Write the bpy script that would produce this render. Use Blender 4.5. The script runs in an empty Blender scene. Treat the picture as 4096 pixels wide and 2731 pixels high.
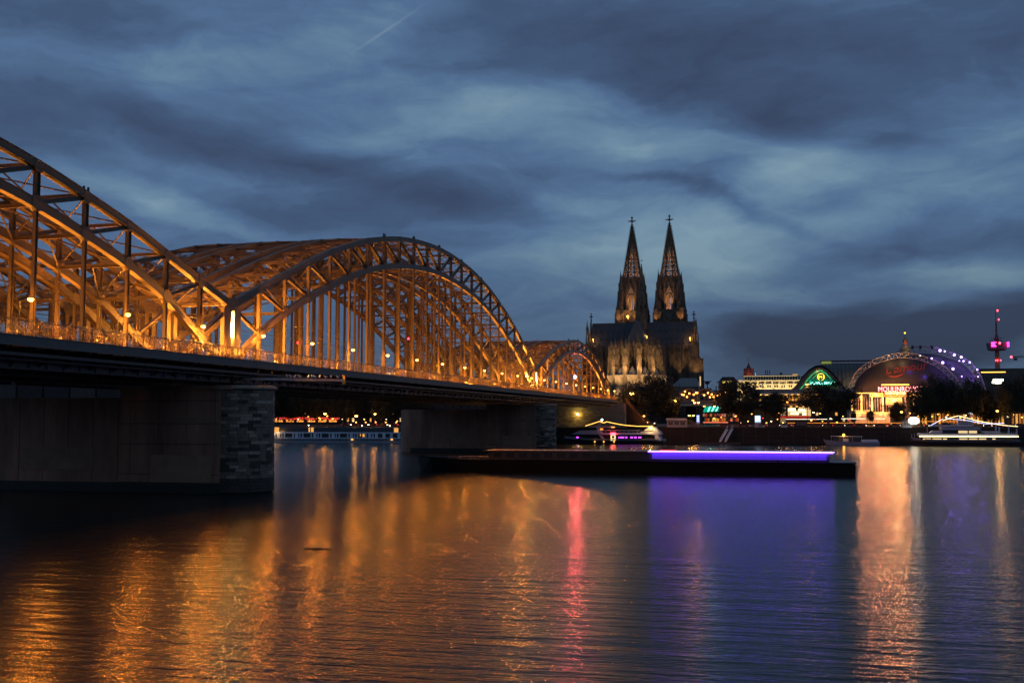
import bpy, math, random
from mathutils import Vector, Matrix
random.seed(7)
R = math.radians
sc = bpy.context.scene
C = sc.collection
# ------------------------------------------------------------------ camera
F = 4394.9; YAW = .2533114; PIT = .0710059; CH = 8.925      # focal length in pixels of the 4096 wide photograph
cam = bpy.data.objects.new('camera', bpy.data.cameras.new('camera')); C.objects.link(cam); sc.camera = cam
cam.data.sensor_width = 36; cam.data.lens = 36 * F / 4096
cam.data.clip_start = .5; cam.data.clip_end = 20000
cam.location = (0, 0, CH); cam.rotation_euler = (math.pi / 2 + PIT, 0, YAW)
sy, cy, sp, cp = math.sin(YAW), math.cos(YAW), math.sin(PIT), math.cos(PIT)
def ray(px, py):
    u = (px - 2048) / F; v = (1365.5 - py) / F
    return Vector((-sy * cp + cy * u + sy * sp * v, cy * cp + sy * u - cy * sp * v, sp + cp * v))
def P(px, py, Y=None, X=None, Z=None):                       # survey: where a sight line meets a plane of the world
    d = ray(px, py)
    t = Y / d.y if Y is not None else X / d.x if X is not None else (Z - CH) / d.z
    return Vector((0, 0, CH)) + d * t
# ------------------------------------------------------------------ render look
sc.view_settings.view_transform = 'Standard'; sc.view_settings.look = 'None'
sc.view_settings.exposure = 0; sc.view_settings.gamma = 1; sc.view_settings.use_curve_mapping = False
sc.render.engine = 'CYCLES'
cc = sc.cycles
cc.use_denoising = True; cc.max_bounces = 5; cc.diffuse_bounces = 2; cc.glossy_bounces = 3; cc.transmission_bounces = 2
cc.transparent_max_bounces = 6; cc.caustics_reflective = False; cc.caustics_refractive = False
cc.sample_clamp_indirect = 6; cc.sample_clamp_direct = 0; cc.blur_glossy = .5
cc.use_light_tree = True
# ------------------------------------------------------------------ dusk sky
W = bpy.data.worlds.new('World'); sc.world = W; W.use_nodes = True
nt = W.node_tree; N = nt.nodes; Lk = nt.links; N.clear()
def nd(t, **k):
    n = N.new(t)
    for a, b in k.items(): setattr(n, a, b)
    return n
def mth(op, a, b=None, c=None, clamp=False):
    n = nd('ShaderNodeMath', operation=op); n.use_clamp = clamp
    for i, x in enumerate((a, b, c)):
        if x is None: continue
        if isinstance(x, (int, float)): n.inputs[i].default_value = x
        else: Lk.new(x, n.inputs[i])
    return n.outputs[0]
tc = nd('ShaderNodeTexCoord')
sep = nd('ShaderNodeSeparateXYZ'); Lk.new(tc.outputs['Generated'], sep.inputs[0])
az = mth('MULTIPLY', mth('ARCTAN2', sep.outputs[0], sep.outputs[1]), 57.29578)
el = mth('MULTIPLY', mth('ARCSINE', sep.outputs[2]), 57.29578)
uv = nd('ShaderNodeCombineXYZ'); Lk.new(az, uv.inputs[0]); Lk.new(el, uv.inputs[1])
def noise(vec, scale, detail=5, rough=.55, dist=0, sx=1, sy_=1, rot=0):
    m = nd('ShaderNodeMapping'); m.inputs['Scale'].default_value = (sx, sy_, 1); m.inputs['Rotation'].default_value = (0, 0, R(rot))
    Lk.new(vec, m.inputs['Vector'])
    n = nd('ShaderNodeTexNoise'); n.inputs['Scale'].default_value = scale; n.inputs['Detail'].default_value = detail
    n.inputs['Roughness'].default_value = rough; n.inputs['Distortion'].default_value = dist
    Lk.new(m.outputs[0], n.inputs['Vector']); return n
w1 = noise(uv.outputs[0], .09, 5, .55, .3, 1, 2.2)
off = nd('ShaderNodeVectorMath', operation='SUBTRACT'); Lk.new(w1.outputs['Color'], off.inputs[0]); off.inputs[1].default_value = (.5, .5, .5)
of2 = nd('ShaderNodeVectorMath', operation='MULTIPLY'); Lk.new(off.outputs[0], of2.inputs[0]); of2.inputs[1].default_value = (8, 3.2, 0)
uvw = nd('ShaderNodeVectorMath', operation='ADD'); Lk.new(uv.outputs[0], uvw.inputs[0]); Lk.new(of2.outputs[0], uvw.inputs[1])
def ang(vx, vy):                                             # a cloud's place: azimuth and elevation in degrees
    d = ray(vx * 1.7415, vy * 1.7415).normalized()
    return math.degrees(math.atan2(d.x, d.y)), math.degrees(math.asin(d.z))
K = .0222                                                    # degrees per pixel of the survey sheet (2352 wide)
clouds = [ # x, y, half width, half height, tilt down to the right, density
 (1560, 90, 620, 130, 8, -.75), (1790, 250, 480, 90, 14, -.70), (1150, 60, 260, 100, 10, -.30), (2100, 130, 420, 130, 5, -.25),
 (700, 375, 640, 70, 10, -.60), (250, 270, 420, 80, 8, -.25), (60, 330, 300, 110, 20, -.45), (1050, 445, 420, 70, -4, -.50), (1180, 160, 300, 60, 4, -.15),
 (760, 500, 380, 60, 6, -.35), (1690, 480, 230, 26, 20, -.50), (1500, 405, 150, 16, 10, -.30), (1990, 770, 440, 75, 0, -1.15), (2290, 740, 260, 80, -14, -1.1), (1720, 775, 160, 45, 0, -.5),
 (1850, 830, 300, 60, 0, -.6), (2100, 560, 520, 60, 2, -.30), (1180, 560, 300, 40, 0, -.15), (1300, 640, 420, 60, 0, .12), (1300, 760, 500, 60, 0, .10), (600, 620, 500, 90, 0, -.2), (2300, 130, 160, 80, 0, -.2),
 (560, 130, 430, 60, -6, .40), (900, 30, 250, 60, -20, .25), (1180, 240, 520, 80, 2, .45), (900, 300, 300, 50, -8, .25), (1450, 330, 420, 60, 4, .45), (1350, 460, 420, 60, 5, .32),
 (1820, 400, 330, 90, -24, .62), (2150, 350, 300, 60, -12, .40), (330, 440, 420, 50, 14, .60), (1420, 560, 420, 80, -5, .75), (1680, 590, 420, 80, -10, .70), (0, 0, 500, 160, 0, -.35), (2352, 0, 500, 140, 0, -.35),
 (2250, 620, 240, 60, 0, .45), (1700, 670, 340, 40, 0, .30), (2000, 470, 260, 50, -10, .30), (100, 130, 300, 60, 0, .15), (2250, 420, 200, 50, 0, .25)]
tot = None
for (x, y, a, b, t, amp) in clouds:
    c = ang(x, y)
    m = nd('ShaderNodeMapping', vector_type='TEXTURE'); m.inputs['Location'].default_value = (c[0], c[1], 0)
    m.inputs['Rotation'].default_value = (0, 0, R(-t)); m.inputs['Scale'].default_value = (a * K, b * K, 1)
    Lk.new(uvw.outputs[0], m.inputs['Vector'])
    g = nd('ShaderNodeTexGradient', gradient_type='QUADRATIC_SPHERE'); Lk.new(m.outputs[0], g.inputs[0])
    s = mth('SQRT', g.outputs['Fac']); s = mth('MULTIPLY', s, amp)
    tot = s if tot is None else mth('ADD', tot, s)
n1 = noise(uvw.outputs[0], .16, 6, .6, .4, 1, 3.0, -6)
n2 = noise(uvw.outputs[0], .55, 5, .6, .2, 1, 3.4, 5)
v = mth('ADD', mth('MULTIPLY', mth('SUBTRACT', n1.outputs['Fac'], .5), .62), mth('MULTIPLY', mth('SUBTRACT', n2.outputs['Fac'], .5), .14))
v = mth('ADD', mth('ADD', mth('MULTIPLY', tot, .72), v), .52, clamp=True)
# darker, greyer towards the horizon
hz = nd('ShaderNodeMapRange'); hz.inputs['From Min'].default_value = 0; hz.inputs['From Max'].default_value = 10; Lk.new(el, hz.inputs['Value'])
ramp = nd('ShaderNodeValToRGB'); cr = ramp.color_ramp
cr.elements[0].position = 0; cr.elements[0].color = (.040, .062, .120, 1)
cr.elements[1].position = 1; cr.elements[1].color = (.200, .315, .405, 1)
e = cr.elements.new(.3); e.color = (.055, .095, .182, 1)
e = cr.elements.new(.55); e.color = (.083, .153, .280, 1)
e = cr.elements.new(.78); e.color = (.135, .232, .342, 1)
Lk.new(v, ramp.inputs[0])
gr = nd('ShaderNodeMix', data_type='RGBA', blend_type='MULTIPLY'); gr.inputs[0].default_value = 1
hc = nd('ShaderNodeMix', data_type='RGBA'); hc.inputs['A'].default_value = (.80, .68, .58, 1); hc.inputs['B'].default_value = (1, 1, 1, 1)
Lk.new(hz.outputs[0], hc.inputs[0]); Lk.new(ramp.outputs[0], gr.inputs['A']); Lk.new(hc.outputs['Result'], gr.inputs['B'])
# the thin light trail of an aircraft, high on the left
tr = ang(880, 75)
m = nd('ShaderNodeMapping', vector_type='TEXTURE'); m.inputs['Location'].default_value = (tr[0], tr[1], 0)
m.inputs['Rotation'].default_value = (0, 0, R(33)); m.inputs['Scale'].default_value = (165 * K, 6 * K, 1); Lk.new(uv.outputs[0], m.inputs['Vector'])
g = nd('ShaderNodeTexGradient', gradient_type='QUADRATIC_SPHERE'); Lk.new(m.outputs[0], g.inputs[0])
tm = nd('ShaderNodeMix', data_type='RGBA'); Lk.new(mth('MULTIPLY', g.outputs['Fac'], .9), tm.inputs[0])
Lk.new(gr.outputs['Result'], tm.inputs['A']); tm.inputs['B'].default_value = (.17, .25, .36, 1)
sky = nd('ShaderNodeTexSky', sky_type='NISHITA'); sky.sun_disc = False; sky.sun_elevation = R(1.0); sky.sun_rotation = R(-60); sky.air_density = 1; sky.ozone_density = 4
b1 = nd('ShaderNodeBackground'); Lk.new(sky.outputs[0], b1.inputs[0]); b1.inputs[1].default_value = .004
b2 = nd('ShaderNodeBackground'); Lk.new(tm.outputs['Result'], b2.inputs[0]); b2.inputs[1].default_value = 1.0
ad = nd('ShaderNodeAddShader'); Lk.new(b1.outputs[0], ad.inputs[0]); Lk.new(b2.outputs[0], ad.inputs[1])
out = nd('ShaderNodeOutputWorld'); Lk.new(ad.outputs[0], out.inputs[0])
sun = bpy.data.objects.new('sun', bpy.data.lights.new('sun', 'SUN')); C.objects.link(sun)
sun.data.energy = .02; sun.data.angle = R(20); sun.data.color = (1, .86, .75); sun.rotation_euler = (R(88), 0, R(60 + 180))
# ------------------------------------------------------------------ materials
def mat(name, col, rough=.7, metal=0, var=.25, scale=2.0, bump=.15, emit=None, es=0, spec=.5, stretch=(1, 1, 1), dirt=None):
    m = bpy.data.materials.new(name); m.use_nodes = True
    t = m.node_tree; n = t.nodes; b = n['Principled BSDF']
    b.inputs['Roughness'].default_value = rough; b.inputs['Metallic'].default_value = metal
    b.inputs['Specular IOR Level'].default_value = spec
    if emit:
        b.inputs['Base Color'].default_value = (*col, 1)
        b.inputs['Emission Color'].default_value = (*emit, 1); b.inputs['Emission Strength'].default_value = es
        return m
    co = n.new('ShaderNodeTexCoord'); mp = n.new('ShaderNodeMapping'); mp.inputs['Scale'].default_value = stretch
    t.links.new(co.outputs['Object'], mp.inputs[0])
    no = n.new('ShaderNodeTexNoise'); no.inputs['Scale'].default_value = scale; no.inputs['Detail'].default_value = 6; no.inputs['Roughness'].default_value = .65
    t.links.new(mp.outputs[0], no.inputs['Vector'])
    r = n.new('ShaderNodeValToRGB'); r.color_ramp.elements[0].position = .3; r.color_ramp.elements[1].position = .7
    lo = dirt if dirt else tuple(c * (1 - var) for c in col)
    r.color_ramp.elements[0].color = (*lo, 1); r.color_ramp.elements[1].color = (*[min(1, c * (1 + var)) for c in col], 1)
    t.links.new(no.outputs['Fac'], r.inputs[0]); t.links.new(r.outputs[0], b.inputs['Base Color'])
    if bump:
        bp = n.new('ShaderNodeBump'); bp.inputs['Strength'].default_value = bump; bp.inputs['Distance'].default_value = .05
        t.links.new(no.outputs['Fac'], bp.inputs['Height']); t.links.new(bp.outputs[0], b.inputs['Normal'])
    return m
M = {}
M['steel'] = mat('bridge_steel_paint', (.125, .078, .040), .5, .0, .16, 1.3, .05)
M['steel_dark'] = mat('deck_steel', (.05, .045, .042), .5, 0, .3, .8, .05)
M['fascia'] = mat('fascia_paint', (.10, .092, .08), .55, 0, .15, .6, .03)
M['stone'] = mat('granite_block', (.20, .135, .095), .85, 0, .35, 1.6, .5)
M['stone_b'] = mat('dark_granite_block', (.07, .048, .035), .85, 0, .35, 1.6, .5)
M['stone_c'] = mat('pale_granite_block', (.36, .26, .19), .85, 0, .25, 2.6, .5)
M['algae'] = mat('algae_tide_band', (.030, .028, .016), .6, 0, .5, 2.5, .4, stretch=(1, 1, 2))
M['joint'] = mat('mortar', (.05, .048, .045), .95, 0, .3, 3, .2)
M['concrete'] = mat('stained_concrete', (.45, .215, .135), .9, 0, .35, .35, .2, stretch=(1, 1, .25), dirt=(.24, .115, .075))
M['concrete_l'] = mat('patched_concrete', (.42, .22, .14), .9, 0, .2, .5, .15)
M['asphalt'] = mat('asphalt', (.06, .06, .06), .85, 0, .25, 1.5, .2)
M['paving'] = mat('promenade_paving', (.06, .048, .04), .8, 0, .25, .8, .2)
M['track'] = mat('track_ballast', (.12, .10, .09), .95, 0, .5, 6, .6)
M['quay'] = mat('quay_masonry', (.028, .021, .018), .9, 0, .4, .6, .4, stretch=(.4, 1, 2))
M['black'] = mat('black_metal', (.02, .02, .022), .5, .2, .2, 2, 0)
M['brass'] = mat('padlock_brass', (.75, .52, .25), .3, .75, .3, 30, 0)
M['gull'] = mat('gull_feathers', (.75, .75, .76), .7, 0, .1, 8, 0)
M['gull_wing'] = mat('gull_wing_grey', (.30, .31, .33), .7, 0, .1, 8, 0)
def glow(name, col, s): M[name] = mat(name, tuple(c * .06 for c in col), .5, emit=col, es=s)
glow('sodium', (1, .38, .06), 9); glow('sodium_soft', (1, .45, .10), 14); glow('flood', (1, .62, .2), 40)
glow('red_lamp', (1, .05, .08), 9); glow('green_lamp', (.05, 1, .35), 14); glow('white_lamp', (1, .88, .62), 12)
# water: long smooth swell with fine ripples
def water_material():
    m = bpy.data.materials.new('river_water'); m.use_nodes = True
    t = m.node_tree; n = t.nodes; b = n['Principled BSDF']
    b.inputs['Base Color'].default_value = (.010, .013, .013, 1); b.inputs['Roughness'].default_value = WATER_ROUGH
    b.inputs['IOR'].default_value = 1.33; b.inputs['Coat Weight'].default_value = COATW; b.inputs['Coat Roughness'].default_value = .15; b.inputs['Coat IOR'].default_value = 1.33; b.inputs['Specular IOR Level'].default_value = .16
    co = n.new('ShaderNodeTexCoord'); prev = None
    for sc_, st, d, rt in ((.36, (.20, 1.5, 1), .13, 9), (1.1, (.35, 1.6, 1), .080, -9), (4.0, (.5, 1.5, 1), .026, 5)):
        mp = n.new('ShaderNodeMapping'); mp.inputs['Scale'].default_value = st; mp.inputs['Rotation'].default_value = (0, 0, R(rt))
        t.links.new(co.outputs['Object'], mp.inputs[0])
        no = n.new('ShaderNodeTexNoise'); no.inputs['Scale'].default_value = sc_; no.inputs['Detail'].default_value = 3; no.inputs['Roughness'].default_value = .5
        t.links.new(mp.outputs[0], no.inputs['Vector'])
        bp = n.new('ShaderNodeBump'); bp.inputs['Strength'].default_value = 1; bp.inputs['Distance'].default_value = d
        t.links.new(no.outputs['Fac'], bp.inputs['Height'])
        if prev: t.links.new(prev.outputs[0], bp.inputs['Normal'])
        prev = bp
    t.links.new(prev.outputs[0], b.inputs['Normal']); t.links.new(prev.outputs[0], b.inputs['Coat Normal'])
    return m
WATER_ROUGH = .18; COATW = 0.0
M['water'] = water_material()
# ------------------------------------------------------------------ mesh helpers
OFF = {}
class MB:
    def __init__(s): s.v = []; s.f = []
    def add(s, vs, fs):
        o = len(s.v); s.v += [tuple(p) for p in vs]; s.f += [tuple(i + o for i in f) for f in fs]; return s
    def box(s, x0, x1, y0, y1, z0, z1):
        return s.add([(x0, y0, z0), (x1, y0, z0), (x1, y1, z0), (x0, y1, z0), (x0, y0, z1), (x1, y0, z1), (x1, y1, z1), (x0, y1, z1)],
                     [(0, 3, 2, 1), (4, 5, 6, 7), (0, 1, 5, 4), (1, 2, 6, 5), (2, 3, 7, 6), (3, 0, 4, 7)])
    def cbox(s, c, sx, sy_, sz, rz=0):                       # centre of the base, sizes
        a, b = math.cos(rz), math.sin(rz); vs = []
        for z in (0, sz):
            for x, y in ((-1, -1), (1, -1), (1, 1), (-1, 1)):
                u, w = x * sx / 2, y * sy_ / 2; vs.append((c[0] + u * a - w * b, c[1] + u * b + w * a, c[2] + z))
        return s.add(vs, [(0, 3, 2, 1), (4, 5, 6, 7), (0, 1, 5, 4), (1, 2, 6, 5), (2, 3, 7, 6), (3, 0, 4, 7)])
    def beam(s, p, q, w, h, side=None, w2=None, h2=None):
        p = Vector(p); q = Vector(q); d = (q - p)
        if d.length < 1e-6: return s
        d.normalize()
        if side is None: side = d.cross(Vector((0, 0, 1)))
        side = Vector(side)
        if side.length < 1e-4: side = Vector((1, 0, 0))
        side = (side - d * side.dot(d)).normalized(); up = side.cross(d)
        w2 = w if w2 is None else w2; h2 = h if h2 is None else h2; vs = []
        for c, a, b in ((p, w / 2, h / 2), (q, w2 / 2, h2 / 2)):
            for i, j in ((-1, -1), (1, -1), (1, 1), (-1, 1)): vs.append(c + side * (i * a) + up * (j * b))
        return s.add(vs, [(0, 3, 2, 1), (4, 5, 6, 7), (0, 1, 5, 4), (1, 2, 6, 5), (2, 3, 7, 6), (3, 0, 4, 7)])
    def ibeam(s, p, q, w, h, side, th=.05):                  # flanges across `side`
        p = Vector(p); q = Vector(q); d = (q - p).normalized(); sd = Vector(side).normalized(); up = sd.cross(d)
        s.beam(p, q, th, h - 2 * th, side); o = up * (h / 2 - th / 2)
        s.beam(p + o, q + o, w, th, side); s.beam(p - o, q - o, w, th, side); return s
    def tube(s, p, q, r, n=6, r2=None):
        p = Vector(p); q = Vector(q); d = (q - p)
        if d.length < 1e-6: return s
        d.normalize(); a = d.orthogonal().normalized(); b = d.cross(a); r2 = r if r2 is None else r2
        vs = [p + (a * math.cos(i * 2 * math.pi / n) + b * math.sin(i * 2 * math.pi / n)) * r for i in range(n)]
        vs += [q + (a * math.cos(i * 2 * math.pi / n) + b * math.sin(i * 2 * math.pi / n)) * r2 for i in range(n)]
        fs = [(i, (i + 1) % n, n + (i + 1) % n, n + i) for i in range(n)] + [tuple(range(n - 1, -1, -1)), tuple(range(n, 2 * n))]
        return s.add(vs, fs)
    def lathe(s, c, prof, n=8, rot=0):                       # prof: (radius, z)
        vs = []
        for r, z in prof:
            for i in range(n):
                a = rot + i * 2 * math.pi / n; vs.append((c[0] + r * math.cos(a), c[1] + r * math.sin(a), c[2] + z))
        m = len(prof); fs = [(j * n + i, j * n + (i + 1) % n, (j + 1) * n + (i + 1) % n, (j + 1) * n + i) for j in range(m - 1) for i in range(n)]
        fs += [tuple(range(n - 1, -1, -1)), tuple(range((m - 1) * n, m * n))]
        return s.add(vs, fs)
    def prism(s, poly, d):                                   # polygon of points, pushed along the vector d
        d = Vector(d); k = len(poly); ps = [Vector(p) for p in poly]
        return s.add(ps + [p + d for p in ps], [tuple(range(k - 1, -1, -1)), tuple(range(k, 2 * k))] + [(i, (i + 1) % k, k + (i + 1) % k, k + i) for i in range(k)])
    def quad(s, a, b, c, d): return s.add([a, b, c, d], [(0, 1, 2, 3)])
    def build(s, name, m, parent=None, smooth=False, kind=None, label=None):
        o_ = OFF.get(parent.name, Vector()) if parent else Vector()
        me = bpy.data.meshes.new(name); me.from_pydata([(x - o_.x, y - o_.y, z - o_.z) for x, y, z in s.v], [], s.f)
        me.materials.append(M[m] if isinstance(m, str) else m)
        if smooth: me.polygons.foreach_set('use_smooth', [True] * len(me.polygons))
        ob = bpy.data.objects.new(name, me); C.objects.link(ob)
        if parent: ob.parent = parent; OFF[ob.name] = o_
        if kind: ob['kind'] = kind
        if label: ob['label'] = label
        return ob
def thing(name, label, cat, loc=(0, 0, 0), group=None, rz=0):
    o = bpy.data.objects.new(name, None); C.objects.link(o); o.location = loc; o.rotation_euler[2] = rz; o.empty_display_size = .2
    o['label'] = label; o['category'] = cat
    if group: o['group'] = group
    OFF[o.name] = Vector(loc); return o
def tag(o, label, cat, group=None):
    o['label'] = label; o['category'] = cat
    if group: o['group'] = group
    return o
def dup(root, loc, rz=0, label=None, scale=None):
    r = root.copy(); C.objects.link(r); r.location = loc; r.rotation_euler = (0, 0, rz)
    if label: r['label'] = label
    if scale: r.scale = scale if hasattr(scale, '__len__') else (scale,) * 3
    for ch in list(root.children):
        c = ch.copy(); C.objects.link(c); c.parent = r
        for g_ in ch.children:
            d = g_.copy(); C.objects.link(d); d.parent = c
    return r
def lamp(name, parent, pos, power, col, r=.15, spot=None, aim=None, blend=.6):
    l = bpy.data.lights.new(name, 'SPOT' if spot else 'POINT'); l.energy = power; l.color = col; l.shadow_soft_size = r
    o = bpy.data.objects.new(name, l); C.objects.link(o)
    if spot:
        l.spot_size = R(spot); l.spot_blend = blend
        d = (Vector(aim) - Vector(pos)); o.rotation_euler = d.to_track_quat('-Z', 'Y').to_euler()
    o_ = OFF.get(parent.name, Vector()) if parent else Vector()
    o.location = Vector(pos) - o_
    if parent: o.parent = parent
    return o
ORANGE = (1, .365, .04); WARM = (1, .58, .22)
# ------------------------------------------------------------------ water and river bed
mb = MB(); mb.quad((-1600, -80, 0), (1600, -80, 0), (1600, 1400, 0), (-1600, 1400, 0))
w = mb.build('water', 'water', kind='structure')
# ------------------------------------------------------------------ the bridge
XB = -69.3; Y1 = 125.3; Y2 = Y1 + 167.75; Y0 = Y1 - 118.88; Y3 = Y2 + 122.56
DK = 16.35                                                   # deck level
PL = [0, -8.6, -11.8, -20.4, -23.6, -32.2]                   # the six truss planes
sx = (1, 0, 0)
def smooth_pts(zs, y0, p, sub=3):
    n = len(zs) - 1; out_ = []
    for k in range(n):
        a, b, c, d = zs[max(k - 1, 0)], zs[k], zs[k + 1], zs[min(k + 2, n)]
        if k == 0: a = 2 * b - c
        if k == n - 1: d = 2 * c - b
        for i in range(sub):
            t = i / sub
            z = .5 * ((2 * b) + (-a + c) * t + (2 * a - 5 * b + 4 * c - d) * t * t + (-a + 3 * b - 3 * c + d) * t ** 3)
            out_.append((y0 + (k + t) * p, z))
    out_.append((y0 + n * p, zs[-1])); return out_
def chord(mb, X, pts, w, h, fl):
    up = None
    vs = []; n = len(pts)
    def sweep(w_, h0, h1):
        rings = []
        for i, (y, z) in enumerate(pts):
            a = pts[max(i - 1, 0)]; b = pts[min(i + 1, n - 1)]
            ty, tz = b[0] - a[0], b[1] - a[1]; l = math.hypot(ty, tz); ny, nz = -tz / l, ty / l
            rings.append([(X - w_ / 2, y + ny * h0, z + nz * h0), (X + w_ / 2, y + ny * h0, z + nz * h0), (X + w_ / 2, y + ny * h1, z + nz * h1), (X - w_ / 2, y + ny * h1, z + nz * h1)])
        vs = [p for r in rings for p in r]; fs = []
        for i in range(n - 1):
            for j in range(4): fs.append((i * 4 + j, i * 4 + (j + 1) % 4, (i + 1) * 4 + (j + 1) % 4, (i + 1) * 4 + j))
        fs += [(3, 2, 1, 0), ((n - 1) * 4, (n - 1) * 4 + 1, (n - 1) * 4 + 2, (n - 1) * 4 + 3)]
        mb.add(vs, fs)
    sweep(w, -h / 2 + .05, h / 2 - .05); sweep(fl, h / 2 - .05, h / 2); sweep(fl, -h / 2, -h / 2 + .05)
def gusset(mb, X, y, z, r, w):
    k = 10; mb.prism([(X - w / 2, y + r * math.cos(i * 2 * math.pi / k), z + r * .9 * math.sin(i * 2 * math.pi / k)) for i in range(k)], (w, 0, 0))
def rivets(mb, X, y, z, r, n=8):
    for i in range(n):
        a = i * 2 * math.pi / n; mb.cbox((X, y + r * math.cos(a), z + r * .9 * math.sin(a) - .03), .05, .06, .06)
def span(label, y0, L, n, zu, zl, lights):
    root = thing('arch_span', label, 'bridge span', (XB, y0, 0))
    p = L / n; yk = [y0 + k * p for k in range(n + 1)]; mid = n // 2
    zu = zu + zu[-2::-1]; zl = zl + zl[-2::-1]
    for j, o in enumerate(PL):
        X = XB + o; near = j < 2
        mb = MB(); chord(mb, X, smooth_pts(zu, y0, p), .5, .85, .68); chord(mb, X, smooth_pts(zl, y0, p), .5, .95, .68)
        for k in range(1, n): gusset(mb, X, yk[k], zu[k] - .15, .72, .57); gusset(mb, X, yk[k], zl[k] + .1, .85, .57)
        for k in (0, n): gusset(mb, X, yk[k] + (.5 if k == 0 else -.5), zu[k], 1.0, .6 if k else .615)
        tr_ = mb.build('arch_truss', 'steel', root)
        for k in range(0, n + 1):
            if 0 < k < n:
                m2 = MB().ibeam((X, yk[k], zl[k] + .4), (X, yk[k], zu[k] - .3), .44, .55, sx); m2.build('post', 'steel', tr_)
                if zl[k] > DK + 1.5:
                    MB().ibeam((X, yk[k], DK - .6), (X, yk[k], zl[k] - .4), .34, .38, sx).build('hanger', 'steel', tr_)
            else:
                ye = yk[k] + (.78 if k == 0 else -.78); m2 = MB().beam((X, ye, DK - 2), (X, ye, zu[k] - .3), .7, .8, sx); m2.build('end_post', 'steel', tr_)
        for k in range(n):
            a, b = (k, k + 1) if k < mid else (k + 1, k)
            MB().ibeam((X, yk[a], zu[a] - .2), (X, yk[b], zl[b] + .2), .40, .46, sx).build('diagonal', 'steel', tr_)
        g_ = MB(); g_.box(X - .3, X + .3, y0 + .4, y0 + L - .4, DK - 2.7, DK - .2); g_.box(X - .45, X + .45, y0 + .4, y0 + L - .4, DK - 2.8, DK - 2.7)
        for i in range(int(L / 2.5)): g_.box(X + .3, X + .42, y0 + 1 + i * 2.5, y0 + 1.1 + i * 2.5, DK - 2.7, DK - .3)
        g_.build('main_girder', 'steel_dark', root)
    for a, b in ((0, 1), (2, 3), (4, 5)):                    # wind bracing between the two trusses of each track pair
        xa, xb = XB + PL[a], XB + PL[b]; xm = (xa + xb) / 2
        for k in range(n + 1):
            yc = yk[k] + (.6 if k == 0 else -.6 if k == n else 0); MB().ibeam((xa, yc, zu[k] + .1), (xb, yc, zu[k] + .1), .3, .35, (0, 1, 0)).build('cross_strut', 'steel', root)
            if 1 < k < n - 1:
                s_ = MB().ibeam((xa, yk[k], zl[k]), (xb, yk[k], zl[k]), .28, .4, (0, 1, 0))
                if zu[k] - zl[k] > 3: s_.beam((xa, yk[k], zl[k] + .2), (xm, yk[k], zu[k] - .1), .14, .14); s_.beam((xb, yk[k], zl[k] + .2), (xm, yk[k], zu[k] - .1), .14, .14)
                s_.build('sway_frame', 'steel', root)
        for k in range(n):
            w_ = MB(); f_, g2 = (k, k + 1) if k < mid else (k + 1, k)
            w_.beam((xa, yk[k], zu[k]), (xb, yk[k + 1], zu[k + 1]), .12, .14); w_.beam((xb, yk[k], zu[k]), (xa, yk[k + 1], zu[k + 1]), .12, .14)
            w_.build('wind_brace', 'steel', root)
            if 1 < k < n - 2:
                w_ = MB(); w_.beam((xm, yk[g2], zl[g2]), (xa, yk[f_], zl[f_]), .13, .15); w_.beam((xm, yk[g2], zl[g2]), (xb, yk[f_], zl[f_]), .13, .15)
                w_.build('lower_brace', 'steel', root)
        t_ = MB(); t_.box(xb + .4, xa - .4, y0, y0 + L, DK - 1.1, DK - .7); t_.build('track_bed', 'track', root)
        r_ = MB()
        for c_ in (-2.8, -1.4, 1.4, 2.8): r_.box(xm + c_ - .04, xm + c_ + .04, y0, y0 + L, DK - .7, DK - .52)
        r_.build('rails', 'steel_dark', root)
    ct = MB()
    for a, b in ((0, 1), (2, 3), (4, 5)):
        for f_ in (.27, .73):
            x = XB + PL[a] + (PL[b] - PL[a]) * f_
            ct.tube((x, y0, DK + 5.1), (x, y0 + L, DK + 5.1), .03, 4); ct.tube((x, y0, DK + 6.3), (x, y0 + L, DK + 6.3), .03, 4)
            for i in range(int(L / 8)): ct.tube((x, y0 + 4 + i * 8, DK + 5.1), (x, y0 + 4 + i * 8, DK + 6.3), .02, 3)
    ct.build('catenary_wires', 'black', root, kind='stuff')
    for k in range(mid - 4, mid + 5, 2):
        q = MB(); q.box(XB - .12, XB + .12, yk[k] - .45, yk[k] + .45, zu[k] + .43, zu[k] + .5); q.box(XB - .1, XB + .1, yk[k] - .42, yk[k] - .3, zu[k] + .5, zu[k] + .95); q.box(XB - .1, XB + .1, yk[k] + .3, yk[k] + .42, zu[k] + .5, zu[k] + .95); q.build('crown_bracket', 'black', root)
    cg = MB()
    for k in range(n * 2): cg.box(XB + PL[-1], XB, y0 + (k + .5) * p / 2 - .12, y0 + (k + .5) * p / 2 + .12, DK - 2.3, DK - 1.15)
    cg.build('cross_girders', 'steel_dark', root, kind='stuff')
    # footway on the north side
    xo = -66.0
    MB().box(XB + .5, xo - .25, y0, y0 + L, DK - .3, DK).build('footway', 'asphalt', root)
    fa = MB(); fa.box(xo - .25, xo, y0, y0 + L, DK - .92, DK + .02); fa.box(xo, xo + .08, y0, y0 + L, DK - .06, DK + .02); fa.box(xo, xo + .06, y0, y0 + L, DK - .95, DK - .88); fa.build('edge_beam', 'fascia', root)
    nb = int(L / 3.8)
    for i in range(nb):
        y = y0 + (i + .5) * L / nb
        MB().prism([(XB + .32, y - .07, DK - .93), (XB + .32, y - .07, DK - 2.5), (xo - .3, y - .07, DK - 1.15), (xo - .3, y - .07, DK - .93)], (0, .14, 0)).build('bracket', 'steel_dark', root)
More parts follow.
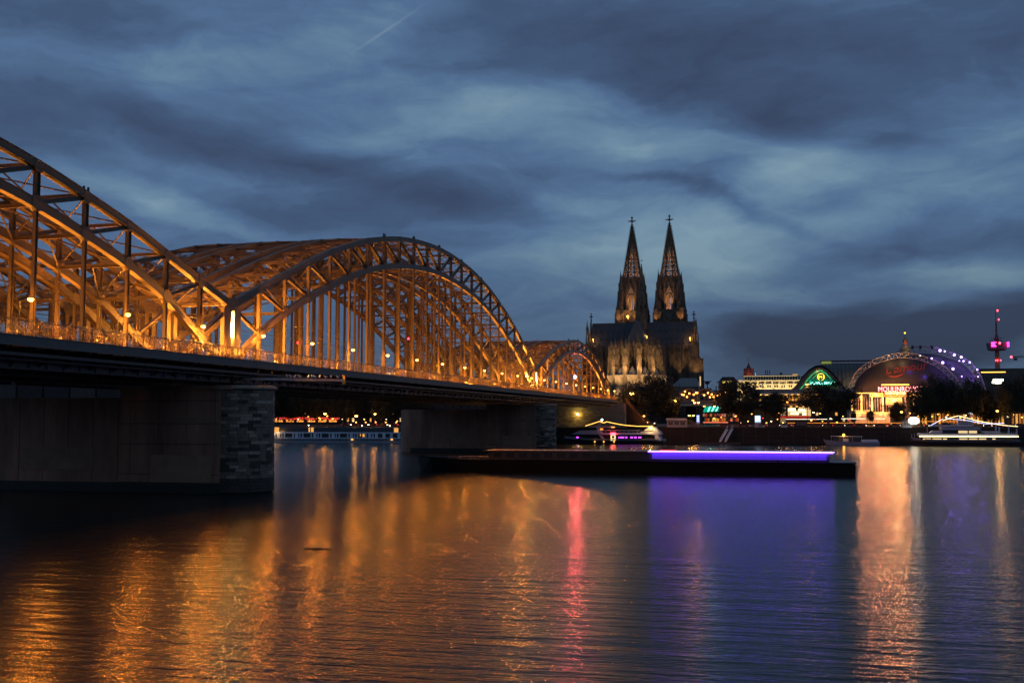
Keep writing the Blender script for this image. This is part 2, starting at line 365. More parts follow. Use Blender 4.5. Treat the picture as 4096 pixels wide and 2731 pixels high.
    st = MB(); st.box(xo - .9, xo - .72, y0, y0 + L, DK - 1.75, DK - 1.45); st.box(xo - 1.9, xo - 1.8, y0, y0 + L, DK - 2.1, DK - 1.9); st.build('service_pipe', 'steel_dark', root)
    npst = int(L / 1.9)
    for i in range(npst):
        y = y0 + i * L / npst
        pp = MB(); pp.box(xo - .12, xo - .06, y - .03, y + .03, DK, DK + 1.28); pp.build('railing_post', 'steel', root)
    rl = MB(); rl.box(xo - .14, xo - .04, y0, y0 + L, DK + 1.28, DK + 1.34); rl.box(xo - .11, xo - .07, y0, y0 + L, DK + .12, DK + .17); rl.build('handrail', 'steel', root)
    bars = MB()
    for i in range(int(L / .17)): y = y0 + i * .17; bars.box(xo - .10, xo - .08, y, y + .02, DK + .17, DK + 1.28)
    bars.build('railing_bars', 'steel', root, kind='stuff')
    # the fence full of love locks between footway and tracks
    xf = XB + 1.0; rnd = random.Random(int(L))
    fe = MB()
    for i in range(int(L / 2)): fe.box(xf - .04, xf + .04, y0 + i * 2 + .3, y0 + i * 2 + .35, DK, DK + 1.75)
    fe.box(xf - .03, xf + .03, y0, y0 + L, DK + 1.72, DK + 1.78); fe.box(xf - .03, xf + .03, y0, y0 + L, DK + .1, DK + .15); fe.build('lock_fence', 'steel', root)
    lk = MB()
    for i in range(int(L * 62)):
        y = y0 + rnd.random() * L
        if rnd.random() > .35 + .65 * (.5 + .5 * math.sin(y * .9) * math.sin(y * .31 + 1)): continue
        z = DK + .15 + rnd.random() ** .8 * 1.5; s_ = .035 + rnd.random() * .05; a = rnd.uniform(-.8, .8); t = rnd.uniform(-.5, .5)
        ca, sa = math.cos(a) * s_, math.sin(a) * s_; x = xf + .05 + rnd.random() * .08
        lk.quad((x + sa, y - ca, z - s_ + t * .05), (x - sa, y + ca, z - s_), (x - sa + t * s_, y + ca, z + s_), (x + sa + t * s_, y - ca, z + s_))
    lk.build('padlocks', 'brass', root, kind='stuff')
    # narrow uplights at the foot of the hangers
    for k in range(1, n):
        if L < 120 and y0 < 50 and k < 6: continue
        lamp('hanger_uplight', root, (XB - .95, yk[k] + 1.3, DK + .2), 21000 if k % 2 else 11000, ORANGE, .15, spot=46, aim=(XB - .25, yk[k] - .4, max(zl[k], DK + 4)))
        if k % 3 == 1: lamp('chord_uplight', root, (XB - 7.6, yk[k] + 1.5, DK + .2), 14000, ORANGE, .15, spot=60, aim=(XB - 8.4, yk[k], zu[k]))
    # floodlights standing between the trusses
    fl = MB()
    for (k, j, pw) in lights:
        x = XB + (PL[j * 2] + PL[j * 2 + 1]) / 2; y = y0 + (k + .5) * p
        for dx in (-2.6, 2.6):
            fl.box(x + dx - .2, x + dx + .2, y - .2, y + .2, DK - .5, DK - .1)
        lamp('floodlight', root, (x + 2.6, y, DK + .6), pw, ORANGE, .3)
        if j == 0 and k % 4 == 0: lamp('floodlight', root, (x - 2.8, y, DK + .6), pw * .8, ORANGE, .3)
    fl.build('floodlight_boxes', 'black', root, kind='stuff')
    return root
PW = 4300
zu2 = [23.5, 26.4, 29.2, 32.1, 34.7, 36.9, 38.9, 40.4, 41.6, 42.4, 42.9, 43.1]
zl2 = [15.6, 20.2, 23.8, 26.8, 29.4, 31.8, 33.9, 35.5, 36.7, 37.5, 38.0, 38.2]
zu1 = [23.4, 25.5, 27.7, 29.8, 31.5, 33.0, 34.1, 34.8, 35.0]
zl1 = [15.6, 18.9, 22.8, 25.5, 27.5, 29.2, 30.4, 31.1, 31.4]
zu3 = [22.6, 24.7, 27.1, 29.2, 30.9, 32.3, 33.4, 34.1, 34.4]
zl3 = [15.2, 18.9, 22.0, 24.9, 27.0, 28.8, 30.1, 30.8, 31.0]
lt = [(k, 0, PW) for k in range(1, 22, 3)] + [(k, j, PW * 1.1) for j in (1, 2) for k in range(1, 22, 5)]
ls = [(k, 0, PW) for k in range(0, 16, 3)] + [(k, j, PW * 1.1) for j in (1, 2) for k in range(1, 16, 5)]
span('nearest steel arch span, cut off by the left edge, lit orange from inside', Y0, 118.88, 16, zu1, zl1, [l for l in ls if l[0] >= 5])
span('large middle steel arch span standing between the two stone river piers', Y1, 167.75, 22, zu2, zl2, lt)
span('small far steel arch span ending in front of the cathedral', Y2, 122.56, 16, zu3, zl3, ls)
# ---- river piers
M['lime'] = mat('lime_streak', (.34, .24, .17), .9, 0, .3, 4, .1)
def pier(yc, label, col):
    rnd0 = random.Random(int(yc) + 5)
    root = thing('bridge_pier', label, 'pier', (-68, yc, 0))
    r = 4.4
    b_ = MB(); b_.box(-82, -68, yc - r, yc + r, -2, 12.6); b_.box(-82.0, -66.5, yc - r - .25, yc + r + .25, 12.6, 13.1)
    b_.build('pier_body', 'concrete', root)
    b_ = MB(); b_.box(-104, -82.003, yc - r + .35, yc + r - .35, -2, 11.7); b_.lathe((-104, yc, 0), [(r - .36, -2), (r - .36, 11.69)], 20); b_.build('pier_body', 'concrete', root, label='lower pier body with lime runs below its top')
    s_ = MB(); s_.box(-96.5, -86, yc - r + .28, yc - r + .352, 2.6, 5.4); s_.build('render_patch', 'concrete_l', root)
    s_ = MB(); s_.box(-74.3, -69.6, yc - r - .05, yc - r + .002, 8.6, 9.3); s_.box(-77.6, -69.2, yc - r - .04, yc - r + .002, 1.2, 4.6); s_.build('render_patch', 'concrete_l', root)
    for i in range(4): x = -80.5 + i * 3.9; MB().box(x, x + .035, yc - r - .02, yc - r + .002, 2.3, 12.5).build('panel_joint', 'joint', root)
    for i in range(6): x = -100.5 + i * 3.6; MB().box(x, x + .04, yc - r + .33, yc - r + .352, 1.3, 11.6).build('panel_joint', 'joint', root)
    tb = MB(); tb.box(-82, -68, yc - r - .05, yc - r + .002, -1, 1.25 + .0); tb.box(-104, -82.01, yc - r + .30, yc - r + .352, -1, 1.15); tb.build('tide_band', 'algae', root)
    for i in range(26):
        x = -103.4 + rnd0.random() * 21; h_ = .4 + rnd0.random() ** 2 * 2.6; MB().box(x, x + .05 + rnd0.random() * .16, yc - r + .335, yc - r + .352, 11.68 - h_, 11.69).build('lime_run', 'lime', root)
    for i, z in enumerate((2.2, 5.9, 8.4, 11.2)): MB().box(-82, -68.2, yc - r - .03, yc - r + .002, z, z + .07).build('string_course', 'joint', root)
    c_ = MB(); c_.lathe((-68, yc, 0), [(r - .12, -2), (r - .12, 12.6)], 32); c_.build('nose_core', 'joint', root)
    c_ = MB(); c_.lathe((-68, yc, 0), [(r + .05, 12.62), (r + .32, 12.72), (r + .32, 13.0), (r + .1, 13.12)], 32); c_.build('coping', 'stone_c', root)
    rnd = random.Random(int(yc)); hc_ = .415; nc = 30; per = 10
    var = {}
    arc = math.radians(172)
    stuff = MB()
    for c in range(nc):
        z = .12 + c * hc_; shift = (.5 if c % 2 else 0) + rnd.uniform(-.12, .12)
        flare = .12 * max(0, 1 - c / 9)
        edges = [-math.pi / 2]
        a = -math.pi / 2 + arc / per * (.5 + .5 * (shift + .2))
        while a < math.radians(78): edges.append(a); a += arc / per * rnd.uniform(.75, 1.25)
        edges.append(math.radians(88))
        for a0, a1 in zip(edges, edges[1:]):
            pr = rnd.uniform(-.03, .06) + flare; m2 = MB(); k = 3; g_ = .006
            vi = []
            for rr in (r - .14, r + pr):
                for zz in (.012, hc_ - .015):
                    for i in range(k + 1):
                        t = a0 + g_ + (a1 - a0 - 2 * g_) * i / k; vi.append((-68 + rr * math.cos(t), yc + rr * math.sin(t), z + zz))
            q = k + 1; fs = []
            for i in range(k):
                fs += [(2 * q + i, 2 * q + i + 1, 3 * q + i + 1, 3 * q + i), (i + 1, i, q + i, q + i + 1), (q + i, q + i + 1, 3 * q + i + 1, 3 * q + i)[::-1], (i, i + 1, 2 * q + i + 1, 2 * q + i)]
            fs += [(0, 2 * q, 3 * q, q), (k, q + k, 3 * q + k, 2 * q + k)]
            if a0 < math.radians(35):
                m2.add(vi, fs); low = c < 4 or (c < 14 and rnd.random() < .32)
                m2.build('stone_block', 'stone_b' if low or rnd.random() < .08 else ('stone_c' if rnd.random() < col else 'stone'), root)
            else: stuff.add(vi, fs)
    stuff.build('stone_blocks_behind', 'stone', root, kind='stuff')
    return root
pier(Y1 + .2, 'near river pier with rounded rough stone end, left of the open water', .24)
pier(Y2 + .2, 'far river pier with rounded stone end, below the joint of middle and far arches', .2)
# pylon cabinets and floods at the joints
glow('flood_hot', (1, .48, .10), 900)
OUT = 12000
def pylon(yc, label, pw, s=1.0):
    root = thing('pylon_floodlights', label, 'floodlights', (XB, yc, DK))
    b_ = MB()
    for dy in (-1.6, 1.6): b_.box(XB - .2, XB + .32, yc + dy - .5, yc + dy + .5, DK - 2.4, DK + 6.6)
    b_.box(XB - .3, XB + .2, yc - 1.1, yc + 1.1, DK + 6.4, DK + 7.2); b_.box(XB - .25, XB - .15, yc - 1.1, yc + 1.1, DK + 3, DK + 6.4); b_.build('pylon_frame', 'steel', root)
    e_ = MB(); e_.box(XB - .1, XB + .05, yc - .95, yc - .15, DK + 3.1, DK + 6.1); e_.box(XB - .1, XB + .02, yc + .05, yc + .95, DK + 3.1, DK + 4.9); e_.build('light_panel', 'flood_hot', root)
    h_ = MB(); h_.box(XB + .06, XB + .12, yc - 1.1, yc - .1, DK + 4.5, DK + 4.62); h_.box(XB + .06, XB + .12, yc + .2, yc + 1.1, DK + 4.5, DK + 4.62); h_.build('bracket_bar', 'black', root)
    b2_ = MB(); b2_.box(XB + .3, XB + .5, yc - 1.9, yc + 2.4, DK + .6, DK + .7)
    for dy in (-1.5, 2.3): b2_.lathe((XB + .5, yc + dy, DK + .7), [(.12, 0), (.22, .15), (.18, .35)], 8)
    b2_.build('lamp_bar', 'black', root)
    for dy in (-2.4, 2.4): lamp('uplight', root, (XB + .9, yc + dy, DK + 1.2), pw * .12, ORANGE, .1)
    for dy in (-1, 1): lamp('outrigger_flood', root, (XB + 3.0, yc + dy * 2.4, DK + 1.5), OUT, ORANGE, .12, spot=75, aim=(XB + .3, yc + dy * 26, DK + 14)); lamp('outrigger_flood', root, (XB + 3.0, yc + dy * 3, DK + 1.5), OUT * 2.2, ORANGE, .12, spot=40, aim=(XB + .3, yc + dy * 60, DK + 24))
    for dy in (-4.5, 4.5): lamp('flood', root, (XB - 3, yc + dy, DK + 4), pw, ORANGE, .4)
    return root
glow('flood_hot', (1, .48, .10), 900)
pylon(Y1, 'glowing floodlight cabinet where the near and middle arches meet', 6000)
pylon(Y2, 'glowing floodlight cabinet where the middle and far arches meet', 4500)
# ---- footway lamps, 15.2 m apart
lampL = thing('footway_lamp', 'tmp', 'street lamp', (0, 0, 0), 'footway lamps along the bridge')
MB().tube((0, 0, 0), (0, 0, 3.55), .06, 6).tube((0, 0, 3.5), (1.1, 0, 3.75), .035, 5).build('pole', 'black', lampL)
h_ = MB(); h_.lathe((1.15, 0, 3.66), [(.05, .2), (.26, .16), (.29, .07)], 10); h_.build('lamp_hood', 'black', lampL)
h_ = MB(); h_.lathe((1.15, 0, 3.46), [(.1, -.06), (.27, .04), (.28, .2), (.14, .26)], 10); h_.build('lamp_glass', 'sodium', lampL)
l_ = lamp('lamp_light', lampL, (1.2, 0, 3.38), 1500, ORANGE, .15)
l_ = lamp('river_side_beam', lampL, (1.4, 0, 3.44), 5000, (1, .27, .018), .5, spot=165, aim=(8, 0, -.5), blend=1)
desc = ['beside the near arch, nearest the left edge', 'beside the near arch, second from the left edge', 'beside the near arch, just before the near pier', 'first one right of the near pier',
 'second one right of the near pier', 'third one right of the near pier', 'beside the middle arch, fourth right of the near pier', 'beside the middle arch, fifth right of the near pier',
 'beside the middle arch, just left of its midpoint hangers', 'beside the middle arch, fifth before the far pier', 'beside the middle arch, fourth before the far pier', 'beside the middle arch, third before the far pier',
 'beside the middle arch, second before the far pier', 'standing over the far pier', 'first one beside the far arch', 'second one beside the far arch', 'third one beside the far arch', 'fourth one beside the far arch',
 'fifth one beside the far arch', 'sixth one beside the far arch', 'seventh one beside the far arch', 'eighth one at the west end of the far arch', 'last one past the far end of the bridge']
for i in range(23):
    y = 86.1 + i * 15.17; lb = 'orange footway lamp on the bridge, ' + desc[i]
    if i == 0: lampL.location = (-69.1, y, DK); lampL['label'] = lb
    else: dup(lampL, (-69.1, y, DK), 0, lb)
# two beams swung out below the deck, with gulls on them
def gull_mesh():
    g = thing('seagull', 'tmp', 'seagull', (0, 0, 0), 'gulls resting on the beams under the bridge')
    b_ = MB(); pr = [(-.20, .02, .03), (-.10, .07, .07), (.0, .09, .10), (.10, .075, .09), (.17, .045, .05), (.22, .02, .02)]
    n_ = 8; vs = []
    for (x, ry, rz_) in pr:
        for i in range(n_): a = i * 2 * math.pi / n_; vs.append((x, ry * math.cos(a), .19 + rz_ * math.sin(a) + (.03 if x > .1 else 0)))
    b_.add(vs, [(j * n_ + i, j * n_ + (i + 1) % n_, (j + 1) * n_ + (i + 1) % n_, (j + 1) * n_ + i) for j in range(5) for i in range(n_)])
    b_.lathe((.19, 0, .24), [(.02, 0), (.05, .03), (.055, .07), (.035, .11), (.01, .125)], 8); b_.beam((.23, 0, .30), (.30, 0, .28), .02, .025); b_.build('body', 'gull', g)
    w_ = MB(); w_.prism([(-.30, .06, .19), (.08, .10, .20), (.1, .10, .26), (-.1, .07, .28)], (0, .015, 0)); w_.prism([(-.30, -.075, .19), (.08, -.115, .20), (.1, -.115, .26), (-.1, -.085, .28)], (0, .015, 0)); w_.build('wings', 'gull_wing', g)
    MB().tube((.02, .03, 0), (.02, .03, .12), .01, 4).tube((.02, -.03, 0), (.02, -.03, .12), .01, 4).build('legs', 'sodium_leg', g)
    return g
M['sodium_leg'] = mat('gull_leg', (.5, .25, .1), .6)
def gbeam(a, b, label):
    r = thing('navigation_boom', label, 'steel boom', a)
    MB().beam(a, b, .4, .35).build('boom', 'boom_paint', r); MB().cbox((b[0], b[1], b[2] - .5), .35, .35, 1.2).build('end_board', 'sign_yellow', r)
    return r
M['boom_paint'] = mat('boom_paint', (.42, .30, .26), .6); M['sign_yellow'] = mat('sign_yellow', (.5, .3, .05), .6)
zb = P(1375, 1521, Y=137).z; bA = P(985, 1508, Z=zb) if False else None
a_ = P(950, 1513, Y=127.2); a_.z = zb; b_p = P(1375, 1521, Y=137); a_.x = P(950, 1513, Y=127.2).x
gbeam(a_, b_p, 'horizontal steel boom reaching out over the water right of the near pier')
g0 = gull_mesh(); gx = [1148, 1163, 1178, 1200, 1233, 1247, 1260, 1278, 1303, 1323, 1352]
for i, x in enumerate(gx):
    t = (x - 950) / (1375 - 950); t = t * (a_ .y) / (b_p.y + t * (a_.y - b_p.y)) if False else t
    # solve along the boom for the sight line
    lo, hi = 0, 1
    for _ in range(30):
        m_ = (lo + hi) / 2; q = a_.lerp(b_p, m_)
        pxq = 2048 + F * (q.x * cy + q.y * sy) / ((-q.x * sy + q.y * cy) * cp + (q.z - CH) * sp)
        if pxq < x: lo = m_
        else: hi = m_
    q = a_.lerp(b_p, lo); q.z += .175
    lb = 'white gull on the boom near the pier, number %s from the left end' % ['one', 'two', 'three', 'four', 'five', 'six', 'seven', 'eight', 'nine', 'ten', 'eleven'][i]
    rz = random.uniform(-2.2, .3)
    if i == 0: g0.location = q; g0.rotation_euler[2] = rz; g0['label'] = lb; g0.scale = (1.35,) * 3
    else: dup(g0, q, rz, lb, 1.35)
# tram signal lamps on the tracks
def signal(px, py, X, m_, label, pw, r=.22):
    q = P(px, py, X=X); s_ = thing('railway_signal', label, 'signal', (q.x, q.y, DK - .6))
    MB().tube((q.x, q.y, DK - .6), (q.x, q.y, q.z + .6), .07, 6).build('mast', 'black', s_)
    b_ = MB(); b_.box(q.x - .12, q.x + .1, q.y - .45, q.y + .4, q.z - .7, q.z + .7); b_.box(q.x - .1, q.x + .3, q.y - .3, q.y + .3, q.z + .24, q.z + .3); b_.build('signal_board', 'black', s_)
    MB().lathe((q.x + .05, q.y - .48, q.z - r), [(r * .5, 0), (r, r * .6), (r, r * 1.4), (r * .5, r * 2)], 10).build('signal_light', m_, s_)
    if pw: lamp('signal_glow', s_, (q.x + .9, q.y - 1.5, q.z), pw, (1, .12, .13), .4, spot=(150 if pw > 999 else None), aim=(q.x + 30, q.y - 70, q.z - 10))
glow('red_hot', (1, .10, .16), 160); glow('red_soft', (1, .02, .04), 12)
signal(2300, 1507, -74, 'red_hot', 'bright red railway signal glowing inside the far arch', 8000, .5)
signal(1636, 1355, -80, 'red_soft', 'red railway signal high among the middle arch hangers', 30)
signal(1197, 1372, -82, 'red_soft', 'red railway signal behind the first hangers of the middle arch', 30)
signal(1280, 1395, -79, 'red_soft', 'red railway signal low behind the left part of the middle arch', 20)
# ------------------------------------------------------------------ cathedral
M['dom'] = mat('soot_dark_sandstone', (.17, .125, .085), .9, 0, .5, .7, .5, stretch=(1, 1, .3), dirt=(.022, .017, .013))
M['dom_roof'] = mat('lead_roof', (.055, .05, .052), .6, 0, .25, .7, .1, stretch=(1, 1, .15))
M['dom_glass'] = mat('dark_leaded_glass', (.015, .015, .02), .4, 0, .4, 2, .1)
M['dom_pale'] = mat('pale_sandstone', (.24, .19, .14), .85, 0, .3, .5, .3)  # chapel stone, paler than the main cathedral stone
M['dom_roof_l'] = mat('zinc_roof', (.17, .15, .14), .6, 0, .15, .8, .05)
M['dom_lit'] = mat('lit_window_stone', (.36, .27, .19), .9, 0, .35, .8, .3)  # paler copy of the cathedral stone, uplighting put into its colour
M['gold'] = mat('gilding', (.8, .5, .12), .3, 1, .1, 3, 0)
DOMK = 4.6
CX, CZ = -118.0, 17.0
dom = thing('cathedral', 'dark gothic cathedral with two openwork spires and floodlit choir buttresses', 'cathedral', (CX, 868, CZ))
def pinnacle(mb, x, y, z0, z1, r, n=4, cr=5):
    h = z1 - z0
    mb.lathe((x, y, z0), [(r, 0), (r, h * .38), (r * 1.25, h * .4), (r * 1.25, h * .43), (r * .78, h * .45), (r * .1, h * .96), (r * .22, h * .97), (r * .05, h)], n, math.pi / 4)
    for k in range(cr):
        t = .5 + .4 * k / cr; rr = r * .8 * (1 - (t - .45) / .52)
        for i in range(4):
            a = i * math.pi / 2 + math.pi / 4; mb.cbox((x + rr * math.cos(a), y + rr * math.sin(a), z0 + h * t), r * .3, r * .3, r * .25, a)
    for i in range(4):                                       # gablets
        a = i * math.pi / 2; dx, dy = math.cos(a), math.sin(a); w = r * .62; z = z0 + h * .36
        mb.prism([(x + dx * r * .74 - dy * w, y + dy * r * .74 + dx * w, z), (x + dx * r * .74 + dy * w, y + dy * r * .74 - dx * w, z), (x + dx * r * .74, y + dy * r * .74, z + h * .16)], (dx * r * .14, dy * r * .14, 0))
def lancet(mb, o, ux, w, z0, z1, th, nrm):                   # pointed moulding: o centre at z0, ux direction along wall, nrm outward
    sp_ = z1 - w * .95; pts = [(-w / 2, z0), (-w / 2, sp_)]
    for i in range(1, 6): a = math.radians(i * 10.9); pts.append((-w / 2 + w * (1 - math.cos(a)), sp_ + w * math.sin(a) * 1.08))
    pts = [p for p in pts if p[0] <= 0]; pts = pts + [(0, z1)]; pts += [(-a, b) for a, b in reversed(pts[:-1])]
    W3 = [Vector((o[0] + ux[0] * a, o[1] + ux[1] * a, b)) for a, b in pts]
    for p, q in zip(W3, W3[1:]): mb.beam(p + Vector(nrm) * th * .4, q + Vector(nrm) * th * .4, th, th, side=nrm)
    return W3
def window(parent, o, ux, w, z0, z1, nrm, mull=2, glass='dom_glass', gable=True, stone='dom', gh=1.3):
    f = MB(); W3 = lancet(f, o, ux, w, z0, z1, w * .11, nrm)
    f2 = MB(); lancet(f, (o[0] + nrm[0] * .25, o[1] + nrm[1] * .25), ux, w * 1.32, z0, z1 + w * .22, w * .1, nrm)
    n3 = Vector(nrm)
    for i in range(1, mull + 1):
        a = -w / 2 + w * i / (mull + 1); f.beam(Vector((o[0] + ux[0] * a, o[1] + ux[1] * a, z0)) + n3 * .05, Vector((o[0] + ux[0] * a, o[1] + ux[1] * a, z1 - w * .75)) + n3 * .05, w * .06, w * .06, side=nrm)
    for s in (-1, 1): # tracery
        a = s * w * .22; c_ = Vector((o[0] + ux[0] * a, o[1] + ux[1] * a, z1 - w * .62)); e = Vector((o[0], o[1], z1 - w * .25)); f.beam(c_ + n3 * .06, e + n3 * .06, w * .06, w * .06, side=nrm)
        e2 = Vector((o[0], o[1], z1 - w * .85)); f.beam(c_ + n3 * .06, e2 + n3 * .06, w * .06, w * .06, side=nrm)
    if gable:
        A = Vector((o[0] - ux[0] * w * .78, o[1] - ux[1] * w * .78, z1 - w * .35)); B = Vector((o[0] + ux[0] * w * .78, o[1] + ux[1] * w * .78, z1 - w * .35)); T = Vector((o[0], o[1], z1 + w * gh))
        nn = n3 * .55
        f.beam(A + nn, T + nn, w * .12, w * .12, side=nrm); f.beam(B + nn, T + nn, w * .12, w * .12, side=nrm)
        f.prism([A + nn * .6 + (T - A) * .35, B + nn * .6 + (T - B) * .35, T + nn * .6], n3 * .15)
        f.lathe((T.x + nn.x, T.y + nn.y, T.z - .2), [(w * .05, 0), (w * .05, w * .3), (w * .14, w * .36), (w * .04, w * .46), (.02, w * .6)], 6)
        for k in range(1, 5):
            for E in (A, B): q = E.lerp(T, k / 5) + nn; f.cbox((q.x, q.y, q.z + w * .06), w * .09, w * .09, w * .09)
    ob = f.build('window', stone, parent)
    if glass:
        g_ = MB(); k = len(W3); nn = n3 * -.12; g_.prism([p + nn for p in W3], n3 * -.1); g_.build('pane', glass, ob)
    return ob
def ribs(mb, x0, y0, x1, y1, z0, z1, n, w, d, nrm):
    for i in range(n):
        t = (i + .5) / n; x = x0 + (x1 - x0) * t; y = y0 + (y1 - y0) * t
        mb.beam((x + nrm[0] * d / 2, y + nrm[1] * d / 2, z0), (x + nrm[0] * d / 2, y + nrm[1] * d / 2, z1 - w), w, d, side=(-nrm[1], nrm[0], 0))
        mb.prism([(x + nrm[1] * w * 1.1, y - nrm[0] * w * 1.1, z1 - w), (x - nrm[1] * w * 1.1, y + nrm[0] * w * 1.1, z1 - w), (x, y, z1 + w * 1.6)], (nrm[0] * d, nrm[1] * d, 0))
CARD = [((1, 0, 0), (0, 1)), ((-1, 0, 0), (0, 1)), ((0, 1, 0), (1, 0)), ((0, -1, 0), (1, 0))]
def tower(cx, cy_, flip):
    b = MB(); b.box(cx - 11.4, cx + 11.4, cy_ - 11.4, cy_ + 11.4, CZ, 100)
    for z in (60, 78, 86.5, 90.5, 99.6): b.box(cx - 12, cx + 12, cy_ - 12, cy_ + 12, z, z + .6)
    tw = b.build('tower', 'dom', dom)
    d = MB()
    for sx_ in (-1, 1):
        for sy_ in (-1, 1):
            for dx, dy, w, z in ((11, 11, 4.4, 88), (11.6, 7.2, 2.4, 98), (7.2, 11.6, 2.4, 98), (10.8, 10.8, 3.6, 101)):
                x, y = cx + sx_ * dx, cy_ + sy_ * dy; c_ = MB(); c_.cbox((x, y, CZ), w, w, z - CZ); c_.cbox((x, y, z - .5), w * 1.12, w * 1.12, .5)
                for nrm, _ in CARD: ribs(c_, x + nrm[0] * w / 2 - nrm[1] * w / 2, y + nrm[1] * w / 2 - nrm[0] * w / 2, x + nrm[0] * w / 2 + nrm[1] * w / 2, y + nrm[1] * w / 2 + nrm[0] * w / 2, 80, 87, 2, .3, .25, nrm); ribs(c_, x + nrm[0] * w / 2 - nrm[1] * w / 2, y + nrm[1] * w / 2 - nrm[0] * w / 2, x + nrm[0] * w / 2 + nrm[1] * w / 2, y + nrm[1] * w / 2 + nrm[0] * w / 2, 88.5, 97.5, 2, .3, .25, nrm)
                c_.build('buttress', 'dom', tw)
    for nrm, _ in CARD:
        t = (-nrm[1], nrm[0])
        for a in (-7, 7): ribs(d, cx + nrm[0] * 11.4 + t[0] * (a - 3), cy_ + nrm[1] * 11.4 + t[1] * (a - 3), cx + nrm[0] * 11.4 + t[0] * (a + 3), cy_ + nrm[1] * 11.4 + t[1] * (a + 3), 91, 99, 5, .35, .4, nrm); ribs(d, cx + nrm[0] * 11.4 + t[0] * (a - 3), cy_ + nrm[1] * 11.4 + t[1] * (a - 3), cx + nrm[0] * 11.4 + t[0] * (a + 3), cy_ + nrm[1] * 11.4 + t[1] * (a + 3), 84, 90, 5, .35, .4, nrm)
        g_ = MB(); o = Vector((cx + nrm[0] * 11.9, cy_ + nrm[1] * 11.9, 0)); T3 = Vector((t[0], t[1], 0))
        g_.prism([o - T3 * 3 + Vector((0, 0, 85)), o + T3 * 3 + Vector((0, 0, 85)), o + Vector((0, 0, 96.5))], Vector(nrm) * .5); g_.build('gable', 'dom', tw)
    d.build('blind_tracery', 'dom', tw)
    # octagon storey with tall open windows on the four main sides
    ro = 8.6; hw = ro * math.tan(math.pi / 8)
    oc = MB()
    for i in range(8):
        a = i * math.pi / 4; n3 = Vector((math.cos(a), math.sin(a), 0)); t3 = Vector((-n3.y, n3.x, 0)); c_ = Vector((cx, cy_, 0)) + n3 * ro
        if i % 2 == 0:
            ow = 2.15
            for s in (-1, 1): oc.prism([c_ + t3 * s * hw + Vector((0, 0, 98)), c_ + t3 * s * ow + Vector((0, 0, 98)), c_ + t3 * s * ow + Vector((0, 0, 108.5)), c_ + t3 * s * ow * .55 + Vector((0, 0, 111)), c_ + Vector((0, 0, 112.6)), c_ + Vector((0, 0, 127)), c_ + t3 * s * hw + Vector((0, 0, 127))], n3 * -1.2)
            oc.prism([c_ - t3 * ow + Vector((0, 0, 98)), c_ + t3 * ow + Vector((0, 0, 98)), c_ + t3 * ow + Vector((0, 0, 100.5)), c_ - t3 * ow + Vector((0, 0, 100.5))], n3 * -1.2)
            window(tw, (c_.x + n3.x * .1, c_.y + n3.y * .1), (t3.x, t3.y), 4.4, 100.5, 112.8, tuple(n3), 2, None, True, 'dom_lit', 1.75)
            for s in (-1, 1): q = c_ + t3 * s * (hw + .1) + n3 * .3; oc.beam(q + Vector((0, 0, 98)), q + Vector((0, 0, 121)), .9, .9, side=n3); pinnacle(oc, q.x, q.y, 119, 128, .7, 4, 3)
            ribs(oc, *(c_ - t3 * hw).xy, *(c_ + t3 * hw).xy, 121, 126.5, 6, .3, .4, n3)
        else:
            oc.prism([c_ - t3 * hw + Vector((0, 0, 98)), c_ + t3 * hw + Vector((0, 0, 98)), c_ + t3 * hw + Vector((0, 0, 127)), c_ - t3 * hw + Vector((0, 0, 127))], n3 * -1.2)
    oc.lathe((cx, cy_, 0), [(9.6, 127), (9.9, 127.4), (9.9, 127.8), (9.3, 128)], 8, math.pi / 8); oc.lathe((cx, cy_, 0), [(9.5, 117.5), (9.7, 117.8), (9.7, 118.2), (9.3, 118.4)], 8, math.pi / 8)
    oc.build('octagon_storey', 'dom', tw)
    for i in range(16):
        a = (i + .5) * math.pi / 8; q = MB(); pinnacle(q, cx + 9.3 * math.cos(a), cy_ + 9.3 * math.sin(a), 126.5, 132, .45, 4, 2); q.build('pinnacle', 'dom', tw)
    for sx_ in (-1, 1):
        for sy_ in (-1, 1):
            x, y = cx + sx_ * 8.7, cy_ + sy_ * 8.7; q = MB()
            q.lathe((x, y, 98), [(2.7, 0), (2.7, 3), (2.4, 3.5), (2.4, 11), (2.6, 11.4), (2.1, 12), (2.1, 18), (2.3, 18.4), (1.7, 19), (1.7, 24.5), (1.95, 25), (1.3, 25.6), (.12, 35), (.3, 35.2), (.05, 36)], 8, math.pi / 8)
            for i in range(8):
                a = i * math.pi / 4
                for z0_, z1_, rr in ((101.5, 109, 2.5), (110.5, 116.5, 2.2), (117.5, 123, 1.8)):
                    q.cbox((x + rr * math.cos(a + .39), y + rr * math.sin(a + .39), z0_), .35, .35, z1_ - z0_, a)
            q.build('turret', 'dom', tw)
            for dx, dy, z in ((2.6, -1.2, 109), (-1.2, 2.6, 109), (3.1, 3.1, 106), (.3, 2.5, 118), (2.5, .3, 118)):
                q = MB(); pinnacle(q, x + sx_ * dx, y + sy_ * dy, 98, z, .75, 4, 4); q.build('pinnacle', 'dom', tw)
    # openwork spire
    z0, z1, r0, r1 = 127.5, 172.5, 8.1, .6
    rad = lambda z: r0 + (r1 - r0) * (z - z0) / (z1 - z0)
    zr = [z0 + .8]; st = 4.3
    while zr[-1] + st < z1 - 4: zr.append(zr[-1] + st); st *= .945
    ck = MB()
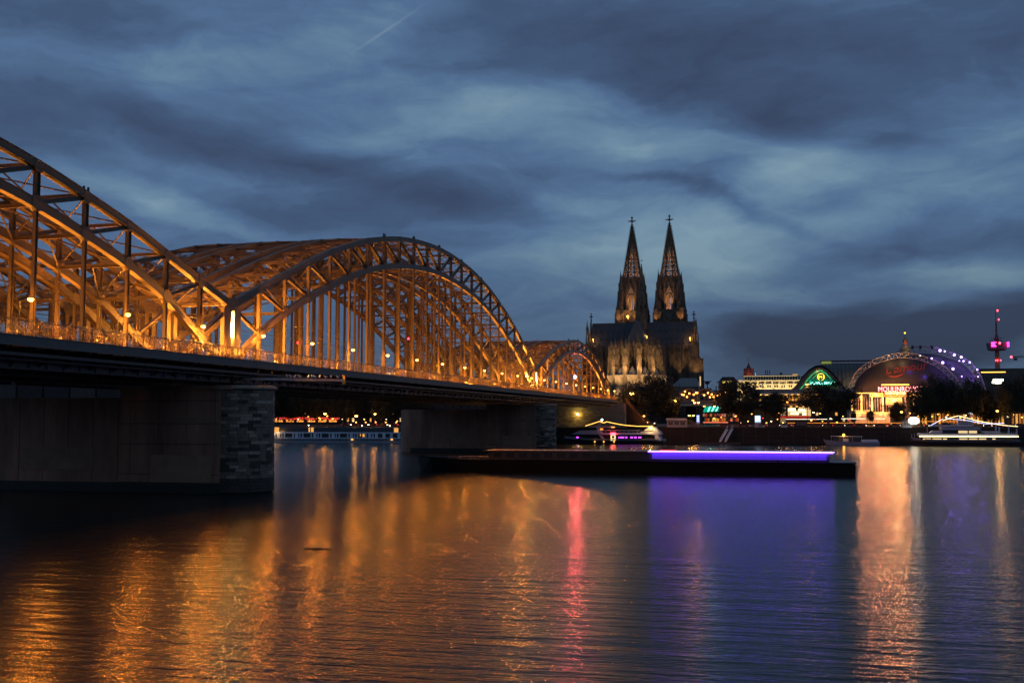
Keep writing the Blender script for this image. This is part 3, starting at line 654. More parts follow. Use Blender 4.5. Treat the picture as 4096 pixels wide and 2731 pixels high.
    for i in range(8):
        a = i * math.pi / 4 + math.pi / 8; q = MB(); q.beam((cx + r0 * math.cos(a), cy_ + r0 * math.sin(a), z0), (cx + r1 * math.cos(a), cy_ + r1 * math.sin(a), z1), .95, .95, w2=.4, h2=.4); q.build('spire_rib', 'dom', tw)
        z = z0 + 1.2
        while z < z1: rr = rad(z) + .55; ck.cbox((cx + rr * math.cos(a), cy_ + rr * math.sin(a), z), .85, .5, .45, a); ck.cbox((cx + (rr + .35) * math.cos(a), cy_ + (rr + .35) * math.sin(a), z + .3), .35, .45, .4, a); z += 1.38
    ck.build('crockets', 'dom', tw, kind='stuff')
    for j, z in enumerate(zr):
        q = MB(); nz = zr[j + 1] if j + 1 < len(zr) else z1
        for i in range(8):
            a, b_ = [i * math.pi / 4 + math.pi / 8 + s for s in (0, math.pi / 4)]; ra, rb = rad(z) - .1, rad(nz) - .1
            p0, p1 = Vector((cx + ra * math.cos(a), cy_ + ra * math.sin(a), z)), Vector((cx + ra * math.cos(b_), cy_ + ra * math.sin(b_), z))
            q0, q1 = Vector((cx + rb * math.cos(a), cy_ + rb * math.sin(a), nz)), Vector((cx + rb * math.cos(b_), cy_ + rb * math.sin(b_), nz))
            q.beam(p0, p1, .5, .85); m0 = (p0 + p1) / 2; m1 = (q0 + q1) / 2; c_ = (m0 + m1) / 2
            k_ = .28 if j < 4 else .34
            q.beam(m0, m1, k_, k_); q.beam(p0.lerp(q0, .5), p1.lerp(q1, .5), k_ * .8, k_ * .8)
            q.beam(p0, c_, k_, k_); q.beam(p1, c_, k_, k_); q.beam(q0, c_, k_, k_); q.beam(q1, c_, k_, k_)
            if j > 6: q.add([p0 * .96 + m0 * .04, m0, m1, q0], [(0, 1, 2, 3)])
        q.build('spire_ring', 'dom', tw)
    q = MB(); q.lathe((cx, cy_, z1 - 1), [(1.0, 0), (.9, 1.5), (1.5, 2), (.6, 2.6), (.45, 4.8), (2.2, 5.3), (2.0, 5.9), (.55, 6.2), (.4, 7.8), (1.2, 8.2), (1.1, 8.7), (.3, 9), (.45, 9.6), (.05, 10)], 8)
    for a in range(4): q.beam((cx, cy_, z1 + 4.6), (cx + 3.3 * math.cos(a * math.pi / 2), cy_ + 3.3 * math.sin(a * math.pi / 2), z1 + 4.7), .7, .7)
    q.build('finial', 'dom', tw)
    for z, pw in ((101, 9000), (131, 3600), (146, 2400)): lamp('spire_uplight', tw, (cx, cy_, z), pw, (1, .42, .12), .6)
    for s in (-1, 1):
        lamp('tower_uplight', tw, (cx + s * 10, cy_ - 17, 88), 5500, (1, .46, .14), .4, spot=50, aim=(cx + s * 10, cy_ - 9, 104)); lamp('gable_uplight', tw, (cx + s * 3, cy_ - 16, 100.5), 4500, (1, .50, .20), .4, spot=60, aim=(cx + s * 1, cy_ - 9, 113))
    return tw
M['dom_lit'] = mat('lit_window_stone', (.36, .27, .19), .9, 0, .35, .8, .3)
tower(-133, 921, 1); tower(-101.3, 921, -1)
# nave, transept and choir
ZR, ZE = 85.6, 65.5
b = MB(); b.box(CX - 7.8, CX + 7.8, 832, 912, CZ, ZE); b.build('nave_wall', 'dom', dom)
b = MB(); b.box(-158.5, -77.5, 860.2, 875.8, CZ, ZE); b.build('transept_wall', 'dom', dom)
b = MB(); b.prism([(-158, 859.6, ZE), (-158, 876.4, ZE), (-158, 868, ZR)], (80.5, 0, 0)); b.build('transept_roof', 'dom_roof', dom)
b = MB(); b.prism([(CX - 8.3, 832, ZE), (CX + 8.3, 832, ZE), (CX, 832, ZR - .5)], (0, 80, 0)); b.build('nave_roof', 'dom_roof', dom)
b = MB()
for i in range(7):
    a0, a1 = math.pi + i * math.pi / 7, math.pi + (i + 1) * math.pi / 7
    b.add([(CX + 8.3 * math.cos(a0), 832 + 8.3 * math.sin(a0), ZE), (CX + 8.3 * math.cos(a1), 832 + 8.3 * math.sin(a1), ZE), (CX, 832, ZR - .5)], [(0, 1, 2)])
b.build('apse_roof', 'dom_roof', dom)
b = MB(); b.box(-158, -77.5, 867.85, 868.15, ZR - .1, ZR + .25)
for i in range(70): x = -157.5 + i * 1.14; b.box(x, x + .12, 867.95, 868.05, ZR + .2, ZR + .9 + .3 * (i % 2))
b.build('ridge_crest', 'dom', dom)
b = MB()
for i in range(17):                                          # dormers in the roof
    x = -155 + i * 4.7
    for z, n_ in ((78, 0), (72, 1)):
        y = 868 - 8.4 * (ZR - z) / (ZR - ZE); b.prism([(x - .45, y - .8, z), (x + .45, y - .8, z), (x, y - .8, z + 1.3)], (0, 1.4, 0))
b.build('roof_dormers', 'dom_glass', dom)
b = MB()
for i in range(58): x = -157 + i * 1.4; b.beam((x, 859.55, ZE + .1), (x, 867.95, ZR + .05), .09, .1)
b.build('roof_seams', 'dom_roof', dom)
b = MB(); k = 7
b.lathe((CX, 832, CZ), [(8.0, 0), (8.0, ZE - CZ)], 14, math.pi / 14); b.lathe((CX, 832, ZE - 1), [(8.2, 0), (8.5, .3), (8.5, 1.4), (8.2, 1.5)], 14, math.pi / 14); b.build('apse_wall', 'dom', dom)
for i in range(7):
    a = math.pi + (i + .5) * math.pi / 7; n3 = (math.cos(a), math.sin(a), 0)
    window(dom, (CX + 7.95 * n3[0], 832 + 7.95 * n3[1]), (-n3[1], n3[0]), 2.5, 45, 65.0, n3, 2)
for s in (-1, 1):
    for y in (837, 843.5, 850, 856.5): window(dom, (CX + s * 7.85, y), (0, 1), 3.6, 45, 65, (s, 0, 0), 3)
def pier_b(x, y, a, w, d, z1, zp, floor=CZ, lit=True):       # buttress tower turned to angle a
    q = MB(); hs = [(floor, 40, 1.18), (40, 49, 1.08), (49, 57, 1.0), (57, z1, .88)]
    ca, sa = math.cos(a), math.sin(a)
    for (p0, p1, s) in hs:
        q.cbox((x, y, p0), d * s, w * s, p1 - p0, a); q.cbox((x, y, p1 - .45), d * s * 1.1, w * s * 1.1, .45, a)
        for nx, ny, L, D in ((ca, sa, w, d), (-ca, -sa, w, d), (-sa, ca, d, w), (sa, -ca, d, w)):
            cx_, cy2 = x + nx * D * s / 2, y + ny * D * s / 2; L *= s
            ribs(q, cx_ - ny * L / 2 * -1 * -1, cy2 + nx * L / 2, cx_ + ny * L / 2, cy2 - nx * L / 2, p0 + .4, p1 - 1.1, max(2, int(L / .9)), .22, .28, (nx, ny, 0))
    ob = q.build('buttress_tower', 'dom', dom)
    for u, v in ((0, 0),) + tuple((i, j) for i in (-1, 1) for j in (-1, 1)):
        px_, py_ = x + u * d * .38 * ca - v * w * .38 * sa, y + u * d * .38 * sa + v * w * .38 * ca
        q = MB(); pinnacle(q, px_, py_, z1 - .3, zp if u == 0 else z1 + (zp - z1) * .55, .75 if u == 0 else .42, 4, 4); q.build('pinnacle', 'dom', ob)
def flyer(p, q_, parent):
    m_ = MB(); p = Vector(p); q_ = Vector(q_); m_.beam(p, q_, .7, .5)
    n = 7; pr = None
    for i in range(n + 1):
        t = i / n; z = p.z - 3.2 + (q_.z - p.z) * t + 3.0 * math.sin(t * math.pi * .5) ** .8 - .2; c_ = Vector((p.x + (q_.x - p.x) * t, p.y + (q_.y - p.y) * t, z))
        if pr: m_.beam(pr, c_, .7, .45); m_.beam(c_, (c_.x, c_.y, p.z + (q_.z - p.z) * t), .3, .3)
        pr = c_
    m_.build('flying_buttress', 'dom', parent)
for i in range(6):
    a = math.pi * 1.5 + math.radians((i - 2.5) * 30); c, s = math.cos(a), math.sin(a)
    pier_b(CX + 18.8 * c, 832 + 18.8 * s, a, 3.0, 4.6, 61.5, 69.5); pier_b(CX + 12.6 * c, 832 + 12.6 * s, a, 2.0, 2.6, 64.5, 72.5)
    for z in (53, 62): flyer((CX + 17 * c, 832 + 17 * s, z - 2), (CX + 8.3 * c, 832 + 8.3 * s, z + 3), dom)
for s in (-1, 1):
    for y in (840, 847, 854):
        pier_b(CX + s * 19.3, y, 0, 2.6, 3.8, 61, 69); pier_b(CX + s * 13.2, y, 0, 1.8, 2.2, 64, 71)
        for z in (53, 62): flyer((CX + s * 17.8, y, z - 2), (CX + s * 8.3, y, z + 3), dom)
    # transept fronts
    X = CX + s * 40.6
    for dy in (-7.6, 7.6): pier_b(X + s * 1.2, 868 + dy, 0, 3.4, 4.6, 70, 84)
    pier_b(X + s * 4.0, 860, 0, 2.6, 3.6, 52, 60); pier_b(X + s * 4.6, 876, 0, 2.6, 3.6, 50, 58)
    q = MB(); q.prism([(X, 860.6, ZE), (X, 875.4, ZE), (X, 868, ZR + 1.2)], (s * 1.1, 0, 0)); q.build('transept_gable', 'dom', dom)
    q = MB(); q.lathe((X + s * .3, 868, ZR), [(.5, 0), (.45, 2.5), (.95, 3), (.4, 3.4), (.35, 5), (1.5, 5.5), (1.4, 6), (.35, 6.4), (.3, 7.4), (.8, 7.8), (.25, 8.3), (.05, 9.2)], 6); q.build('gable_finial', 'dom', dom)
    q = MB(); pinnacle(q, X + s * 2.2, 860.2, 76, 88, 1.0); q.build('pinnacle', 'dom', dom); q = MB(); pinnacle(q, X + s * 1.6, 875.4, 76, 89, 1.0); q.build('pinnacle', 'dom', dom)
    # buttresses, windows and gables on the transept's river side
    for k, dx in enumerate((22.5, 30.5, 38.2)):
        pier_b(CX + s * dx, 858.2, math.pi / 2, 2.2, 2.8, 62, 71)
    for dx in (26.5, 34.3): window(dom, (CX + s * dx, 860.15), (1, 0), 4.6, 36, 62.5, (0, -1, 0), 3)
    q = MB(); q.box(*sorted((CX + s * 8, CX + s * 40)), 859.2, 860.2, ZE - .6, ZE + .6)
    for i in range(30): x = CX + s * (9 + i); q.box(x - .15, x + .15, 859.2, 859.5, ZE + .6, ZE + 1.6)
    q.box(*sorted((CX + s * 8, CX + s * 40)), 859.2, 859.5, ZE + 1.6, ZE + 1.8); q.build('parapet', 'dom', dom)
# ring of chapels with small tent roofs
for i in range(7):
    a = math.pi * 1.5 + math.radians((i - 3) * 30); x, y = CX + 17.5 * math.cos(a), 832 + 17.5 * math.sin(a)
    q = MB(); q.lathe((x, y, CZ), [(5.6, 0), (5.6, 24), (5.9, 24.3), (5.9, 25.2), (5.5, 25.3)], 8, a + math.pi / 8); ob = q.build('chapel', 'dom_pale', dom)
    q = MB(); q.lathe((x, y, CZ + 25.3), [(4.4, 0), (.1, 6.6)], 8, a + math.pi / 8); q.build('tent_roof', 'dom_roof_l', ob)
    for da in (-.78, 0, .78):
        n3 = (math.cos(a + da), math.sin(a + da), 0); window(ob, (x + 5.2 * n3[0], y + 5.2 * n3[1]), (-n3[1], n3[0]), 2.2, CZ + 9, CZ + 21, n3, 1, gable=False, stone='dom_pale')
# crossing turret
q = MB(); q.lathe((CX, 868, 80), [(4.6, 0), (4.6, 6), (4.1, 6.5), (4.1, 9), (4.4, 9.3), (4.1, 9.6), (4.0, 21), (4.5, 21.6), (4.5, 22.6), (3.0, 22.8), (2.9, 32), (2.4, 32.5), (1.5, 42), (.6, 50), (.12, 54)], 8, math.pi / 8)
ob = q.build('crossing_turret', 'dom', dom)
for i in range(8):
    a = i * math.pi / 4 + math.pi / 8; x, y = CX + 4.3 * math.cos(a), 868 + 4.3 * math.sin(a)
    q = MB(); q.cbox((x, y, 88), .7, .7, 13, a); pinnacle(q, x, y, 101, 107, .5, 4, 2); q.build('pinnacle', 'dom', ob)
    q = MB(); pinnacle(q, CX + 2.8 * math.cos(a), 868 + 2.8 * math.sin(a), 108, 117, .45, 4, 3); q.build('pinnacle', 'dom', ob)
    n3 = (math.cos(a + .39), math.sin(a + .39), 0); window(ob, (CX + 3.85 * n3[0], 868 + 3.85 * n3[1]), (-n3[1], n3[0]), 1.8, 90, 100, n3, 1, gable=False)
q = MB(); q.lathe((CX, 868, 133.6), [(.1, 0), (.35, .4), (.1, .8), (.08, 3)], 6); q.beam((CX - 1.2, 868, 135.4), (CX + 1.2, 868, 135.4), .25, .3)
for a in range(4): q.beam((CX, 868, 135.4), (CX + .8 * math.cos(a * .785 + .4), 868, 135.4 + .8 * math.sin(a * .785 + .4)), .15, .15)
q.build('gilded_star', 'gold', ob)
q = MB(); q.tube((CX, 825, 84), (CX, 825, 92), .12, 6); q.beam((CX - 2.4, 825, 90.4), (CX + 2.4, 825, 90.4), .22, .3); q.beam((CX - 1.4, 825, 88.2), (CX + 1.4, 825, 88.2), .2, .25); q.lathe((CX, 825, 86.5), [(.1, 0), (.5, .4), (.5, .8), (.1, 1.2)], 8); q.build('apse_cross', 'gold', dom)
# small lamps that the photograph shows on the cathedral
for px, py, Y, s_, pw in ((2511, 1266, 905, .9, 2500), (2587, 1346, 855, .45, 500), (2372, 1357, 858, .4, 900), (2760, 1352, 858, .5, 1100)):
    q = P(px, py, Y=Y); m_ = MB(); m_.lathe((q.x, q.y, q.z - s_), [(s_ * .4, 0), (s_, s_ * .6), (s_, s_ * 1.4), (s_ * .4, s_ * 2)], 8); m_.beam((q.x, q.y, q.z), (q.x, q.y + 2, q.z - 2), .2, .2); ob = m_.build('roof_lamp', 'sodium', dom)
    lamp('lamp_light', dom, (q.x, q.y - 1.2, q.z + 1), pw, (1, .5, .15), .4)
# floodlights round the choir
for i in range(7):
    a = math.pi * 1.5 + math.radians((i - 3) * 26 + 3); c, s = math.cos(a), math.sin(a)
    pw = (3000, 9000, 11000, 8000, 11000, 6000, 3000)[i] * DOMK
    lamp('choir_floodlight', dom, (CX + 40 * c, 832 + 40 * s, 30), pw, (1, .60, .24), .6, spot=62, aim=(CX + 17 * c, 832 + 17 * s, 52))
for i, pw in enumerate((1500, 3600, 5200, 6200, 4200, 2600)):   # lamps on the chapel roofs, one at the foot of each buttress tower
    a = math.pi * 1.5 + math.radians((i - 2.5) * 30); c, s = math.cos(a), math.sin(a)
    lamp('buttress_uplight', dom, (CX + 27.5 * c - 2 * s, 832 + 27.5 * s + 2 * c, 41), pw * DOMK * .8, (1, .56, .20), .35, spot=58, aim=(CX + 18 * c, 832 + 18 * s, 55), blend=.8)
for x, y, ax, pw in ((CX + 22, 829, CX + 19, 1500), (CX + 31, 846, CX + 30, 1900), (CX + 45, 848, CX + 42, 2600), (CX - 24, 829, CX - 19, 1300), (CX - 31, 846, CX - 30, 900), (CX + 49, 862, CX + 44, 2400)):
    lamp('buttress_uplight', dom, (x, y, 38), pw * DOMK, (1, .56, .20), .35, spot=50, aim=(ax, y + 12, 56), blend=.8)
for x, y, ax, ay, az, pw in ((-140, 800, -118, 815, 24, 5000), (-100, 800, -112, 815, 26, 5000)):
    lamp('wall_floodlight', dom, (x, y, 24), pw * DOMK, (1, .60, .26), .6, spot=70, aim=(ax, ay, az))
# sacristy wing with hipped roof, right of the choir
b = MB(); xa, xb = P(2690, 1545, Y=800).x, P(2797, 1545, Y=800).x
b.box(xa, xb, 795, 812, CZ - 2, 32.5); sac = b.build('sacristy_wing', 'dom', dom)
q = MB(); zt = P(2755, 1511, Y=800).z; x1, x2 = P(2722, 1511, Y=803).x, P(2785, 1511, Y=803).x
q.add([(xa - .5, 794.5, 32.5), (xb + .5, 794.5, 32.5), (xb + .5, 812.5, 32.5), (xa - .5, 812.5, 32.5), (x1, 803, zt), (x2, 803, zt)], [(0, 1, 5, 4), (1, 2, 5), (2, 3, 4, 5), (3, 0, 4)]); q.build('hip_roof', 'dom_roof_l', sac)
M['white_paint'] = mat('white_paint', (.7, .7, .68), .6, 0, .1, 3, 0)
M['wing_brick'] = mat('red_brown_brick', (.06, .032, .02), .9, 0, .35, 1, .5)
glow('lamp_y', (1, .8, .2), 60)
# ------------------------------------------------------------------ west bank ground
QY = 418.0
mb = MB(); mb.box(-1600, 1600, QY, QY + 1.2, -3, 5.9); q_ = mb.build('quay_wall', 'quay', kind='structure')
mb = MB()
for z in (1.5, 3.0, 4.5): mb.box(-62, 120, QY - .05, QY, z, z + .06)
for i in range(40): mb.box(-60 + i * 4.5, -59.85 + i * 4.5, QY - .06, QY, 0, 5.6)
mb.box(-62, 120, QY - .18, QY + .6, 5.9, 6.12); mb.build('quay_coping', 'paving', kind='structure')
mb = MB(); mb.quad((-1600, QY + 1, 5.88), (1600, QY + 1, 5.88), (1600, 455, 5.95), (-1600, 455, 5.95)); mb.build('promenade', 'paving', kind='structure')
mb = MB(); mb.quad((-1600, 436, 6.05), (1600, 436, 6.05), (1600, 452, 6.05), (-1600, 452, 6.05)); mb.build('road', 'asphalt', kind='structure')
mb = MB()
for i in range(90): mb.quad((-180 + i * 4, 443.9, 6.056), (-178 + i * 4, 443.9, 6.056), (-178 + i * 4, 444.1, 6.056), (-180 + i * 4, 444.1, 6.056))
mb.build('lane_markings', 'white_paint', kind='structure')
mb = MB(); mb.box(-1600, 1600, 435.8, 436, 5.9, 6.18); mb.box(-1600, 1600, 452, 452.2, 5.9, 6.2); mb.build('kerb', 'paving', kind='structure')
mb = MB(); mb.add([(-6000, 452.2, 6.1), (6000, 452.2, 6.1), (6000, 500, 6.6), (-6000, 500, 6.6), (6000, 14000, 7), (-6000, 14000, 7)], [(0, 1, 2, 3), (3, 2, 4, 5)]); mb.build('ground', 'paving', kind='structure')
M['brick'] = mat('ashlar', (.20, .16, .13), .9, 0, .3, 1, .5, stretch=(1, 1, 2))
M['render'] = mat('beige_render', (.55, .47, .33), .85, 0, .12, .6, .05)
M['roof_dark'] = mat('dark_roof', (.05, .045, .045), .75, 0, .3, .5, .1)
M['roof_red'] = mat('red_tile_roof', (.22, .07, .05), .8, 0, .25, .5, .1)
M['grey_wall'] = mat('grey_facade', (.14, .13, .13), .85, 0, .25, .4, .05)
M['glass'] = mat('window_glass', (.02, .025, .03), .15, 0, .2, 2, 0)
M['brown_beam'] = mat('brown_steel', (.20, .11, .08), .6, 0, .25, .6, .05)
M['ivory'] = mat('ivory_fascia', (.62, .52, .45), .6, 0, .1, .6, 0)
M['membrane'] = mat('dark_tent_membrane', (.018, .015, .017), .7, 0, .25, .12, .05)
M['white_metal'] = mat('white_painted_metal', (.62, .62, .66), .4, 0, .08, 1, 0)
M['truss_white'] = mat('white_truss_paint', (.30, .26, .25), .4, .2, .1, 1, 0)
M['hull_white'] = mat('white_hull_paint', (.62, .64, .72), .35, 0, .08, .5, 0)
M['hull_dark'] = mat('dark_hull_paint', (.035, .035, .045), .35, 0, .2, .5, 0)
M['hull_blue'] = mat('blue_grey_paint', (.28, .32, .45), .35, 0, .1, .5, 0)
M['bark'] = mat('bark', (.06, .045, .035), .95, 0, .3, 3, .4)
M['leaf'] = mat('dark_leaves', (.018, .022, .010), .75, 0, .45, .7, 0)
glow('led_warm', (1, .42, .06), 2.2); glow('led_hot', (1, .46, .07), 4); glow('led_string', (1, .45, .08), 2.2); glow('led_cool', (.55, .6, 1), 4); glow('led_violet', (.42, .16, 1), 14); glow('purple_window', (.55, .06, 1), 4)
glow('neon_red', (1, .03, .05), 3.5); glow('neon_white', (1, .52, .48), 2.4); glow('teal', (.0, .5, .32), .9); glow('teal_text', (.35, 1, .8), 7); glow('yellow_neon', (1, .68, .04), 5); glow('green_neon', (.05, .75, .28), 1.8)
glow('blue_sign', (.08, .2, 1), 5); glow('city_window', (1, .50, .12), .9); glow('bright_hall', (1, .80, .42), 2.6); glow('violet_lamp', (.50, .32, 1), 7); glow('hot_white', (1, .92, .7), 4); glow('magenta_lamp', (1, .02, .35), 12); glow('purple_led', (.16, .06, 1), 9); glow('white_purple', (.75, .6, 1), 14)
glow('glass_glow', (.10, .22, .08), .30); glow('stairs_glow', (1, .75, .4), 1.2); glow('red_sign', (1, .08, .06), 3); glow('dim_orange', (1, .33, .05), .38)
# ------------------------------------------------------------------ trees
def crown_mesh(seed, n=8500, leaf=.40):
    r = random.Random(seed); mb = MB(); cl = []
    for i in range(46):
        while True:
            p = Vector((r.uniform(-1, 1), r.uniform(-1, 1), r.uniform(-1, 1)))
            if .35 < p.length < .95: break
        p.z = p.z * .8 if p.z > 0 else p.z * .7
        cl.append((p, r.uniform(.12, .30)))
    for i in range(n):
        c, s = r.choice(cl); q = c + Vector((r.gauss(0, s), r.gauss(0, s), r.gauss(0, s * .8))) * .72
        n_ = Vector((r.gauss(0, 1), r.gauss(0, 1), r.gauss(0, 1))).normalized(); u = n_.orthogonal().normalized(); v = n_.cross(u); l = leaf * r.uniform(.5, 1.3) / 9
        mb.add([q - u * l, q - v * l * .6, q + u * l, q + v * l * .6], [(0, 1, 2, 3)])
    me = bpy.data.meshes.new('crown'); me.from_pydata([tuple(v) for v in mb.v], [], mb.f); me.materials.append(M['leaf']); return me
CR = [crown_mesh(11), crown_mesh(12), crown_mesh(13, 9000), crown_mesh(14, 11000)]
TR = []
def tree(x, y, z, w, h, label, cr=0, trunk=.25, group=None, cz=None):
    t = thing('tree', label, 'tree', (x, y, z), group, random.uniform(0, 6))
    c = bpy.data.objects.new('crown', CR[cr]); C.objects.link(c); c.parent = t
    ch = h * (1 - trunk) / 2; c.location = (0, 0, h * trunk + ch); c.scale = (w / 2 / .98, w / 2 / .98, ch / .82)
    m_ = MB(); m_.tube((0, 0, -.3), (0, 0, h * trunk), .028 * w, 8, .02 * w); m_.tube((0, 0, h * trunk), (0, 0, h * .8), .02 * w, 6, .005 * w)
    for i in range(7):
        a = i * 2.4; m_.tube((0, 0, h * (trunk * .9 + .05 * i)), (math.cos(a) * w * .32, math.sin(a) * w * .32, h * (trunk + .22 + .06 * i)), .010 * w, 5, .003 * w)
    o_ = OFF.pop(t.name); OFF[t.name] = Vector(); m_.build('trunk', 'bark', t); return t
def tree_px(x0, x1, ytop, Y, label, cr=0, trunk=.25, zb=6.0, group=None):
    a, b = P(x0, 1600, Y=Y), P(x1, 1600, Y=Y); zt = P((x0 + x1) / 2, ytop, Y=Y).z
    return tree((a.x + b.x) / 2, Y, zb, abs(b.x - a.x), zt - zb, label, cr, trunk, group)
tree_px(2540, 2705, 1500, 447, 'large dark tree in front of the cathedral choir, right of its bright lamp', 3, .12)
tree_px(2450, 2620, 1540, 437, 'smaller bushy tree behind the bright starry lamp at the end of the bridge', 1, .1)
tree_px(2640, 2720, 1590, 452, 'low tree beside the yellow double lamp between cathedral and viaduct', 0, .2)
tree_px(2865, 3050, 1525, 432, 'wide dark tree on the promenade right of the teal canopy', 0, .2)
tree_px(3042, 3150, 1565, 433, 'round tree standing left of the bright white hall', 2, .26)
tree_px(3205, 3420, 1522, 434, 'broad tree full of glints in front of the green lit arch facade', 3, .22)
tree_px(3400, 3425, 1640, 470, 'narrow tree left of the glowing entrance columns', 2, .2)
tree_px(3462, 3497, 1640, 440, 'small round tree below the glowing entrance', 1, .3)
tree_px(3556, 3625, 1608, 452, 'tree in front of the wall of bulbs beside the glowing entrance', 0, .2)
for i, (x0, x1, yt, lb) in enumerate([(3625, 3745, 1545, 'first dark tree right of the string of bulbs, left part of the tall row'), (3690, 3800, 1505, 'dark tree below the right foot of the front dome truss'), (3745, 3865, 1525, 'tall dark tree right under the lilac lit trusses'),
        (3815, 3935, 1518, 'dark tree over the cabin of the white ship with the peaked light string'), (3880, 3990, 1555, 'dark tree below the two bright floodlights at the right'), (3930, 4015, 1600, 'low tree lit yellow by a street lamp at the right'), (3985, 4085, 1520, 'tall dark tree near the right edge with glints in its crown'), (4050, 4150, 1505, 'dark tree cut off by the right edge')]):
    tree_px(x0, x1, yt, 440 + (i % 3) * 5, lb, (0, 3, 1, 3, 0, 2, 1, 3)[i], .16, group='row of dark trees at the right')
adj = ['beside the near pier', 'second from the near pier', 'third from the near pier', 'behind the left tall lamp', 'fifth from the near pier', 'sixth from the near pier', 'behind the middle tall lamp', 'eighth from the near pier',
       'ninth from the near pier', 'tenth from the near pier', 'left of the far pier', 'partly behind the left end of the far pier', 'behind the far pier']
for i in range(13):
    x = 1060 + i * 52; tree_px(x - 48, x + 52, 1535 + (i * 37) % 26, 446 + (i % 3) * 9, 'dark riverside tree seen under the bridge, ' + adj[i], i % 4, .14, group='dark trees seen under the bridge')
for i in range(9):
    x = 40 + i * 118; 
    if i in (0, 1, 2, 3): tree_px(x - 70, x + 70, 1600, 470, 'dark far bank tree glimpsed over the lower pier body, number %s from the left' % ['one', 'two', 'three', 'four'][i], i % 4, .2, group='trees glimpsed over the near pier')
# ------------------------------------------------------------------ street lamps of the far bank
def city_lamp(px, py, Y, label, m_='sodium', s_=.35, pw=0, zb=6.0, col=ORANGE, twin=False):
    q = P(px, py, Y=Y); t = thing('street_lamp', label, 'street lamp', (q.x, Y, zb), 'street lamps of the far bank'); h = q.z
    MB().tube((q.x, Y, zb), (q.x, Y, h), .09, 6, .06).build('pole', 'black', t)
    xs = (-.8, .8) if twin else (0,)
    for dx in xs:
        hd = MB(); hd.lathe((q.x + dx, Y, h + s_ * .3), [(s_ * .9, 0), (s_ * .3, s_ * .5)], 8)
        if dx: hd.beam((q.x, Y, h + .1), (q.x + dx, Y, h + .1), .08, .08)
        hd.build('lamp_hood', 'black', t)
        MB().lathe((q.x + dx, Y, h - s_ * .7), [(s_ * .5, 0), (s_, s_ * .35), (s_, s_ * .8), (s_ * .85, s_)], 8).build('lamp_glass', m_, t)
    if pw: lamp('lamp_light', t, (q.x, Y - .9, h), pw * .45, col, .3)
    return t
glow('lamp_hot', (1, .50, .10), 12)
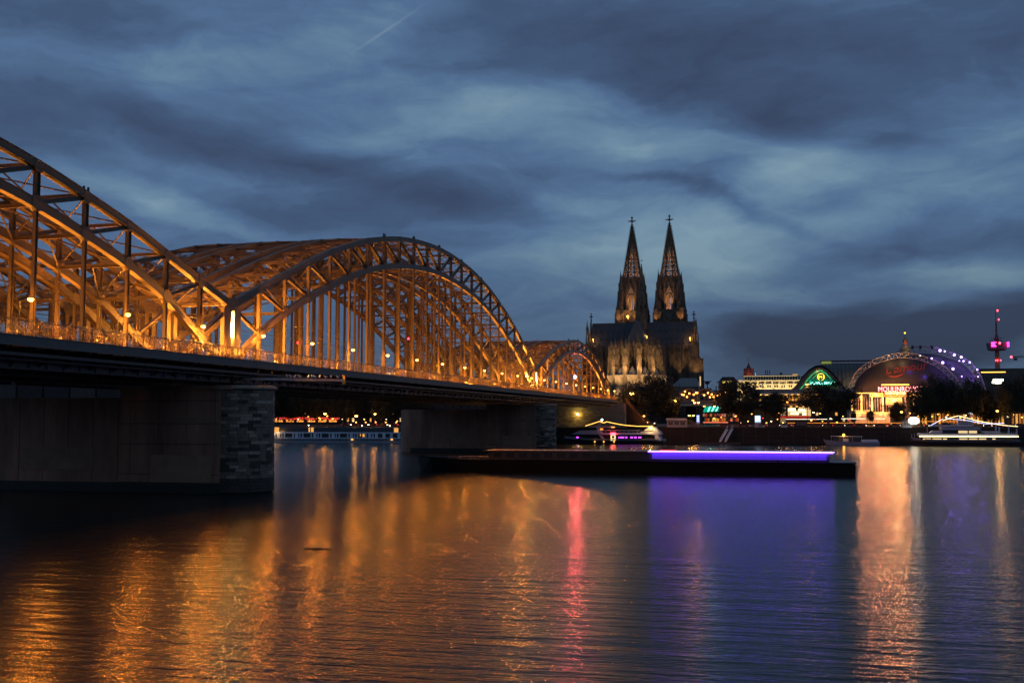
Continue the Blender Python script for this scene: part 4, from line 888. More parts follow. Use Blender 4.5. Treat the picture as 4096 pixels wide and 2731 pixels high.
for (px, py, Y, lb, m_, s_, pw, z, tw) in [
    (2528, 1573, 432, 'brightest orange lamp on a tall mast just past the end of the bridge', 'lamp_hot', .95, 3500, 6, False),
    (2561, 1564, 470, 'small orange lamp right of the brightest lamp, in front of the tree', 'sodium', .3, 300, 12, False),
    (2576, 1663, 424, 'low orange lamp at the foot of the embankment left of the white kiosk', 'sodium', .38, 900, 6, False),
    (2698, 1602, 450, 'yellow twin lamp glaring right of the large tree', 'lamp_hot', .75, 2500, 6, True),
    (2694, 1563, 520, 'small orange lamp right of the cathedral tree, high on a thin mast', 'sodium', .35, 0, 17, False),
    (2772, 1600, 470, 'upper one of two orange lamps left of the teal canopy', 'sodium', .45, 1200, 6, False),
    (2786, 1610, 440, 'tall orange lamp with a wide head beside the lit advertising column', 'lamp_hot', .42, 2200, 6, True),
    (2765, 1661, 440, 'low twin lamp beside the stairs at the white kiosk', 'lamp_hot', .42, 2200, 6, True),
    (3280, 1653, 437, 'lamp low beside the dark container below the broad tree', 'sodium', .3, 300, 6, False),
    (3114, 1650, 437, 'lamp hanging in the round tree left of the bright hall', 'sodium', .35, 500, 6, False),
    (3148, 1607, 470, 'lamp on the left edge of the bright white hall', 'sodium', .45, 600, 6, False),
    (3228, 1537, 436, 'tall orange mast lamp in front of the green lit arch facade', 'sodium', .5, 1200, 6, False),
    (3228, 1548, 437, 'lower head of the tall mast in front of the green arch facade', 'sodium', .4, 0, 6, False),
    (3606, 1647, 446, 'bright orange lamp right of the glowing entrance columns', 'lamp_hot', .42, 1500, 6, False),
    (3245, 1680, 431, 'lower lamp of a pair at the right end of the dark container', 'sodium', .33, 300, 6, False),
    (3254, 1649, 433, 'upper lamp of a pair at the right end of the dark container', 'white_lamp', .25, 0, 6, False),
    (3989, 1643, 436, 'yellow lamp with its pole among the right hand trees', 'lamp_hot', .42, 2500, 6, False),
    (3928, 1647, 450, 'hooded orange lamp left of the yellow lamp at the right', 'sodium', .4, 700, 6, False),
    (3792, 1659, 450, 'low orange lamp under the dark trees above the ship cabin', 'sodium', .32, 400, 6, False),
    (1300, 1654, 440, 'tall bright lamp seen under the bridge, left one of the three', 'lamp_hot', .6, 900, 6, False),
    (1425, 1663, 440, 'tall bright lamp seen under the bridge, middle one of the three', 'lamp_hot', .65, 900, 6, False),
    (1500, 1655, 440, 'tall bright lamp seen under the bridge, right one of the three', 'lamp_hot', .5, 800, 6, False),
    (1309, 1663, 455, 'small lamp just below the left tall lamp under the bridge', 'sodium', .35, 400, 6, False),
    (1277, 1671, 450, 'small lamp left of the left tall lamp under the bridge', 'sodium', .35, 400, 6, False),
    (1223, 1653, 455, 'faint lamp in the trees right of the near pier', 'sodium', .28, 200, 6, False),
    (1233, 1666, 450, 'lamp over the red lit terrace right of the near pier', 'sodium', .3, 300, 6, False),
    (1331, 1674, 450, 'lamp at the right end of the red lit terrace', 'sodium', .34, 400, 6, False),
    (1424, 1688, 430, 'low bollard lamp in front of the parked cars, first from the left', 'sodium', .28, 250, 6, False),
    (1463, 1688, 430, 'low bollard lamp in front of the parked cars, second from the left', 'sodium', .28, 250, 6, False),
    (1503, 1688, 430, 'low bollard lamp in front of the parked cars, third from the left', 'sodium', .28, 250, 6, False),
    (1543, 1688, 430, 'low bollard lamp in front of the parked cars, fourth from the left', 'sodium', .28, 250, 6, False),
    (1585, 1688, 430, 'low bollard lamp in front of the parked cars, fifth from the left', 'sodium', .28, 250, 6, False),
    (1234, 1700, 424, 'white quay edge lamp right of the near pier', 'white_lamp', .24, 200, 6, False),
    (1448, 1702, 424, 'white quay edge lamp below the middle tall lamp', 'white_lamp', .24, 200, 6, False),
    (1559, 1702, 424, 'white quay edge lamp left of the far pier', 'white_lamp', .24, 200, 6, False)]:
    city_lamp(px, py, Y, lb, m_, s_, pw, z, twin=tw)
for x, y in ((2728, 1578), (2735, 1579), (2748, 1587), (2757, 1573), (2775, 1578), (2784, 1571), (2789, 1571), (2817, 1580), (2832, 1571), (2840, 1588), (2847, 1577), (2854, 1588), (2870, 1581), (2881, 1575), (2904, 1568), (2740, 1566)):
    q = P(x, y, Y=560); n_ = ['first', 'second', 'third', 'fourth', 'fifth', 'sixth', 'seventh', 'eighth', 'ninth', 'tenth', 'eleventh', 'twelfth', 'thirteenth', 'fourteenth', 'fifteenth', 'low left'][[2728, 2735, 2748, 2757, 2775, 2784, 2789, 2817, 2832, 2840, 2847, 2854, 2870, 2881, 2904, 2740].index(x)]
    t = thing('platform_lamp', 'orange platform lamp on the viaduct, %s along from the cathedral side' % n_, 'platform lamp', (q.x, 560, 17), 'platform lamps on the viaduct'); h = q.z
    MB().tube((q.x, 560, 17), (q.x, 560, h), .1, 5).build('pole', 'brown_beam', t); MB().lathe((q.x, 560, h - .35), [(.2, 0), (.42, .3), (.3, .7)], 8).build('lamp_glass', 'sodium', t)
# ------------------------------------------------------------------ abutment and embankment at the end of the bridge
ab = thing('bridge_abutment', 'dark stone abutment under the west end of the bridge, with a yellow lit patch', 'abutment', (-85, 424, 0))
mb = MB(); mb.box(-106, -64, 419.5, 470, 5, 15.3); mb.build('abutment_wall', 'brick', ab)
for i in range(22):                                          # courses of the lit masonry, as far as they can be told apart
    for k in range(12):
        z = 6 + i * .42; x = -92 + k * 1.5 + (.75 if i % 2 else 0); 
        if z < 12: MB().box(x + .03, x + 1.46, 419.38 - random.random() * .06, 419.52, z + .02, z + .40).build('stone_block', 'stone_c' if random.random() < .4 else 'stone', ab)
q = P(2310, 1656, Y=418.6); MB().lathe((q.x, 418.7, q.z - .2), [(.1, 0), (.26, .1), (.26, .3), (.1, .42)], 8).build('wall_lamp', 'lamp_y', ab); lamp('lamp_light', ab, (q.x, 417.9, q.z), 420, (1, .70, .12), .2)
w_ = P(2478, 1590, Y=430); e_ = P(2600, 1700, Y=430)
mb = MB(); mb.prism([(-64, 424, 5.5), (-64, 424, 17.2), (w_.x + 3, 424, 17.0), (e_.x, 424, 6)], (0, 26, 0)); mb.build('wing_wall', 'wing_brick', ab)
mb = MB()
for i in range(24):
    for k in range(16):
        z = 6 + i * .46; x = -64 + k * 1.1 + (.55 if i % 2 else 0); zmax = 17 - (x - (w_.x + 3)) * (11 / (e_.x - w_.x - 3)) if x > w_.x + 3 else 16.8
        if z + .5 < zmax: mb.box(x, x + 1.04, 423.9 - random.random() * .08, 424.01, z, z + .41)
mb.build('wing_blocks', 'wing_brick', ab, kind='stuff')
mb = MB(); mb.beam((w_.x + 3, 423.8, 17.3), (e_.x + .2, 423.8, 6.3), .3, .3); mb.beam((w_.x + 3, 423.9, 18.3), (e_.x + .2, 423.9, 7.3), .08, .08)
mb.build('wing_coping', 'wing_brick', ab)
EK = .58
M['hall_roof'] = mat('ribbed_grey_roof', (.08, .065, .05), .6, 0, .3, .4, .1)
M['copper'] = mat('verdigris_copper', (.20, .17, .11), .6, 0, .3, .5, .1)
M['red_gable'] = mat('red_sandstone', (.45, .14, .08), .8, 0, .2, .5, .1)
M['green_metal'] = mat('green_painted_metal', (.05, .25, .13), .5, 0, .2, .5, 0)
M['red_script'] = mat('red_lettering', (.16, .015, .010), .5, 0, .1, 2, 0)
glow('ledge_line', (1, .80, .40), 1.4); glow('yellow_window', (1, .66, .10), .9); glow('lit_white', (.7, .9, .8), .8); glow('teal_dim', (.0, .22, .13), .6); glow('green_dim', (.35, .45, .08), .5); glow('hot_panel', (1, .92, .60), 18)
def text_mesh(s_, size, name, m_, parent, loc, ext=.1, rot=(math.pi / 2, 0, 0), sx_=1, shear=0, bold=0, align='LEFT'):
    cu = bpy.data.curves.new('t', 'FONT'); cu.body = s_; cu.size = size; cu.extrude = ext; cu.offset = bold; cu.shear = shear; cu.align_x = align; cu.resolution_u = 3
    o = bpy.data.objects.new('t', cu); C.objects.link(o); bpy.context.view_layer.update()
    me = bpy.data.meshes.new_from_object(o.evaluated_get(bpy.context.evaluated_depsgraph_get())); bpy.data.objects.remove(o)
    me.name = name; me.materials.clear(); me.materials.append(M[m_]); ob = bpy.data.objects.new(name, me); C.objects.link(ob)
    ob.parent = parent; ob.location = Vector(loc) - OFF.get(parent.name, Vector()); ob.rotation_euler = rot; ob.scale = (sx_, 1, 1); return ob
def rect(px0, px1, py0, py1, Y): a, b = P(px0, py1, Y=Y), P(px1, py0, Y=Y); return a.x, b.x, a.z, b.z
def bldg(name, label, cat, px0, px1, py0, Y, dep, m_, zb=6):
    x0, x1, z0, z1 = rect(px0, px1, py0, 1700, Y); t = thing(name, label, cat, ((x0 + x1) / 2, Y, zb)); MB().box(x0, x1, Y, Y + dep, zb, z1).build('wall', m_, t); return t, x0, x1, z1
# office block, floodlit, left of the station arch
t, x0, x1, z1 = bldg('office_building', 'long beige office building lit yellow, with rows of windows behind the station', 'building', 2948, 3200, 1522, 850, 20, 'render')
z0 = P(3000, 1519, Y=850).z; za = P(3000, 1506, Y=850).z; zt = P(3000, 1503, Y=850).z
MB().box(x0 + 5, x1 - 2, 853, 868, z1, zt).build('attic_storey', 'render', t)
MB().box(x0 + 4, x1 - 1, 852.4, 869, zt, zt + .5).build('roof', 'roof_dark', t)
MB().box(x0 - .4, x1 + .4, 849.4, 850, z1 - .1, z1 + .35).build('cornice', 'render', t)
for k in range(22):
    x = x0 + 6.5 + k * 1.95; MB().box(x, x + 1.15, 852.85, 853.02, z1 + .8, zt - .5).build('window', 'glass', t)
    MB().box(x - .62, x - .2, 852.7, 853, z1 + .3, zt - .1).build('pier', 'render', t)
for k in range(9):
    for j in range(4): x = x0 + 1.2 + k * 5.2 + j * 1.0; MB().box(x, x + .72, 849.85, 850.05, P(3000, 1536, Y=850).z, P(3000, 1527, Y=850).z).build('window', 'glass', t)
for k in range(9):
    for j in range(2): x = x0 + 2.0 + k * 5.2 + j * 1.6; MB().box(x, x + .95, 849.85, 850.05, P(3000, 1550, Y=850).z, P(3000, 1541, Y=850).z).build('window', 'glass', t)
for z, y in ((z1 + .4, 849.2), (P(3000, 1538, Y=850).z, 849.3)): MB().box(x0, x1, y, y + .15, z, z + .12).build('light_line', 'ledge_line', t)
MB().box(x0 + 5, x1 - 2, 852.2, 852.35, zt - .2, zt - .05).build('light_line', 'ledge_line', t)
for k in range(5): lamp('facade_light', t, (x0 + 5 + k * 10, 842, z1 - 9), 5200, (1, .72, .32), 1.2)
for k, x in enumerate((3062, 3069, 3078)): q = P(x, 1480, Y=860); MB().tube((q.x, 860, zt), (q.x, 860, q.z), .3, 5).build('chimney', 'roof_dark', t)
mb = MB(); a = rect(3040, 3130, 1500, 1504, 858); mb.box(a[0], a[1], 856, 864, zt + .4, a[3]); a = rect(3120, 3128, 1490, 1504, 858); mb.box(a[0], a[1], 857, 861, zt + .4, a[3]); mb.build('roof_plant', 'roof_dark', t)
a = rect(3170, 3192, 1498, 1504, 856); MB().box(a[0], a[1], 855, 861, zt + .4, a[3] + .3).build('lit_penthouse', 'city_window', t); MB().lathe(((a[0] + a[1]) / 2, 858, a[3] + .3), [(2.4, 0), (1.6, .7), (.2, 1.1)], 10).build('dome_light', 'render', t)
# dark office with two lit windows
t, x0, x1, z1 = bldg('office_building', 'dark low office building with two lit attic windows, right of the cathedral', 'building', 2876, 2950, 1522, 840, 18, 'grey_wall')
zt = P(2910, 1507, Y=840).z; mb = MB(); mb.prism([(x0 + .5, 840, z1), (x1 - .5, 840, z1), (x1 - 3, 840, zt), (x0 + 3, 840, zt)], (0, 18, 0)); mb.build('roof', 'roof_dark', t)
for a, b in ((2891, 2904), (2910, 2928)):
    for k in range(3): r_ = rect(a + (b - a) * k / 3, a + (b - a) * (k + .85) / 3, 1524, 1532, 839.8); MB().box(r_[0], r_[1], 839.7, 840.05, r_[2], r_[3]).build('window', 'yellow_window', t)
for k in range(8):
    for y_ in (1537, 1546): r_ = rect(2880 + k * 8.5, 2885 + k * 8.5, y_, y_ + 5, 839.9); MB().box(r_[0], r_[1], 839.9, 840.05, r_[2], r_[3]).build('window', 'glass', t)
# romanesque crossing tower with red pyramid roof
q = P(2995, 1505, Y=905); zt = P(2995, 1446, Y=905).z; w2 = abs(P(3015, 1500, Y=905).x - P(2975, 1500, Y=905).x) / 2
t = thing('church_tower', 'church tower with steep red pyramid roof and small gables behind the office building', 'church tower', (q.x, 905, 7))
MB().lathe((q.x, 905, 7), [(w2 * 1.04, 0), (w2 * 1.04, q.z - 7 - 1)], 8, math.pi / 8).build('tower_wall', 'brick', t)
MB().lathe((q.x, 905, q.z - 1), [(w2 * 1.08, 0), (w2 * 1.1, 2.5), (.15, zt - q.z)], 8, math.pi / 8).build('roof', 'roof_red', t)
for i in range(8):
    a = i * math.pi / 4; c, s = math.cos(a), math.sin(a); r_ = w2 * 1.02; MB().prism([(q.x + c * r_ - s * 2.6, 905 + s * r_ + c * 2.6, q.z - 1), (q.x + c * r_ + s * 2.6, 905 + s * r_ - c * 2.6, q.z - 1), (q.x + c * r_, 905 + s * r_, q.z + 6.5)], (-c * 1.4, -s * 1.4, 0)).build('gable', 'red_gable', t)
MB().tube((q.x, 905, zt - 1), (q.x, 905, zt + 3), .12, 5).build('cross', 'black', t)
lamp('church_light', t, (q.x, 893, q.z - 5), 1800, (1, .25, .08), 1)
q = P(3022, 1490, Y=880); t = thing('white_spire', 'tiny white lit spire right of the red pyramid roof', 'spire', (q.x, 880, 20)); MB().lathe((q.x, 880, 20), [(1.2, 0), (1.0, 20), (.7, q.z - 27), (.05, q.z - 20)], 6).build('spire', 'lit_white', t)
# onion domed tower behind the tent dome
q = P(3620, 1352, Y=760); zb = P(3620, 1412, Y=760).z
t = thing('church_tower', 'church tower with round copper cupola and lantern peeping over the tent dome', 'church tower', (q.x, 760, 7))
sc_ = 760 / F * 1.02
MB().lathe((q.x, 760, 7), [(17 * sc_, 0), (17 * sc_, P(3620, 1402, Y=760).z - 7), (21 * sc_, P(3620, 1400, Y=760).z - 7), (21 * sc_, P(3620, 1394, Y=760).z - 7), (15 * sc_, P(3620, 1385, Y=760).z - 7), (9 * sc_, P(3620, 1381, Y=760).z - 7), (8 * sc_, P(3620, 1379, Y=760).z - 7)], 12).build('cupola', 'copper', t)
MB().lathe((q.x, 760, P(3620, 1379, Y=760).z), [(7.5 * sc_, 0), (7.5 * sc_, 13 * sc_), (9 * sc_, 14 * sc_)], 8).build('lantern', 'red_gable', t)
MB().lathe((q.x, 760, P(3620, 1365, Y=760).z), [(8.5 * sc_, 0), (8 * sc_, 6 * sc_), (4 * sc_, 12 * sc_), (1.5 * sc_, 18 * sc_), (1 * sc_, 26 * sc_), (.3 * sc_, 60 * sc_)], 10).build('cap', 'copper', t)
MB().lathe((q.x, 760, P(3620, 1334, Y=760).z), [(.3, 0), (.5, .4), (.3, .8)], 6).build('gilded_ball', 'yellow_neon', t)
lamp('church_light', t, (q.x + 2, 750, P(3620, 1402, Y=760).z), 1500, (1, .62, .22), .6); lamp('church_light', t, (q.x, 756, P(3620, 1372, Y=760).z), 120, (1, .3, .1), .3)
# television tower
Y = 2600; q = P(3990, 1470, Y=Y); k = Y / F * 1.02
t = thing('television_tower', 'tall television tower with pink lit pod and red warning lights', 'tower', (q.x, Y, 7))
zz = lambda y: P(3990, y, Y=Y).z
MB().lathe((q.x, Y, 7), [(14 * k, 0), (9 * k, zz(1480) - 7), (7.5 * k, zz(1400) - 7), (8 * k, zz(1395) - 7)], 16).build('shaft', 'concrete', t)
MB().lathe((q.x, Y, zz(1402)), [(26 * k, 0), (32 * k, 3 * k), (36 * k, 24 * k), (36 * k, 27 * k), (12 * k, 29 * k)], 24).build('pod', 'grey_wall', t)
MB().lathe((q.x, Y, zz(1366)), [(10 * k, 0), (23 * k, .5 * k), (23 * k, 2 * k), (8 * k, 3 * k), (8 * k, 10 * k), (19 * k, 11 * k), (19 * k, 12.5 * k), (7 * k, 13.5 * k), (6 * k, 20 * k), (3.6 * k, 28 * k), (3 * k, 75 * k), (1.6 * k, 78 * k), (1.2 * k, 115 * k)], 16).build('antenna_mast', 'grey_wall', t)
for px, py, m_, r_ in ((3990, 1242, 'red_lamp', 3.2), (3995, 1278, 'red_lamp', 2.6), (3999, 1372, 'red_lamp', 4.0), (3990, 1441, 'red_lamp', 2.6), (4003, 1441, 'red_lamp', 2.4), (3983, 1441, 'red_lamp', 2.2)):
    q2 = P(px, py, Y=Y - 40 * k if py == 1372 else Y - 10 * k); MB().lathe((q2.x, q2.y, q2.z - r_ * k), [(r_ * k * .5, 0), (r_ * k, r_ * k), (r_ * k * .5, r_ * 2 * k)], 8).build('warning_light', m_, t)
for px, w in ((3975, 8), (4032, 3)):
    q2 = P(px, 1377, Y=Y - 30 * k)
    for j in range(3): MB().box(q2.x - w * k, q2.x + w * k, q2.y - 2, q2.y, q2.z + (j - 1) * 6 * k - 2 * k, q2.z + (j - 1) * 6 * k + 2 * k).build('pink_sign', 'magenta_lamp', t)
# crane jib at the right edge
q = P(4043, 1428, Y=900); q2 = P(4200, 1432, Y=900); t = thing('crane', 'dark crane jib with red light entering at the right edge', 'crane', (q2.x, 900, 7))
mb = MB(); mb.beam((q.x, 900, q.z), (q2.x, 900, q2.z), 1.2, .5); mb.beam((q.x, 900, q.z), (q2.x, 900, q2.z + 4), .3, .3)
for i in range(12): a = i / 12; x = q.x + (q2.x - q.x) * a; mb.beam((x, 900, q.z), (x + 1.6, 900, q.z + 4 * a), .2, .2)
mb.build('jib', 'black', t); MB().tube((q2.x, 900, 7), (q2.x, 900, q2.z + 5), .9, 6).build('mast', 'black', t)
MB().lathe((q.x, 898, q.z - .8), [(.4, 0), (.9, .8), (.4, 1.6)], 8).build('warning_light', 'red_lamp', t); a = rect(4056, 4068, 1432, 1441, 900); MB().box(a[0], a[1], 899, 901, a[2], a[3]).build('trolley', 'black', t)
# station: arched front, glass wall, sign, big hall behind
Y = 640
t = thing('station_hall', 'station hall with dark arched front, green lit glass wall and teal sign', 'railway station', (P(3280, 1560, Y=Y).x, Y, 17))
arc = [(3156, 1562), (3172, 1552), (3192, 1530), (3212, 1502), (3236, 1477), (3262, 1462), (3285, 1460), (3310, 1472), (3336, 1497), (3362, 1528), (3386, 1556), (3402, 1580)]
inn = [(3176, 1574), (3188, 1562), (3208, 1538), (3226, 1512), (3246, 1490), (3266, 1477), (3285, 1475), (3305, 1486), (3328, 1510), (3352, 1542), (3374, 1570), (3386, 1584)]
A = [P(x, y, Y=Y) for x, y in arc]; B = [P(x, y, Y=Y) for x, y in inn]
mb = MB()
for i in range(len(A) - 1): mb.prism([A[i], A[i + 1], B[i + 1], B[i]], (0, 2.5, 0))
mb.build('arch_band', 'brown_beam', t)
mb = MB()
for i in range(len(A) - 1): mb.prism([A[i], A[i + 1], A[i + 1] - Vector((0, 0, 1)), A[i] - Vector((0, 0, 1))], (0, 60, 0))
mb.build('roof', 'roof_dark', t)
mb = MB(); off_ = Vector((0, 1.6, 0)); mb.prism([p + off_ for p in B], (0, .1, 0)); mb.build('glass_wall', 'glass_glow', t)
bz = min(p.z for p in B)
def top_at(x):
    for a, b in zip(B, B[1:]):
        if a.x <= x <= b.x: return a.z + (b.z - a.z) * (x - a.x) / (b.x - a.x)
    return bz
mb = MB(); x = B[0].x + .6
while x < B[-1].x: mb.box(x, x + .12, Y + 1.3, Y + 1.5, bz, top_at(x)); x += .95
mb.build('mullions', 'roof_dark', t, kind='stuff')
mb = MB(); z = bz
while z < B[5].z:
    xs = [B[0].x + i * (B[-1].x - B[0].x) / 120 for i in range(121)]; ok = [x for x in xs if top_at(x) > z]
    if ok: mb.box(min(ok), max(ok), Y + 1.28, Y + 1.42, z, z + .12)
    z += 1.15
mb.build('transoms', 'roof_dark', t, kind='stuff')
mb = MB()
for i in range(1, 6): mb.beam(B[i] + Vector((.5, 1.2, -.9)), B[i + 1] + Vector((.5, 1.2, -.9)), .16, .16); mb.beam(B[i] + Vector((1.6, 1.2, -2.2)), B[i + 1] + Vector((1.6, 1.2, -2.2)), .12, .12)
for i in range(6, 8): mb.beam(B[i] + Vector((-.4, 1.2, -.8)), B[i + 1] + Vector((-.4, 1.2, -.8)), .14, .14)
mb.build('neon_arc', 'green_neon', t)
mb = MB()
for i in range(1, 8): mb.beam(B[i] + Vector((.5, 1.1, -.6)), B[i + 1] + Vector((1.6, 1.1, -2.4)), .14, .14)
mb.build('arch_lattice', 'green_metal', t)
q = P(3284, 1507, Y=Y); mb = MB(); mb.lathe((q.x, Y + .6, q.z - 1.8), [(.1, 0), (.1, 0)], 4) if False else None
for i in range(16):
    a, b = i * math.pi / 8, (i + 1) * math.pi / 8
    for r_ in (1.9,): mb.beam((q.x + r_ * math.cos(a), Y + .9, q.z + r_ * math.sin(a)), (q.x + r_ * math.cos(b), Y + .9, q.z + r_ * math.sin(b)), .2, .14)
mb.build('clock_ring', 'yellow_neon', t); text_mesh('4711', 1.9, 'numerals', 'yellow_neon', t, (q.x - 2.05, Y + .9, q.z - .7), .05)
lamp('sign_glow', t, (q.x - 2, Y + .5, q.z + 3), 300, (1, .75, .2), .3)
for i, (p0, p1) in enumerate([((3236, 1528), (3342, 1518))]):
    a, b = P(3236, 1543, Y=Y), P(3343, 1523, Y=Y); x0, x1 = a.x, b.x; z0, z1 = P(3290, 1540, Y=Y).z, P(3290, 1524, Y=Y).z
    MB().box(x0, x1, Y + .6, Y + .9, z0, z1).build('sign_board', 'teal', t); text_mesh('ECHT KÖLNISCH WASSER', 1.5, 'sign_letters', 'teal_text', t, (x0 + .4, Y + .52, z0 + .55), .04, sx_=.82, bold=.03)
    MB().box(x0 - .2, x1 + .4, Y + 1.0, Y + 1.15, z1 + .4, z1 + 1.5).build('sign_strip', 'teal_dim', t)
mb = MB(); c0 = P(3285, 1455, Y=700); c1 = P(3470, 1457, Y=700)   # great hall behind, barrel running along the river
for i in range(10):
    a, b = math.radians(90 - i * 8), math.radians(90 - (i + 1) * 8); f_ = lambda s: (700 - 26 * math.cos(s), c0.z - 20 + 20 * math.sin(s))
    (ya, z_a), (yb, z_b) = f_(a), f_(b); mb.prism([(c0.x, ya, z_a), (c0.x, yb, z_b), (c0.x, yb, z_b - .5), (c0.x, ya, z_a - .5)], (c1.x - c0.x + 14, 0, 0))
ob = mb.build('great_roof', 'hall_roof', t)
for k in range(18):
    m2 = MB(); x = c0.x + k * (c1.x - c0.x + 14) / 18
    for i in range(10):
        a, b = math.radians(90 - i * 8), math.radians(90 - (i + 1) * 8); (ya, z_a), (yb, z_b) = f_(a), f_(b); m2.beam((x, ya, z_a + .15), (x, yb, z_b + .15), .25, .4)
    m2.build('roof_rib', 'roof_dark', ob)
a = rect(3290, 3330, 1455, 1464, 672); MB().box(a[0], a[1], 696, 698, c0.z - .2, c0.z + 1.4).build('lit_clerestory', 'green_dim', ob); MB().box(c0.x - .5, c1.x + 10, 695.5, 704, c0.z + 1.3, c0.z + 1.8).build('ridge_cap', 'roof_dark', ob)
lamp('roof_light', t, (c1.x - 8, 668, c0.z - 12), 3500, (1, .78, .45), 1)
t, x0, x1, z1 = bldg('station_roof', 'long ribbed station roof right of the tent dome, below the television tower', 'station roof', 3925, 4300, 1470, 640, 40, 'hall_roof', 7)
mb = MB()
for k in range(30): x = x0 + k * 1.7; mb.beam((x, 639.8, z1 - 6), (x, 641.5, z1 + .1), .3, .3)
mb.build('roof_ribs', 'roof_dark', t)
a = rect(3925, 4022, 1486, 1490, 560); b_ = thing('light_bar', 'long glowing light bar below the television tower', 'light', (a[0], 560, 7)); MB().box(a[0], a[1], 560, 560.4, a[2], a[3]).build('tube', 'led_hot', b_)
for i in range(4): MB().tube((a[0] + 1 + i * 3.8, 560.6, 7), (a[0] + 1 + i * 3.8, 560.6, a[3]), .12, 5).build('support', 'black', b_)
a = rect(3972, 4012, 1514, 1532, 520); b_ = thing('floodlight_cluster', 'cluster of very bright white floodlights over the right hand trees', 'floodlights', (a[0], 520, 7))
for (p0, p1, y0, y1) in ((3973, 4013, 1516, 1522), (3980, 4005, 1524, 1533), (3969, 3975, 1526, 1532)): r_ = rect(p0, p1, y0, y1, 520); MB().box(r_[0], r_[1], 519.6, 520, r_[2], r_[3]).build('lamp_panel', 'hot_panel', b_)
MB().tube(((a[0] + a[1]) / 2, 520.4, 7), ((a[0] + a[1]) / 2, 520.4, a[3]), .2, 6).build('pole', 'black', b_)
# ------------------------------------------------------------------ tent dome
YD, YE = 500, 540
L1 = [(3386, 1590), (3398, 1538), (3415, 1500), (3440, 1471), (3467, 1452), (3510, 1431), (3564, 1415), (3609, 1410), (3655, 1413), (3700, 1424), (3745, 1443), (3785, 1470), (3815, 1498), (3840, 1530), (3856, 1570), (3862, 1600)]
L2 = [(3510, 1445), (3550, 1423), (3588, 1406), (3645, 1388), (3699, 1384), (3749, 1391), (3806, 1408), (3844, 1424), (3879, 1445), (3905, 1471), (3928, 1510), (3942, 1550), (3948, 1600)]
def resample(L, n):
    d = [0]
    for a, b in zip(L, L[1:]): d.append(d[-1] + (b - a).length)
    out_ = []
    for i in range(n + 1):
        t_ = d[-1] * i / n; k = max(j for j in range(len(d)) if d[j] <= t_ + 1e-9); k = min(k, len(L) - 2); out_.append(L[k].lerp(L[k + 1], (t_ - d[k]) / (d[k + 1] - d[k])))
    return out_
dome = thing('tent_theatre', 'black tent theatre hung from two white arched trusses, red script on its front', 'theatre', (P(3610, 1600, Y=YD).x, YD, 7))
def arch_truss(L, Y, n, nm, dep, br):
    O = resample([P(x, y, Y=Y) for x, y in L], n); c = sum((p for p in O), Vector()) / len(O); c.z = 7; ctr = c; I = []
    for i, p in enumerate(O):
        a = O[max(i - 1, 0)]; b = O[min(i + 1, n)]; d = (b - a).normalized(); nrm = Vector((d.z, 0, -d.x)); 
        if nrm.dot(ctr - p) < 0: nrm = -nrm
        I.append(p + nrm * dep)
    up = MB(); 
    for yy in (0, br):
        v_ = Vector((0, yy, 0))
        for a, b in zip(O, O[1:]): up.tube(a + v_, b + v_, .17, 6)
    for a, b in zip(I, I[1:]): up.tube(a + Vector((0, br / 2, 0)), b + Vector((0, br / 2, 0)), .2, 6)
    ob = up.build(nm, 'truss_white', dome)
    for i in range(n):
        w_ = MB(); m0 = I[i] + Vector((0, br / 2, 0)); m1 = I[i + 1] + Vector((0, br / 2, 0))
        mid = (O[i] + O[i + 1]) / 2
        w_.tube(m0, mid, .11, 4); w_.tube(mid, m1, .11, 4); w_.tube(m0, O[i] + Vector((0, br, 0)), .07, 4)
        w_.tube(O[i], O[i] + Vector((0, br, 0)), .07, 4); w_.build('lattice_brace', 'truss_white', ob)
    return O, I
O1, I1 = arch_truss(L1, YD, 26, 'truss_arch', 2.1, 1.8)
O2, I2 = arch_truss(L2, YE, 25, 'truss_arch', 2.3, 1.8)
# membrane: front cloth under the first arch, crown between both arches, skirt behind
mb = MB(); n = 26; K_ = 8; gridv = []
Q2 = resample([p + Vector((0, 0, -1.0)) for p in I2], n)
for i in range(n + 1):
    a = I1[i] + Vector((0, .9, .2)); b = Q2[i]
    for k in range(K_ + 1):
        t_ = k / K_; p = a.lerp(b, t_); p.z += -2.2 * math.sin(t_ * math.pi); gridv.append(p)
fs = [(i * (K_ + 1) + k, (i + 1) * (K_ + 1) + k, (i + 1) * (K_ + 1) + k + 1, i * (K_ + 1) + k + 1) for i in range(n) for k in range(K_)]
mb.add(gridv, fs); mb.build('roof_membrane', 'membrane', dome, smooth=True)
mb = MB(); zb_ = P(3500, 1575, Y=YD).z; gv = []
for i in range(n + 1):
    a = I1[i] + Vector((0, .9, .2)); b = Vector((a.x, YD - 3.2, min(zb_, a.z)))
    for k in range(7): t_ = k / 6; p = a.lerp(b, t_); p.y -= 1.0 * math.sin(t_ * math.pi) + .25 * math.sin(i * 1.1) * t_ * (1 - t_); gv.append(p)
mb.add(gv, [(i * 7 + k, (i + 1) * 7 + k, (i + 1) * 7 + k + 1, i * 7 + k + 1) for i in range(n) for k in range(6)]); mb.build('front_membrane', 'membrane', dome, smooth=True)
a = rect(3400, 3860, 1573, 1690, YD); mb = MB(); mb.box(a[0], a[1], YD - 1, YD + 30, 6, a[3]); mb.build('hall_wall', 'grey_wall', dome)
a = rect(3942, 3860, 1530, 1690, YD); mb = MB(); mb.box(*sorted((P(3700, 1600, Y=YE).x, P(3935, 1600, Y=YE).x)), YE, YE + 14, 6, P(3900, 1540, Y=YE).z); mb.build('rear_wall', 'grey_wall', dome)
sy3 = YD - 3.9
